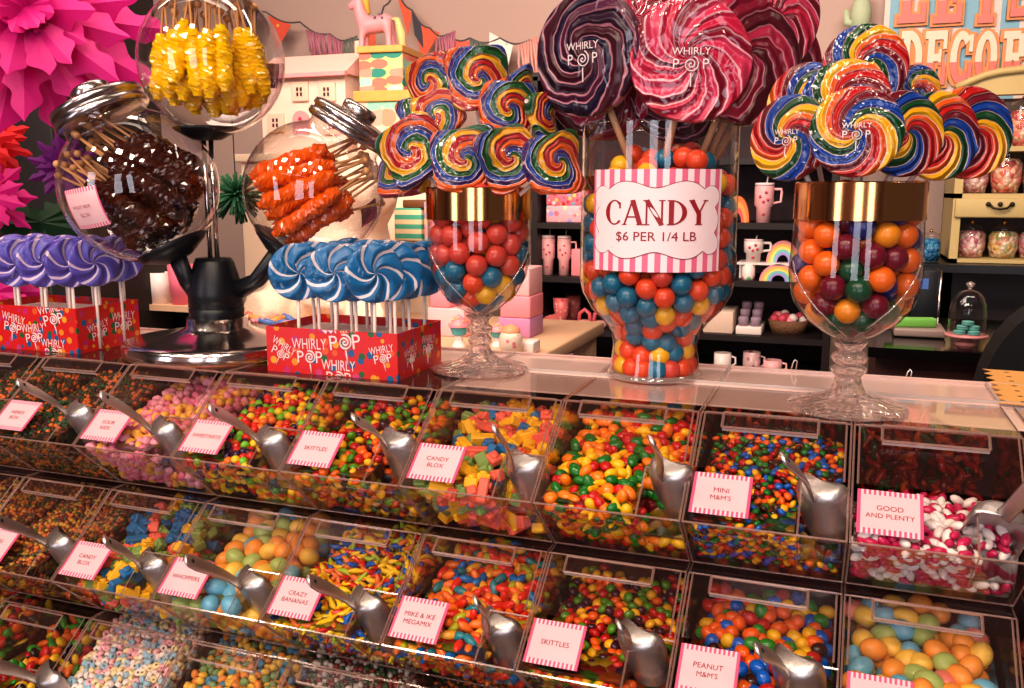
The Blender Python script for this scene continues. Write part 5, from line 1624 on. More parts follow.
# --- yellow hutch with candy jars
HY = 2.55; HD = 0.34
HUT = pmat('pale yellow paint', (206, 180, 122), 0.5, noise=0.05, nscale=8)
HIN = pmat('grey hutch interior', (92, 80, 78), 0.6)
xl = aty(951, 230, HY).x; xr = xl + 0.95
hz = lambda py: aty(985, py, HY).z
hut = thing('hutch_cabinet', 'pale yellow painted hutch with arched top and candy jars', 'hutch', ((xl + xr) / 2, HY + HD / 2, hz(263)))
hb = hz(263); hcx = (xl + xr) / 2; hw = xr - xl
obj('back_panel', MB().box((0, HD / 2 - 0.012, (hz(95) - hb) / 2), (hw, 0.012, hz(95) - hb)), HIN, hut)
for s_ in (-1, 1):
    obj('side_panel', MB().box((s_ * (hw / 2 - 0.013), 0, (hz(95) - hb) / 2), (0.026, HD, hz(95) - hb)), HUT, hut)
obj('shelf', MB().box((0, 0, hz(149) - hb), (hw, HD, 0.016)), HUT, hut)
obj('shelf', MB().box((0, 0, hz(196) - hb), (hw, HD, 0.016)), HUT, hut)
obj('shelf', MB().box((0, 0, 0.006), (hw, HD, 0.012)), HUT, hut)
for i in range(3):
    w_ = hw / 3
    d = obj('drawer', MB().rbox((-hw / 2 + (i + 0.5) * w_, -HD / 2 - 0.004, (hz(198) + hz(218)) / 2 - hb), (w_ - 0.012, 0.02, hz(199) - hz(218)), 0.004), HUT, hut)
    kx = -hw / 2 + (i + 0.5) * w_ - 0.02; kz = (hz(206)) - hb
    b = MB().tube([(kx - 0.035, -HD / 2 - 0.02, kz + 0.008), (kx - 0.02, -HD / 2 - 0.028, kz - 0.006), (kx, -HD / 2 - 0.03, kz - 0.01), (kx + 0.02, -HD / 2 - 0.028, kz - 0.006), (kx + 0.035, -HD / 2 - 0.02, kz + 0.008)], 0.004, 8)
    for s_ in (-1, 0, 1): b.ball((kx + s_ * 0.035, -HD / 2 - 0.018, kz + 0.006), 0.008, 8, 6)
    obj('handle', b, pmat('aged bronze', (70, 56, 40), 0.4, 0.8), d)
obj('drawer_box', MB().box((0, 0.004, (hz(198) + hz(218)) / 2 - hb), (hw - 0.03, HD - 0.02, hz(198) - hz(218))), HUT, hut)
# arched pediment
poly = [(-hw / 2 - 0.02, hz(95) - hb), (hw / 2 + 0.02, hz(95) - hb)]
for i in range(25):
    u = 1 - i / 24
    poly.append(((u - 0.5) * (hw + 0.04), hz(88) - hb + (hz(50) - hz(88)) * math.sin(PI * u) ** 1.3 + 0.015 * math.sin(6 * PI * u)))
obj('pediment', MB().prism(poly, 0.05, 0, Matrix.Translation((0, -HD / 2 + 0.05, 0)) @ Matrix.Rotation(PI / 2, 4, 'X')), HUT, hut)
edge = [(x * 1.0, -HD / 2 - 0.004, z + 0.004) for x, z in poly[2:]]
obj('moulding', MB().tube(edge, 0.013, 6), HUT, hut)
def candy_jar(label, px, py0, py1, wpx, Y, z, mat, group=None):
    c = aty(px, py1, Y); k = mpp(c); w_ = wpx * k / 2; h_ = (py1 - py0) * k
    t = thing('candy_jar', label, 'jar', (c.x, Y, z), group=group)
    obj('glass', MB().lathe([(0, 0.001), (w_ * 0.8, 0.001), (w_, h_ * 0.25), (w_, h_ * 0.62), (w_ * 0.82, h_ * 0.76), (w_ * 0.84, h_ * 0.8)], 24), GLASS, t)
    obj('sweets', MB().lathe([(0, 0.003), (w_ * 0.76, 0.003), (w_ * 0.95, h_ * 0.26), (w_ * 0.95, h_ * 0.6), (w_ * 0.75, h_ * 0.7), (0, h_ * 0.73)], 24), mat, t)
    l = obj('lid', MB().lathe([(w_ * 0.86, h_ * 0.8), (w_ * 0.8, h_ * 0.86), (w_ * 0.3, h_ * 0.9), (0, h_ * 0.9)], 20), GLASS, t)
    obj('knob', MB().ball((0, 0, h_ * 0.94), w_ * 0.17, 10, 8), GOLD, l)
pk1 = cellmat('pink sweets', [(240, 150, 150), (220, 100, 110), (250, 190, 170), (240, 210, 190)], 75, dark=0.9)
pk2 = cellmat('mauve sweets', [(220, 150, 160), (240, 190, 190), (200, 120, 130), (250, 220, 210)], 60, dark=1.0)
mx1 = cellmat('mixed pale sweets', [(240, 200, 120), (230, 160, 130), (180, 190, 130), (240, 220, 190)], 75, dark=0.95)
bl1 = cellmat('blue sweets', [(50, 140, 190), (80, 170, 210), (30, 110, 160)], 90, dark=0.95)
or1 = cellmat('orange sweets', [(226, 120, 100), (236, 170, 140), (206, 100, 100), (240, 200, 170)], 60, dark=1.0)
JZ = [hz(149) + 0.008, hz(196) + 0.008, hb + 0.012]
for lab, px, py0, py1, w_, zi, mt in (
    ('pink sweet jar on the upper hutch shelf', 986, 96, 149, 30, 0, pk1), ('dark pink sweet jar at the right of the upper hutch shelf', 1020, 98, 149, 26, 0, or1),
    ('mauve sweet jar at the left of the middle hutch shelf', 972, 150, 196, 28, 1, pk2), ('orange sweet jar in the middle hutch shelf', 1004, 148, 196, 29, 1, or1), ('pink sweet jar at the right edge of the middle hutch shelf', 1036, 149, 196, 28, 1, pk1),
    ('mauve sweet jar below the hutch drawer', 969, 226, 263, 27, 2, pk2), ('yellow and pink sweet jar below the hutch drawer', 1001, 226, 263, 28, 2, mx1), ('pale sweet jar at the right edge below the drawer', 1031, 226, 263, 27, 2, pk2)):
    candy_jar(lab, px, py0, py1, w_, HY + 0.10, JZ[zi], mt, 'sweet jars in the yellow hutch')

# --- black back bar
BLKM = pmat('black laminate', (16, 12, 14), 0.35)
GRYM = pmat('grey splash panel', (96, 84, 82), 0.5)
xl2 = aty(880, 260, 2.5).x
bb = thing('back_bar', 'black back bar shelf under the yellow hutch', 'counter', (xl2 + 0.7, 2.72, 0))
z_ = hb - 0.002
obj('top', MB().box((0, -0.02, z_ - 0.013), (1.4, 0.48, 0.026)), BLKM, bb)
obj('splash_panel', MB().box((0, 0.2, z_ - 0.026 - 0.14), (1.4, 0.02, 0.28)), GRYM, bb)
obj('lower_cabinet', MB().box((0, 0, (z_ - 0.30) / 2), (1.4, 0.44, z_ - 0.30)), BLKM, bb)
candy_jar('small jar of blue sweets beside the hutch', 929, 230, 263, 20, 2.56, z_, bl1)
CY = 1.42
ct = aty(960, 352, CY).z
xl3 = aty(868, 352, CY).x
cn = thing('service_counter', 'black service counter with brown front behind the bins at right', 'counter', (xl3 + 0.6, CY + 0.3, 0))
obj('top', MB().box((0, 0, ct - 0.012), (1.2, 0.6, 0.024)), pmat('gloss black top', (14, 11, 12), 0.12), cn)
obj('front_panel', MB().box((0, 0.02, (ct - 0.024) / 2), (1.16, 0.5, ct - 0.024)), pmat('red brown wood', (74, 34, 28), 0.5), cn)
sp = span(912, 270, 941, 296, 2.3)
t = thing('card_terminal', 'black register with small blue screen under the black shelf', 'register', ((sp[0] + sp[1]) / 2, 2.36, z_ - 0.30))
w_ = sp[1] - sp[0]
obj('housing', MB().rbox((0, 0, (sp[3] - z_ + 0.30) / 2), (w_, 0.09, sp[3] - z_ + 0.30), 0.006), BLACKP, t)
obj('screen', MB().box((-w_ * 0.12, -0.046, sp[3] - z_ + 0.30 - 0.045), (w_ * 0.42, 0.003, 0.034)), pmat('blue screen', (84, 120, 190), 0.3), t)
obj('rim', MB().tube([(w_ * .5, -.048, 0.02), (w_ * .5, -.048, sp[3] - z_ + .3)], 0.004, 6), CHROME, t)
# cake stand, glass dome, macarons
c = aty(965, 350, CY + 0.12); c.z = ct; k = mpp(c)
pz = lambda py: aty(965, py, c.y).z - ct
t = thing('cake_stand', 'small pink pedestal cake stand on the black counter', 'cake stand', c)
ph = pz(334)
obj('pedestal', MB().lathe([(0, 0), (11 * k, 0), (9 * k, 3 * k), (6 * k, ph * 0.5), (9 * k, ph - 3 * k), (20 * k, ph - 2 * k), (20 * k, ph), (0, ph)], 28), pmat('pink glaze', (214, 140, 142), 0.3), t)
dome = thing('glass_dome', 'clear glass cloche with ball knob over teal macarons', 'cloche', c + Vector((0, 0, ph)))
dh = pz(289) - ph
obj('glass', MB().lathe([(17.5 * k, 0.0005), (17.5 * k, dh * 0.45), (16.5 * k, dh * 0.65), (13 * k, dh * 0.84), (8 * k, dh * 0.95), (0, dh)], 36), GLASS, dome)
obj('knob', MB().lathe([(0, dh), (2 * k, dh), (2 * k, dh + 2 * k), (4 * k, dh + 4 * k), (4 * k, dh + 6 * k), (0, dh + 8 * k)], 16), RIDGE, dome)
TEAL = pmat('teal macaron', (104, 176, 170), 0.6)
mm = MB().lathe([(0, 0), (5.4 * k, 0.2 * k), (5.8 * k, 1.6 * k), (5.2 * k, 1.8 * k), (5.2 * k, 2.4 * k), (5.8 * k, 2.6 * k), (5.4 * k, 4 * k), (0, 4.6 * k)], 18).mesh('macaron', TEAL)
for i, (dx, dy, lv, lb) in enumerate(((-7, -4, 0, 'front left of the bottom layer'), (6, -5, 0, 'front right of the bottom layer'), (0, 6, 0, 'back of the bottom layer'), (-4, -1, 1, 'left of the middle layer'), (6, 0, 1, 'right of the middle layer'), (0.5, -1, 2, 'top of the pile'))):
    o = obj('macaron', mm, None, None, c + Vector((dx * k, dy * k, ph + lv * 4.6 * k)))
    tag(o, f'teal macaron under the glass dome, {lb}', 'macaron', 'teal macarons under the dome')
xa_, xb_, za_, zb_ = span(893, 330, 945, 345, CY + 0.2)
t = thing('serving_tray', 'low glass tray with green wafers on the black counter', 'tray', ((xa_ + xb_) / 2, CY + 0.25, ct))
obj('tray', MB().rbox((0, 0, 0.012), (xb_ - xa_, 0.14, 0.02), 0.004), pmat('pale tray', (150, 128, 122), 0.3), t)
o = obj('wafer_stack', MB().rbox((0, 0, 0.012), (0.12, 0.03, 0.024), 0.005), pmat('green wafer', (120, 186, 84), 0.5), None, ((xa_ + xb_) / 2 - 0.02, CY + 0.22, ct + 0.022), (0, 0, 0.25))
tag(o, 'bright green wafer bar lying on the pale tray', 'wafer')
# dark upholstered chair at the right edge
c = aty(1024, 360, 0.95)
t = thing('armchair', 'black rounded armchair at the right edge with brown wooden leg', 'chair', (c.x + 0.10, 0.98, 0))
zt = aty(1024, 303, 0.95).z
b = MB()
w_ = 0.17
poly = [(-w_ * 0.75, 0.5)] + [(-w_ * math.cos(PI * i / 20) ** 1 , zt - 0.22 + 0.24 * math.sin(PI * i / 20) ** 0.8) for i in range(21)] + [(w_ * 0.75, 0.5)]
b.prism(poly, 0.10, 0, Matrix.Translation((0, 0.05, 0)) @ Matrix.Rotation(PI / 2, 4, 'X'))
obj('backrest', b, pmat('black upholstery', (12, 10, 12), 0.8), t)
obj('seat', MB().rbox((0, -0.1, 0.45), (0.46, 0.4, 0.12), 0.04), pmat('black upholstery', (12, 10, 12), 0.8), t)
for sx_ in (-1, 1):
    for sy_ in (-0.27, 0.06):
        obj('leg', MB().tube([(sx_ * 0.2, sy_, 0.42), (sx_ * 0.22, sy_ * 1.05, 0)], [0.02, 0.014], 8), pmat('brown wood', (104, 54, 38), 0.5), t)
obj('arm', MB().tube([(-w_ * 0.80, 0, zt - 0.17), (-w_ * 0.86, -0.08, zt - 0.2), (-w_ * 0.8, -0.16, zt - 0.3), (-w_ * 0.72, -0.16, 0.45)], 0.018, 8), pmat('brown wood', (104, 54, 38), 0.5), t)

# --- striped sign with chunky letters
SY = WY - 0.02
xl, xr, zb, zt = span(884, -60, 1190, 98, SY)
sg = thing('wall_sign', 'blue and white striped sign with pink slab letters above the hutch', 'sign', ((xl + xr) / 2, SY, (zb + zt) / 2))
sw, sh = xr - xl, zt - zb
obj('board', MB().box((0, 0, 0), (sw, 0.02, sh)), stripemat('blue and cream stripes', (236, 214, 204), (138, 186, 206), 0, (aty(968, 50, SY).x - aty(931, 50, SY).x), 0.5, 0.6), sg)
def slab(ch):
    """western slab letters as strokes; unit height, width about 0.8"""
    P_ = []
    box = lambda x0, y0, x1, y1: P_.append([(x0, y0), (x1, y0), (x1, y1), (x0, y1)])
    if ch in 'LE':
        box(.12, .0, .36, 1); box(0, 0, .48, .14); box(0, .86, .5, 1)
        box(.3, 0, .8, .16); box(.66, 0, .8, .36)
        if ch == 'E': box(.3, .84, .8, 1); box(.66, .66, .8, 1); box(.3, .44, .62, .58); box(.52, .36, .62, .66)
    if ch == 'T':
        box(.28, 0, .52, 1); box(.16, 0, .64, .14); box(0, .84, .8, 1); box(0, .64, .13, 1); box(.67, .64, .8, 1)
    if ch == 'R':
        box(.12, 0, .36, 1); box(0, 0, .46, .14); box(0, .86, .4, 1); box(.3, .84, .62, 1); box(.3, .44, .62, .58); box(.56, .5, .8, .94)
        P_.append([(.42, .46), (.62, .46), (.86, 0), (.6, 0)])
    if ch in 'DOC':
        N = 20; a0_, a1_ = (0, 2 * PI) if ch == 'O' else ((0.75, 2 * PI - 0.75) if ch == 'C' else (-PI / 2, PI / 2))
        cx_, rx = (.4, .4) if ch != 'D' else (.3, .5)
        for i in range(N):
            t0, t1 = a0_ + (a1_ - a0_) * i / N, a0_ + (a1_ - a0_) * (i + 1) / N
            f = lambda t_, q: (cx_ + (rx - q * .24) * math.cos(t_), .5 + (.5 - q * .16) * math.sin(t_))
            P_.append([f(t0, 0), f(t1, 0), f(t1, 1), f(t0, 1)])
        if ch == 'D': box(.1, 0, .34, 1); box(0, 0, .4, .14); box(0, .86, .4, 1)
        if ch == 'C': box(.66, .6, .8, .92); box(.66, .1, .8, .4)
    if ch == 'S':
        box(.0, .84, .8, 1); box(0, .5, .22, 1); box(0, .43, .8, .58); box(.58, 0, .8, .55); box(0, 0, .8, .16); box(.66, .66, .8, 1); box(0, 0, .14, .34)
    if ch == 'A':
        P_.append([(0, 0), (.24, 0), (.5, 1), (.3, 1)]); P_.append([(.56, 0), (.8, 0), (.5, 1), (.34, 1)]); box(.2, .26, .62, .4)
    if ch == "'": box(.0, .62, .2, 1)
    return P_
CRM, PKS, GLD = pmat('cream enamel', (244, 222, 198), 0.5), pmat('pink enamel', (240, 130, 120), 0.5), pmat('gilt edge', (226, 150, 92), 0.5)
def letter(ch, px0, py0, px1, py1):
    xa_, xb_, za_, zb_ = span(px0, py0, px1, py1, SY - 0.03)
    gl, top_, bot = MB(), MB(), MB()
    O = Vector((xa_, 0, za_)) - Vector((sg.location.x, 0, sg.location.z))
    kx, kz = (xb_ - xa_) / 0.8, zb_ - za_
    M = Matrix.Translation((O.x, -0.012, O.z)) @ Matrix.Rotation(PI / 2, 4, 'X')
    for si, poly in enumerate(slab(ch)):
        q = [(x * kx, y * kz) for x, y in poly]
        dz_ = si * 0.00025
        cx_ = sum(p[0] for p in q) / len(q); cy_ = sum(p[1] for p in q) / len(q)
        g = 0.010
        big = [(x + math.copysign(g, x - cx_), y + math.copysign(g, y - cy_)) for x, y in q]
        gl.prism(big, 0.012 + dz_, 0, M)
        # pink lower part, cream upper part
        def clip(pl, keep_low, zc):
            out = []
            for i in range(len(pl)):
                a, b_ = pl[i], pl[(i + 1) % len(pl)]
                ia, ib = (a[1] <= zc) == keep_low, (b_[1] <= zc) == keep_low
                if ia: out.append(a)
                if ia != ib:
                    u = (zc - a[1]) / (b_[1] - a[1]); out.append((a[0] + (b_[0] - a[0]) * u, zc))
            return out
        for mbq, low in ((bot, True), (top_, False)):
            c_ = clip(q, low, kz * 0.42)
            if len(c_) >= 3: mbq.prism(c_, 0.022 + dz_, 0, M)
    l = obj('letter', gl, GLD, sg)
    obj('cream_face', top_, CRM, l)
    obj('pink_face', bot, PKS, l)
for ch, x0 in zip('LET', (899, 935, 975)): letter(ch, x0, -32, x0 + (28 if ch != 'T' else 25), 23)
letter("'", 1003, -32, 1008, 23); letter('S', 1012, -34, 1040, 16)
for ch, x0 in zip('DECORATE', (900, 924, 950, 975, 1002, 1030, 1056, 1082)):
    letter(ch, x0, 31 + (x0 - 900) * 0.0, x0 + 22, 86 - (x0 - 900) * 0.03)

# --- left background: cream cabinet, doll's house, stacked boxes, toy horse
LY = 2.0
zc1 = aty(350, 152, LY).z
xa_, xb_ = aty(236, 170, LY).x, aty(430, 170, LY).x
CRMC = pmat('cream cabinet paint', (236, 206, 180), 0.6, noise=0.04, nscale=6)
cab = thing('display_cabinet', 'cream cabinet carrying the doll house and patterned boxes', 'cabinet', ((xa_ + xb_) / 2, LY + 0.25, 0))
obj('carcass', MB().box((0, 0, (zc1 - 0.03) / 2), (xb_ - xa_ - 0.02, 0.46, zc1 - 0.03)), CRMC, cab)
obj('top', MB().rbox((0, 0, zc1 - 0.015), (xb_ - xa_ + 0.02, 0.5, 0.03), 0.005), CRMC, cab)
for s_ in (-1, 1):
    d = obj('door', MB().rbox((s_ * (xb_ - xa_) * 0.25, -0.235, zc1 * 0.5), ((xb_ - xa_) * 0.47, 0.02, zc1 - 0.14), 0.005), CRMC, cab)
    obj('knob', MB().ball((s_ * 0.03, -0.255, zc1 * 0.62), 0.012, 10, 8), GOLD, d)
# doll's house
xa_, xb_, za_, zb_ = span(262, 76, 346, 152, LY + 0.06)
dh_ = thing('dollhouse', 'pale pink wooden doll house with small four-pane windows', 'dollhouse', ((xa_ + xb_) / 2, LY + 0.2, zc1))
w_, h_ = xb_ - xa_, zb_ - zc1
PNK1 = pmat('pale pink paint', (246, 214, 196), 0.6); PNK2 = pmat('rose paint', (232, 158, 160), 0.6); PNK3 = pmat('roof pink', (240, 196, 184), 0.6)
obj('wall', MB().box((0, 0, h_ / 2), (w_, 0.28, h_)), PNK1, dh_)
zr_ = aty(315, 52, LY + 0.1).z - zc1
obj('roof', MB().prism([(-0.17, h_), (0.17, h_), (0.03, zr_), (-0.03, zr_)], w_ + 0.03, 0, Matrix(((0, 0, 1, -w_ / 2 - 0.015), (1, 0, 0, 0), (0, 1, 0, 0), (0, 0, 0, 1)))), PNK3, dh_)
obj('chimney', MB().box((w_ * 0.42, 0.04, zr_ - 0.01), (0.035, 0.05, 0.12)), PNK3, dh_)
obj('eave', MB().box((0, -0.165, h_), (w_ + 0.04, 0.02, 0.014)), PNK2, dh_)
for px_, py_ in ((301, 92), (328, 92), (277, 123), (333, 125)):
    p = aty(px_, py_, LY + 0.06) - dh_.location; p.y = -0.145
    k = mpp(aty(px_, py_, LY + 0.06))
    f = obj('window_frame', MB().rbox(p, (19 * k, 0.012, 19 * k), 0.004, sm=False), pmat('window peach', (244, 200, 178), 0.6), dh_)
    b = MB()
    for a in (-1, 1):
        for e in (-1, 1): b.box((p.x + a * 2.1 * k, p.y - 0.007, p.z + e * 2.5 * k), (1.9 * k, 0.004, 3.4 * k))
    obj('pane', b, pmat('dark pane', (70, 48, 52), 0.4), f)
p = aty(302, 122, LY + 0.06) - dh_.location
poly = [(-9 * k, -12 * k), (9 * k, -12 * k)] + [(9 * k * math.cos(PI * i / 14), 2 * k + 9 * k * math.sin(PI * i / 14)) for i in range(15)]
d = obj('door', MB().prism(poly, 0.012, 0, Matrix.Translation((p.x, -0.14, p.z)) @ Matrix.Rotation(PI / 2, 4, 'X')), PNK2, dh_)
obj('knob', MB().ball((p.x + 0.5 * k, -0.156, p.z + 3 * k), 0.007, 8, 6), pmat('red print', (206, 70, 90), 0.5), d)
# stacked boxes
def leafmat(name, base, cols, sx_, sz_):
    m, nt, out = newmat(name); h = NT(nt)
    tc = nt.nodes.new('ShaderNodeTexCoord'); mp = nt.nodes.new('ShaderNodeMapping')
    mp.inputs['Scale'].default_value = (sx_, sz_, 0)
    s0 = nt.nodes.new('ShaderNodeSeparateXYZ'); c0 = nt.nodes.new('ShaderNodeCombineXYZ')
    nt.links.new(tc.outputs['Object'], s0.inputs[0]); nt.links.new(h.math('ADD', s0.outputs[0], s0.outputs[1]), c0.inputs[0]); nt.links.new(s0.outputs[2], c0.inputs[1])
    nt.links.new(c0.outputs[0], mp.inputs[0])
    vo = nt.nodes.new('ShaderNodeTexVoronoi'); vo.voronoi_dimensions = '2D'; vo.inputs['Scale'].default_value = 1; vo.inputs['Randomness'].default_value = 0.35
    nt.links.new(mp.outputs[0], vo.inputs['Vector'])
    sp_ = nt.nodes.new('ShaderNodeSeparateXYZ'); nt.links.new(vo.outputs['Color'], sp_.inputs[0])
    dc = h.ramp(sp_.outputs[0], [(i / len(cols), srgb(*c_)) for i, c_ in enumerate(cols)])
    c_ = h.mixc(h.math('LESS_THAN', vo.outputs['Distance'], 0.56), srgb(*base), dc)
    b = nt.nodes.new('ShaderNodeBsdfPrincipled'); nt.links.new(c_, b.inputs['Base Color']); b.inputs['Roughness'].default_value = 0.6
    nt.links.new(b.outputs[0], out.inputs[0]); return m
LEAF = leafmat('leaf print', (240, 206, 130), [(40, 140, 120), (240, 120, 100), (160, 216, 196), (250, 214, 140), (244, 150, 130)], 17, 34)
SCAL = leafmat('scallop print', (246, 196, 170), [(244, 150, 120), (150, 210, 180), (246, 214, 190), (240, 170, 150)], 18, 18)
WOODY = pmat('golden wood lid', (226, 164, 84), 0.5, noise=0.15, nscale=20)
bx = lambda r, lab, mt, Z: None
xa_, xb_, za_, zb_ = span(350, 101, 404, 152, LY + 0.05)
t = thing('patterned_box', 'lower peach scallop patterned box with golden lid', 'box', ((xa_ + xb_) / 2, LY + 0.2, zc1), (0, 0, 0.1), 'boxes under the toy horse')
h1 = zb_ - zc1; w_ = xb_ - xa_
obj('carton', MB().rbox((0, 0, h1 / 2), (w_ * 0.94, 0.26, h1), 0.004, sm=False), SCAL, t)
h2 = h1 + (aty(377, 90, LY + .05).z - aty(377, 101, LY + .05).z)
obj('lid', MB().rbox((0, 0, (h1 + h2) / 2), (w_, 0.28, h2 - h1), 0.003, sm=False), WOODY, t)
xa_, xb_, za_, zb_ = span(354, 51, 398, 90, LY + 0.08)
t = thing('patterned_box', 'upper leaf patterned box with golden lid under the toy horse', 'box', ((xa_ + xb_) / 2, LY + 0.2, zc1 + h2), (0, 0, 0.1), 'boxes under the toy horse')
w_ = xb_ - xa_; h3 = zb_ - za_; h4 = h3 + (aty(377, 44, LY + .05).z - aty(377, 51, LY + .05).z)
obj('carton', MB().rbox((0, 0, h3 / 2), (w_ * 0.95, 0.21, h3), 0.004, sm=False), LEAF, t)
obj('lid', MB().rbox((0, 0, (h3 + h4) / 2), (w_, 0.23, h4 - h3), 0.003, sm=False), WOODY, t)
def remesh(o, size):
    m = o.modifiers.new('skin', 'REMESH'); m.mode = 'VOXEL'; m.voxel_size = size; m.use_smooth_shade = True
    s_ = o.modifiers.new('soft', 'SMOOTH'); s_.iterations = 6; s_.factor = 0.5
# toy horse
hz0 = zc1 + h2 + h4
c = aty(375, 44, LY + 0.2); k = mpp(c)
hs = thing('toy_horse', 'pale pink toy horse with yellow tail standing on the leaf box', 'toy horse', (c.x, LY + 0.2, hz0), (0, 0, 0.05))
b = MB()
b.tube([(-14 * k, 0, 27 * k), (-8 * k, 0, 25 * k), (4 * k, 0, 25 * k), (14 * k, 0, 27 * k), (19 * k, 0, 26 * k)], [7 * k, 9 * k, 8.5 * k, 9 * k, 6 * k], 14)
b.tube([(-11 * k, 0, 28 * k), (-16 * k, 0, 40 * k), (-17 * k, 0, 50 * k)], [8 * k, 6 * k, 4.5 * k], 12)
b.tube([(-14 * k, 0, 51 * k), (-21 * k, 0, 47 * k), (-28 * k, 0, 43 * k)], [5 * k, 4.5 * k, 3 * k], 12)
for sy_ in (-1, 1):
    b.tube([(-15 * k, sy_ * 2 * k, 53 * k), (-14 * k, sy_ * 3 * k, 58 * k)], [1.8 * k, 0.6 * k], 6)
    b.tube([(-11 * k, sy_ * 4 * k, 24 * k), (-12 * k, sy_ * 4.5 * k, 12 * k), (-13 * k, sy_ * 4.5 * k, 0.5 * k)], [4.5 * k, 3.2 * k, 3.4 * k], 10)
    b.tube([(15 * k, sy_ * 4 * k, 25 * k), (17 * k, sy_ * 4.5 * k, 13 * k), (17.5 * k, sy_ * 4.5 * k, 0.5 * k)], [5.5 * k, 3.2 * k, 3.4 * k], 10)
o = obj('body', b, pmat('pale pink glaze', (224, 150, 156), 0.45), hs); remesh(o, 0.006)
obj('tail', MB().tube([(19 * k, 0, 30 * k), (25 * k, 0, 29 * k), (29 * k, 0, 15 * k), (31 * k, 0, -6 * k)], [1.5 * k, 3 * k, 4.5 * k, 3 * k], 10), pmat('pale yellow yarn', (216, 190, 130), 0.8), hs)
obj('mane', MB().tube([(-14 * k, 0, 56 * k), (-9 * k, 0, 48 * k), (-6 * k, 0, 36 * k)], [2 * k, 3.5 * k, 2 * k], 10), pmat('mustard yarn', (206, 160, 70), 0.8), hs)
b = MB()
for a, e in ((4, 31), (9, 34), (12, 30)): b.ball((a * k, -8.2 * k, e * k), 1.5 * k, 8, 6)
obj('spots', b, pmat('grey spot', (120, 110, 130), 0.6), hs)
b = MB()
for a in (-13, 17.5):
    for sy_ in (-1, 1): b.lathe([(0, 0), (4 * k, 0), (3.8 * k, 4 * k), (0, 4 * k)], 12, c=(a * k, sy_ * 4.5 * k, 0.0))
obj('hooves', b, pmat('mustard hoof', (226, 176, 96), 0.6), hs)

# --- bunting
def bunting(label, pts_px, Y, flags):
    P3 = [aty(x, y, Y) for x, y in pts_px]
    t = thing('bunting', label, 'bunting', P3[0])
    L = []
    for a, b_ in zip(P3, P3[1:]):
        for i in range(6):
            u = i / 6; q = a.lerp(b_, u); q.z -= 0.02 * math.sin(PI * u); L.append(q - P3[0])
    L.append(P3[-1] - P3[0])
    obj('string', MB().tube(L, 0.004, 6), pmat('grey string', (96, 84, 84), 0.8), t)
    for u, wpx, hpx, mt, kind in flags:
        i = min(int(u * (len(L) - 1)), len(L) - 2); p = L[i].lerp(L[i + 1], u * (len(L) - 1) - i)
        dr = (L[i + 1] - L[i]).normalized()
        k = mpp(P3[0] + p) * 1.3; w_, h_ = wpx * k, hpx * k
        dn = Vector((0.12 * (1 if i % 2 else -1), -0.05, -1)).normalized()
        a, b_ = p - dr * w_ / 2, p + dr * w_ / 2
        m = MB()
        if kind == 'v': q = [a, b_, p + dn * h_]
        elif kind == 'q': q = [a, b_, b_ + dn * h_ - dr * w_ * 0.1, a + dn * h_ + dr * w_ * 0.1]
        if kind in 'vq':
            nrm = Vector((0, -1, 0))
            n_ = len(q)
            m.add([v + nrm * 0.001 for v in q] + [v - nrm * 0.001 for v in q], [tuple(range(n_)), tuple(range(2 * n_ - 1, n_ - 1, -1))] + [(j, (j + 1) % n_, n_ + (j + 1) % n_, n_ + j) for j in range(n_)])
        else:
            rr = random.Random(int(u * 100))
            for j in range(9):
                s_ = a.lerp(b_, j / 8)
                e_ = s_ + dn * h_ * rr.uniform(0.7, 1.0) + dr * rr.uniform(-.3, .3) * w_ * 0.3
                m.tube([s_, (s_ + e_) / 2 + Vector((rr.uniform(-.01, .01), -0.01, 0)), e_], w_ * 0.06, 5)
        obj('tassel' if kind == 't' else 'pennant', m, mt, t)
FO = pmat('orange felt', (224, 100, 70), 0.8, noise=0.1, nscale=30); FC = dotmat('coral dotted felt', (230, 96, 74), [(240, 190, 90), (230, 96, 74), (230, 96, 74)], 26, 0.2)
FD = pmat('dark slate felt', (70, 66, 76), 0.8); FM = pmat('mauve tinsel', (196, 120, 140), 0.6); FW = dotmat('mint dotted flag', (236, 220, 210), [(150, 70, 70), (150, 200, 180)], 40, 0.26)
FP = pmat('pink flag', (240, 170, 160), 0.7); FT = pmat('mint flag', (150, 206, 190), 0.7); FG = pmat('green grey tinsel', (120, 126, 116), 0.7)
bunting('string of orange pennants and tassels above the doll house', [(240, -4), (266, 12), (300, 22), (330, 34), (352, 38), (372, 30), (384, 6), (396, -14)], WY - 0.12,
    [(0.06, 14, 20, FD, 'q'), (0.20, 22, 22, FC, 'v'), (0.36, 16, 20, FM, 't'), (0.46, 14, 22, FM, 't'), (0.56, 12, 20, FG, 't'), (0.66, 20, 24, FO, 'q')])
bunting('string of pennants and tinsel above the twist lollipops', [(396, -12), (412, 10), (430, 28), (448, 34), (470, 38), (500, 38), (530, 40), (552, 36), (566, 30), (580, 10)], WY - 0.12,
    [(0.06, 18, 24, FO, 'v'), (0.14, 16, 18, FD, 'q'), (0.2, 24, 26, FO, 'v'), (0.32, 16, 24, FM, 't'), (0.4, 16, 22, FC, 'q'), (0.48, 16, 26, FG, 't'), (0.56, 22, 20, FW, 'q'), (0.66, 16, 40, FP, 't'), (0.76, 20, 46, FP, 'v'), (0.86, 24, 34, FT, 'v'), (0.93, 18, 50, FP, 'v')])
c = aty(556, 92, WY - 0.2)
m = MB(); k = mpp(c); rr = random.Random(4)
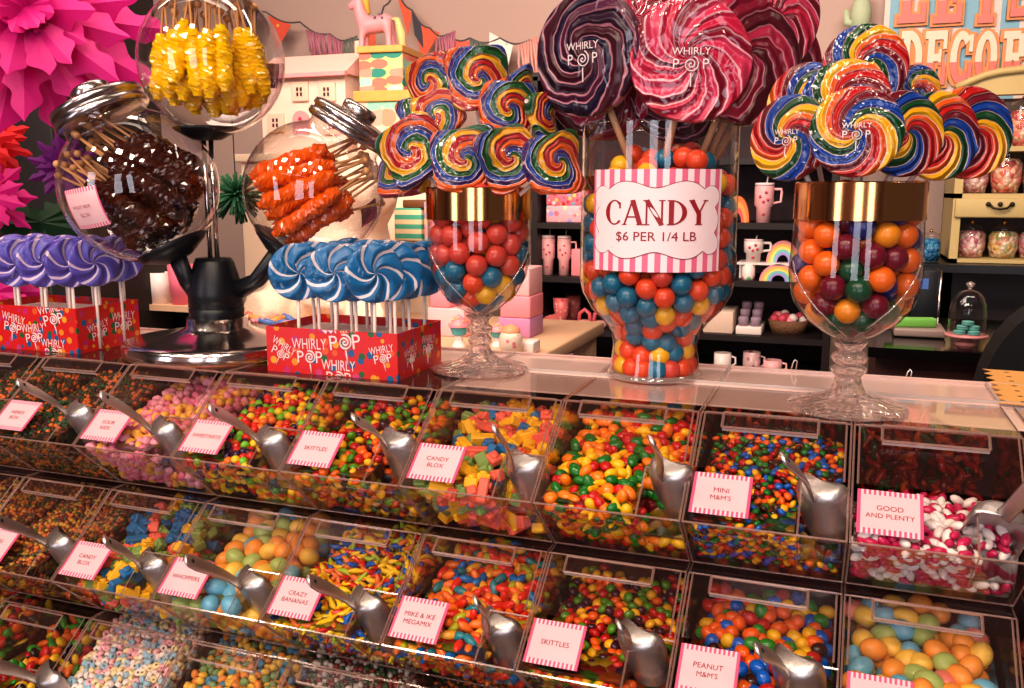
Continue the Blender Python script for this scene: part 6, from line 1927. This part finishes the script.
for j in range(12): m.tube([(0, 0, 0), ((j - 5.5) * k * 0.4, rr.uniform(-.02, .02), -18 * k), ((j - 5.5) * k * 0.7, rr.uniform(-.02, .02), -44 * k)], 0.9 * k, 5)
o = obj('hanging_tassel', m, pmat('mint yarn', (160, 214, 160), 0.8), None, c)
tag(o, 'mint green tassel hanging behind the giant lollipops', 'tassel')
c = aty(860, 30, WY - 0.06)
k = mpp(c); cac = thing('cactus_ornament', 'pale green cactus ornament on the wall beside the striped sign', 'ornament', c)
b = MB().tube([(0, 0, -4 * k), (0, 0, 18 * k), (0, 0, 34 * k)], [9 * k, 10 * k, 6 * k], 14)
b.tube([(0, 0, 6 * k), (-13 * k, 0, 8 * k), (-14 * k, 0, 20 * k)], [4 * k, 4 * k, 3 * k], 10)
obj('stem', b, pmat('pale cactus green', (196, 206, 170), 0.7), cac)

# --- display table in the middle distance and what stands on it
TY = 1.25; TD = 0.7
tz = aty(480, 356, TY).z
xa_, xb_ = aty(100, 330, TY).x, aty(534, 330, TY).x
tb = thing('display_table', 'pale wooden table of pink gifts behind the candy counter', 'table', ((xa_ + xb_) / 2, TY + TD / 2, 0))
WDT = pmat('pale beech', (214, 172, 138), 0.5, noise=0.1, nscale=10)
obj('tabletop', MB().rbox((0, 0, tz - 0.02), (xb_ - xa_, TD, 0.04), 0.006), WDT, tb)
for sx_ in (-1, 1):
    for sy_ in (-1, 1): obj('leg', MB().box((sx_ * ((xb_ - xa_) / 2 - 0.05), sy_ * (TD / 2 - 0.05), (tz - 0.04) / 2), (0.06, 0.06, tz - 0.04)), WDT, tb)
def onT(px, py0, py1, w, Y):
    c = aty(px, (py0 + py1) / 2, Y); k = mpp(c)
    zt_ = aty(px, py0, Y).z
    return Vector((c.x, Y, tz)), k, zt_ - tz, w * k
def cupcake(label, px, py0, w, Y, g):
    c, k, h, w_ = onT(px, py0, 350, w, Y)
    t = thing('cupcake_ornament', label, 'ornament', c, group=g)
    obj('stand', MB().lathe([(0, 0), (w_ * .4, 0), (w_ * .3, h * .12), (w_ * .18, h * .3), (w_ * .3, h * .42), (0, h * .42)], 18), WHP, t)
    obj('wrapper', MB().lathe([(0, h * .42), (w_ * .34, h * .42), (w_ * .46, h * .66), (0, h * .66)], 14, sm=False), pmat('teal wrapper', (90, 176, 180), 0.5), t)
    i_ = obj('icing', MB().lathe([(w_ * .5, h * .64), (w_ * .5, h * .72), (w_ * .36, h * .78), (w_ * .36, h * .82), (w_ * .2, h * .9), (w_ * .1, h * .97), (0, h)], 18), PKB, t)
    b = MB(); rr = random.Random(3)
    for q in range(10):
        a = rr.uniform(-PI, 0); z = rr.uniform(.7, .95)
        b.ball((w_ * (1.18 - z) * 1.0 * math.cos(a), w_ * (1.18 - z) * 1.0 * math.sin(a), h * z), w_ * 0.045, 6, 4)
    obj('sprinkles', b, pmat('yellow sprinkle', (246, 196, 70), 0.5), i_)
cupcake('pink iced cupcake ornament with teal wrapper left of the goblet stem', 459, 314, 21, TY + 0.08, 'cupcake ornaments on the table')
cupcake('pink iced cupcake ornament with teal wrapper right of the goblet stem', 498, 322, 20, TY + 0.14, 'cupcake ornaments on the table')
c, k, h, w_ = onT(511, 324, 356, 24, TY + 0.04)
t = thing('sprinkle_jar', 'round cream jar with sprinkles beside the cupcake ornaments', 'jar', c)
obj('pot', MB().lathe([(0, 0), (w_ * .36, 0), (w_ * .5, h * .3), (w_ * .48, h * .6), (w_ * .36, h * .78), (0, h * .78)], 20), dotmat('sprinkle pot print', (232, 204, 186), [(220, 120, 130), (240, 180, 90), (232, 204, 186), (232, 204, 186)], 60, 0.3), t)
obj('lid', MB().lathe([(w_ * .4, h * .76), (w_ * .36, h * .86), (w_ * .2, h * .94), (0, h)], 20), pmat('orange icing', (236, 150, 110), 0.5), t)
def stackbox(name, lab, px, py0, py1, w, Y, mt, z=None, dep=0.12, g=None):
    c = aty(px, py1, Y); k = mpp(c); h = (aty(px, py0, Y).z - aty(px, py1, Y).z)
    t = thing(name, lab, 'box', (c.x, Y + dep / 2, z if z is not None else tz), group=g)
    if z is None: h = aty(px, py0, Y).z - tz
    obj('carton', MB().rbox((0, 0, h / 2), (w * k, dep, h), 0.004), mt, t)
    return (z if z is not None else tz) + h
PURP = pmat('lilac card', (190, 130, 170), 0.5)
z1 = stackbox('gift_box', 'lilac box at the bottom of the pink stack beside the bookcase', 514, 318, 340, 34, TY + 0.3, PURP)
z1 = stackbox('gift_box', 'pink box in the middle of the stack beside the bookcase', 515, 296, 318, 32, TY + 0.3, PKB, z1)
z1 = stackbox('gift_box', 'light pink box on top of the stack beside the bookcase', 516, 268, 296, 28, TY + 0.3, PKL, z1)
z2 = stackbox('gift_box', 'wide pink box behind the left cupcake ornament', 446, 308, 340, 40, TY + 0.25, PKL)
stackbox('gift_box', 'small pink box on the wide pink box behind the cupcake', 440, 290, 308, 22, TY + 0.25, PKB, z2)
stackbox('gift_box', 'small cream block at the table end beside the bookcase', 527, 342, 356, 13, TY + 0.06, WHP, dep=0.06)
# green striped boxes and a pink packet on the cabinet ledge
xs0, xs1, zs0, zs1 = span(396, 240, 452, 247, LY - 0.16)
lg = thing('wall_ledge', 'narrow brown ledge under the green striped boxes', 'shelf', ((xs0 + xs1) / 2, LY - 0.08, zs1 - 0.02))
obj('board', MB().box((0, 0, 0), (xs1 - xs0, 0.16, 0.03)), pmat('brown ledge', (140, 100, 62), 0.6), lg)
obj('bracket', MB().prism([(0, 0), (0.07, 0), (0.07, -0.08)], 0.02, 0, Matrix(((0, 0, 1, 0), (1, 0, 0, 0), (0, 1, 0, -0.015), (0, 0, 0, 1)))), pmat('brown ledge', (140, 100, 62), 0.6), lg)
GST = stripemat('green and cream bands', (244, 222, 180), (80, 180, 150), 2, 0.031, 0.5)
stackbox('striped_box', 'green and cream striped box on the brown ledge', 408, 207, 240, 30, LY - 0.14, GST, zs1 - 0.005, 0.12)
stackbox('striped_box', 'brown lidded box on top of the green striped box', 414, 199, 207, 26, LY - 0.14, pmat('brown lid', (120, 76, 40), 0.5), zs1 - 0.005 + (aty(408, 207, LY - .14).z - aty(408, 240, LY - .14).z), 0.12)
stackbox('gift_packet', 'pink packet standing right of the green striped box', 430, 200, 240, 13, LY - 0.15, CONF, zs1 - 0.005, 0.08)
# cream plush toy
c = aty(345, 335, TY + 0.38); k = mpp(c)
pl = thing('plush_toy', 'large cream plush animal sitting behind the blue lollipops', 'plush toy', (c.x, TY + 0.4, tz))
pzz = lambda py: aty(345, py, TY + 0.4).z - tz
b = MB()
b.tube([(0, 0, 0.03), (0, 0, pzz(300)), (0.02, 0, pzz(250)), (0.05, -0.01, pzz(215))], [40 * k, 58 * k, 50 * k, 34 * k], 18, flat=0.8)
b.tube([(0.03, -0.02, pzz(220)), (0.09, -0.04, pzz(190)), (0.14, -0.08, pzz(185)), (0.20, -0.12, pzz(196))], [34 * k, 36 * k, 30 * k, 17 * k], 16)
for s_ in (-1, 1):
    b.tube([(s_ * 0.07, -0.06, pzz(262)), (s_ * 0.14, -0.14, pzz(285)), (s_ * 0.15, -0.2, pzz(310))], [18 * k, 17 * k, 15 * k], 12)
    b.tube([(s_ * 0.09, -0.06, 0.05), (s_ * 0.17, -0.17, 0.045), (s_ * 0.19, -0.23, 0.06)], [22 * k, 19 * k, 19 * k], 12)
    b.tube([(0.06 + s_ * 0.04, -0.0, pzz(170)), (0.05 + s_ * 0.07, 0, pzz(146))], [9 * k, 5 * k], 10)
o = obj('body', b, pmat('cream plush', (244, 216, 192), 0.9, noise=0.05, nscale=40, bump=0.3, bscale=150), pl); remesh(o, 0.012)
p = aty(398, 196, TY + 0.26) - pl.location
obj('eye', MB().ball((p.x, p.y - 0.02, p.z), 2.2 * k, 10, 8), pmat('dark eye', (70, 44, 30), 0.3), pl)
# wrapped sweets scattered on the table, left of the blue box
r = random.Random(8)
for i in range(46):
    px = r.uniform(236, 330); Y = TY + r.uniform(0.02, 0.16)
    c = aty(px, 330, Y)
    nm, rgb = r.choice((('red', (200, 50, 60)), ('pink', (240, 150, 150)), ('white', (240, 220, 210)), ('blue', (90, 120, 180)), ('orange', (240, 150, 80))))
    key = 'wrapped ' + nm
    if key not in GUM: GUM[key] = MB().tube([(-.026, 0, 0), (-.016, 0, 0), (-.012, 0, 0), (.012, 0, 0), (.016, 0, 0), (.026, 0, 0)], [.009, .003, .010, .010, .003, .009], 8).mesh('wrapped sweet', pmat(key, rgb, 0.3))
    o = bpy.data.objects.new('wrapped_sweet', GUM[key]); COL.objects.link(o)
    o.location = (c.x, Y, tz + 0.011 + (i % 3) * 0.018); o.rotation_euler = (r.uniform(0, 6), r.uniform(-.3, .3), r.uniform(0, 6))
    lab = f"{nm} wrapped sweet in the scatter {'at the left' if px < 275 else 'at the right'} behind the carousel base"
    tag(o, lab, 'wrapped sweet', lab + ' (alike)')
# --- small shelf with cups at the left, behind the carousel
SY2 = 1.15
zs = aty(175, 303, SY2).z
xa_, xb_ = aty(112, 300, SY2).x, aty(206, 300, SY2).x
sh_ = thing('side_shelf', 'narrow wooden shelf unit with black underside behind the carousel', 'shelf', ((xa_ + xb_) / 2, SY2 + 0.05, tz))
obj('board', MB().box((0, 0, zs - tz - 0.008), (xb_ - xa_, 0.2, 0.016)), WDT, sh_)
obj('riser', MB().box((0, 0.05, (zs - tz - 0.016) / 2), (xb_ - xa_ - 0.02, 0.06, zs - tz - 0.016)), BLACKP, sh_)
def potthing(name, lab, px, py0, w, mt, taper=0.8):
    c = aty(px, 303, SY2); k = mpp(c); h = aty(px, py0, SY2).z - zs
    t = thing(name, lab, 'cup', (c.x, SY2 - 0.01, zs))
    obj('cup', MB().lathe([(0, 0), (w * k / 2 * taper, 0), (w * k / 2, h), (w * k / 2 * .9, h), (w * k / 2 * taper * .85, h * .1), (0, h * .1)], 20), mt, t)
potthing('paper_cup', 'pink paper cup on the small shelf left of the hub', 185, 264, 25, pmat('deep pink card', (226, 110, 130), 0.5))
potthing('paper_cup', 'cream printed cup on the small shelf', 163, 272, 22, WHP, 0.95)
stackbox('tag_box', 'red tag box standing on the small shelf', 145, 270, 303, 17, SY2 - 0.03, pmat('red card', (206, 56, 50), 0.5), zs, 0.06)
stackbox('tag_box', 'orange box at the left end of the small shelf', 131, 268, 303, 10, SY2 - 0.03, pmat('orange card', (232, 150, 80), 0.5), zs, 0.06)
# green pompom behind the carousel pole
c = aty(236, 194, 1.0); k = mpp(c)
g = MB(); r = random.Random(12)
for i in range(160):
    d = Vector((r.gauss(0, 1), r.gauss(0, 1), r.gauss(0, 1))).normalized()
    g.tube([(0, 0, 0), tuple(d * 26 * k + Vector((0, 0, -0.01)))], [2.2 * k, 1.0 * k], 5)
pp = thing('paper_pompom', 'dark green paper pompom behind the carousel pole', 'pompom', c)
obj('strips', g, pmat('dark green tissue', (20, 76, 44), 0.7), pp)
obj('thread', MB().tube([(0, 0, 0), (0, 0, 3.2 - c.z)], 0.0015, 5), pmat('grey string', (96, 84, 84), 0.8), pp)

# --- paper flowers and the dark cabinet at the left edge
def petal(L, Wd, seed, fold=0.35):
    rr = random.Random(seed); N = 26; b = MB(); vs = []
    ph1, ph2 = rr.uniform(0, 6), rr.uniform(0, 6)
    for i in range(N + 1):
        u = i / N
        w_ = Wd * (0.35 + 0.75 * math.sin(PI * min(u * 0.78 + 0.12, 1)) ** 0.8) * (1 - u ** 5 * 0.95)
        e1 = w_ * (1 + 0.30 * math.sin(u * 21 + ph1)); e2 = w_ * (1 + 0.30 * math.sin(u * 21 + ph2))
        zc_ = 0.10 * L * math.sin(PI * u * 0.8)
        vs += [(u * L, -e1, zc_ - fold * e1), (u * L, 0, zc_), (u * L, e2, zc_ - fold * e2)]
    b.add(vs, [(3 * i + j, 3 * i + 3 + j, 3 * i + 4 + j, 3 * i + 1 + j) for i in range(N) for j in range(2)], 0, False)
    return b
def paper_flower(label, px, py, Y, rpx, mat, layers, seed, npet=13, group=None, hang=True):
    c = aty(px, py, Y); k = mpp(c); R_ = rpx * k
    d = (CAM - c); d.z *= 0.3
    t = thing('paper_flower', label, 'paper flower', c, group=group)
    F = frame(d)
    rr = random.Random(seed)
    for lay in range(layers):
        f = 1 - lay * 0.17
        for i in range(npet):
            a = 2 * PI * (i + 0.5 * (lay % 2)) / npet + rr.uniform(-.08, .08)
            M = F @ Matrix.Rotation(a, 4, 'Z') @ Matrix.Rotation(-0.12 - 0.22 * lay, 4, 'Y') @ Matrix.Translation((R_ * 0.06, 0, 0.020 * lay + rr.uniform(-.008, .008)))
            p = petal(R_ * f * rr.uniform(.9, 1.05), R_ * 0.155 * (1.05 - 0.06 * lay), seed * 50 + lay * 20 + i)
            m = MB(); m.add(p.v, p.f, 0, False, M)
            obj('petal', m, mat, t)
    if hang: obj('thread', MB().tube([(0, 0.02, 0), (0, 0.02, 3.2 - c.z)], 0.0015, 5), pmat('grey string', (96, 84, 84), 0.8), t)
def papermat(name, rgb):
    m, nt, out = newmat(name)
    d = nt.nodes.new('ShaderNodeBsdfPrincipled'); d.inputs['Base Color'].default_value = srgb(*rgb); d.inputs['Roughness'].default_value = 0.55
    tl = nt.nodes.new('ShaderNodeBsdfTranslucent'); tl.inputs['Color'].default_value = srgb(*rgb)
    mx = nt.nodes.new('ShaderNodeMixShader'); mx.inputs[0].default_value = 0.35
    nt.links.new(d.outputs[0], mx.inputs[1]); nt.links.new(tl.outputs[0], mx.inputs[2]); nt.links.new(mx.outputs[0], out.inputs[0])
    return m
MAG = papermat('magenta paper', (222, 18, 138)); REDP = papermat('red paper', (236, 30, 40)); TEA = papermat('teal paper', (16, 84, 96)); VIO = papermat('violet paper', (120, 30, 130))
paper_flower('huge magenta paper flower hanging at the upper left corner', 24, 14, 0.52, 128, MAG, 4, 1, 14)
paper_flower('red paper flower cut off by the left edge', -22, 140, 0.6, 46, REDP, 2, 2, 18)
paper_flower('smaller magenta paper flower low at the left edge', -14, 196, 0.55, 46, MAG, 2, 3, 9)
paper_flower('lowest magenta paper flower behind the purple lollipops', -8, 292, 0.62, 50, MAG, 2, 4, 9)
paper_flower('dark teal paper flower behind the magenta one', 112, 84, 0.72, 34, TEA, 2, 5, 9)
paper_flower('violet paper flower behind the brown rock candy jar', 66, 168, 0.7, 34, VIO, 2, 6, 11)
# leaves
r = random.Random(5)
c = aty(40, 222, 0.66); k = mpp(c)
lf = thing('paper_leaf_spray', 'dark green paper leaves above the purple lollipops', 'paper leaves', c)
for i, a in enumerate((0.1, 0.5, -0.25, 2.7, 3.2)):
    p = petal(46 * k, 11 * k, 90 + i, 0.5); m = MB()
    m.add(p.v, p.f, 0, False, frame(CAM - c) @ Matrix.Rotation(a, 4, 'Z'))
    obj('leaf', m, papermat('dark green paper', (24, 70, 36)) if i == 0 else bpy.data.materials['dark green paper'], lf)
obj('stem', MB().tube([(0, 0.01, 0), (0, 0.02, TOP - 0.3 - c.z)], 0.003, 6), bpy.data.materials['dark green paper'], lf)
xa_, xb_ = aty(-60, 200, 0.85).x, aty(66, 200, 0.85).x
dk = thing('dark_cabinet', 'dark brown cabinet at the left edge behind the paper flowers', 'cabinet', ((xa_ + xb_) / 2, 1.02, 0))
obj('carcass', MB().box((0, 0, 1.1), (xb_ - xa_, 0.34, 2.2)), pmat('very dark brown', (26, 17, 16), 0.5), dk)
obj('door', MB().rbox((0, -0.175, 1.1), (xb_ - xa_ - 0.03, 0.012, 2.1), 0.004), pmat('very dark brown', (26, 17, 16), 0.5), dk)
# --- saw-edged yellow card at the right end
p0 = atz(986, 368, TOP + 0.003); p1 = atz(1002, 402, TOP + 0.003)
L = (p0 - p1).length
yd = (p0 - p1).normalized(); xd = Vector((yd.y, -yd.x, 0))
poly = []
N = 7
for i in range(N):
    poly += [(-0.004, i / N * L), (0.006, (i + 0.5) / N * L)]
poly += [(-0.004, L), (0.16, L), (0.16, 0)]
M = Matrix((xd, yd, Vector((0, 0, 1)))).transposed().to_4x4()
M = Matrix.Translation(p1 + Vector((0, 0, -0.002))) @ M
yc = thing('saw_edged_card', 'yellow card with zigzag edge and dark diamonds at the right end', 'card', M.to_translation(), M.to_euler())
obj('paper', MB().prism(poly, 0.0008), pmat('golden yellow card', (240, 176, 96), 0.6, noise=0.05, nscale=60), yc)
b = MB()
for i in range(7):
    x, y = 0.022, (i + 0.5) / 7 * L
    b.prism([(x - 0.003, y), (x, y - 0.0022), (x + 0.003, y), (x, y + 0.0022)], 0.0003, 0, None, 0.0009)
obj('diamond_row', b, pmat('dark diamond', (50, 30, 40), 0.6), yc)
obj('picture_panel', MB().box((0.10, L * 0.55, 0.0010), (0.10, L * 0.72, 0.0003)), dotmat('red orange picture', (226, 90, 50), [(200, 50, 80), (240, 150, 60), (120, 60, 120)], 50, 0.4), yc)
# two wire scoop loops rising from the back-side bins
for px, py, lb in ((791, 374, 'left'), (905, 384, 'right')):
    p = aty(px, py, 0.37); k = mpp(p)
    t = thing('wire_tong', f'bright wire tong end rising behind the counter, {lb} of the big goblet', 'tongs', p)
    obj('wire', MB().tube([(-2 * k, 0, -8 * k), (1.5 * k, 0, 12 * k), (3.5 * k, 0, 15 * k), (5.5 * k, 0, 13 * k), (2.5 * k, 0, -8 * k)], 0.9 * k, 8), CHROME, t)

# ------------------------------------------------------------------ front of the shop (only met by reflections and light)
wf = MB()
for x0, x1 in ((-6.0, -3.1), (-2.3, -0.5), (0.3, 0.95), (1.6, 3.0)):
    wf.box(((x0 + x1) / 2, -3.6, 1.6), (x1 - x0, 0.1, 3.2))
wf.box((-1.5, -3.6, 2.9), (9, 0.1, 0.6)); wf.box((-1.5, -3.6, 0.3), (9, 0.1, 0.6))
struct('wall_front', wf, pmat('rose front wall', (170, 120, 112), 0.7))

# ------------------------------------------------------------------ light
def area(name, loc, size, power, col, target, sy=None, spread=None):
    d = bpy.data.lights.new(name, 'AREA'); d.energy = power; d.color = col; d.shape = 'RECTANGLE'; d.size = size; d.size_y = sy or size
    if spread: d.spread = spread
    o = bpy.data.objects.new(name, d); COL.objects.link(o); o.location = loc
    o.rotation_euler = (Vector(target) - Vector(loc)).to_track_quat('-Z', 'Y').to_euler()
    return o
for x, y, p in ((-2.0, -1.1, 10), (-1.35, -1.1, 11), (-0.7, -1.1, 11), (-0.05, -1.1, 11), (0.6, -1.1, 10), (-1.7, -1.9, 10), (-0.9, -1.9, 11), (-0.1, -1.9, 11), (0.7, -1.9, 10)):
    area('track_light', (x, y, 2.95), 0.2, p * 0.85, (1.0, 0.81, 0.64), (x * 0.75 - 0.1, 0.05, 1.2), 0.2)
area('ceiling_fill_light', (-0.6, -2.9, 3.0), 2.5, 26, (1.0, 0.82, 0.7), (-0.6, -3.6, 1.3), 0.3)  # added lamp, brightens the front wall that the gold bands mirror
area('ceiling_fill_light', (-1.3, 0.3, 2.7), 1.6, 27, (1.0, 0.83, 0.70), (-1.5, 2.1, 1.3), 0.5, 2.2)  # added fill from over the counter, brightens the left background
area('ceiling_fill_light', (-1.4, 0.75, 3.1), 2.2, 36, (1.0, 0.82, 0.68), (-1.3, 2.4, 1.2), 0.5)
area('ceiling_fill_light', (0.4, 1.0, 3.1), 1.6, 40, (1.0, 0.82, 0.70), (0.5, 2.7, 1.3), 0.5)
area('window_light', (-2.7, -3.5, 1.7), 0.8, 34, (0.92, 0.9, 1.0), (-0.8, 0.2, 1.3), 2.0)
area('window_light', (-0.1, -3.5, 1.7), 0.75, 30, (0.92, 0.9, 1.0), (-0.3, 0.2, 1.3), 2.0)
area('window_light', (1.27, -3.5, 1.7), 0.6, 26, (0.92, 0.9, 1.0), (-0.3, 0.2, 1.3), 2.0)
wd = bpy.data.worlds.new('world'); SC.world = wd; wd.use_nodes = True
bg = wd.node_tree.nodes['Background'] if 'Background' in wd.node_tree.nodes else wd.node_tree.nodes.new('ShaderNodeBackground')
bg.inputs[0].default_value = (0.62, 0.42, 0.38, 1); bg.inputs[1].default_value = 0.2

SC.view_settings.view_transform = 'Standard'
SC.view_settings.look = 'None'
SC.view_settings.exposure = -0.13
SC.view_settings.gamma = 0.9
cy = SC.cycles
cy.max_bounces = 10; cy.diffuse_bounces = 3; cy.glossy_bounces = 4; cy.transmission_bounces = 8; cy.transparent_max_bounces = 48
cy.sample_clamp_indirect = 4.0
cy.use_denoising = True
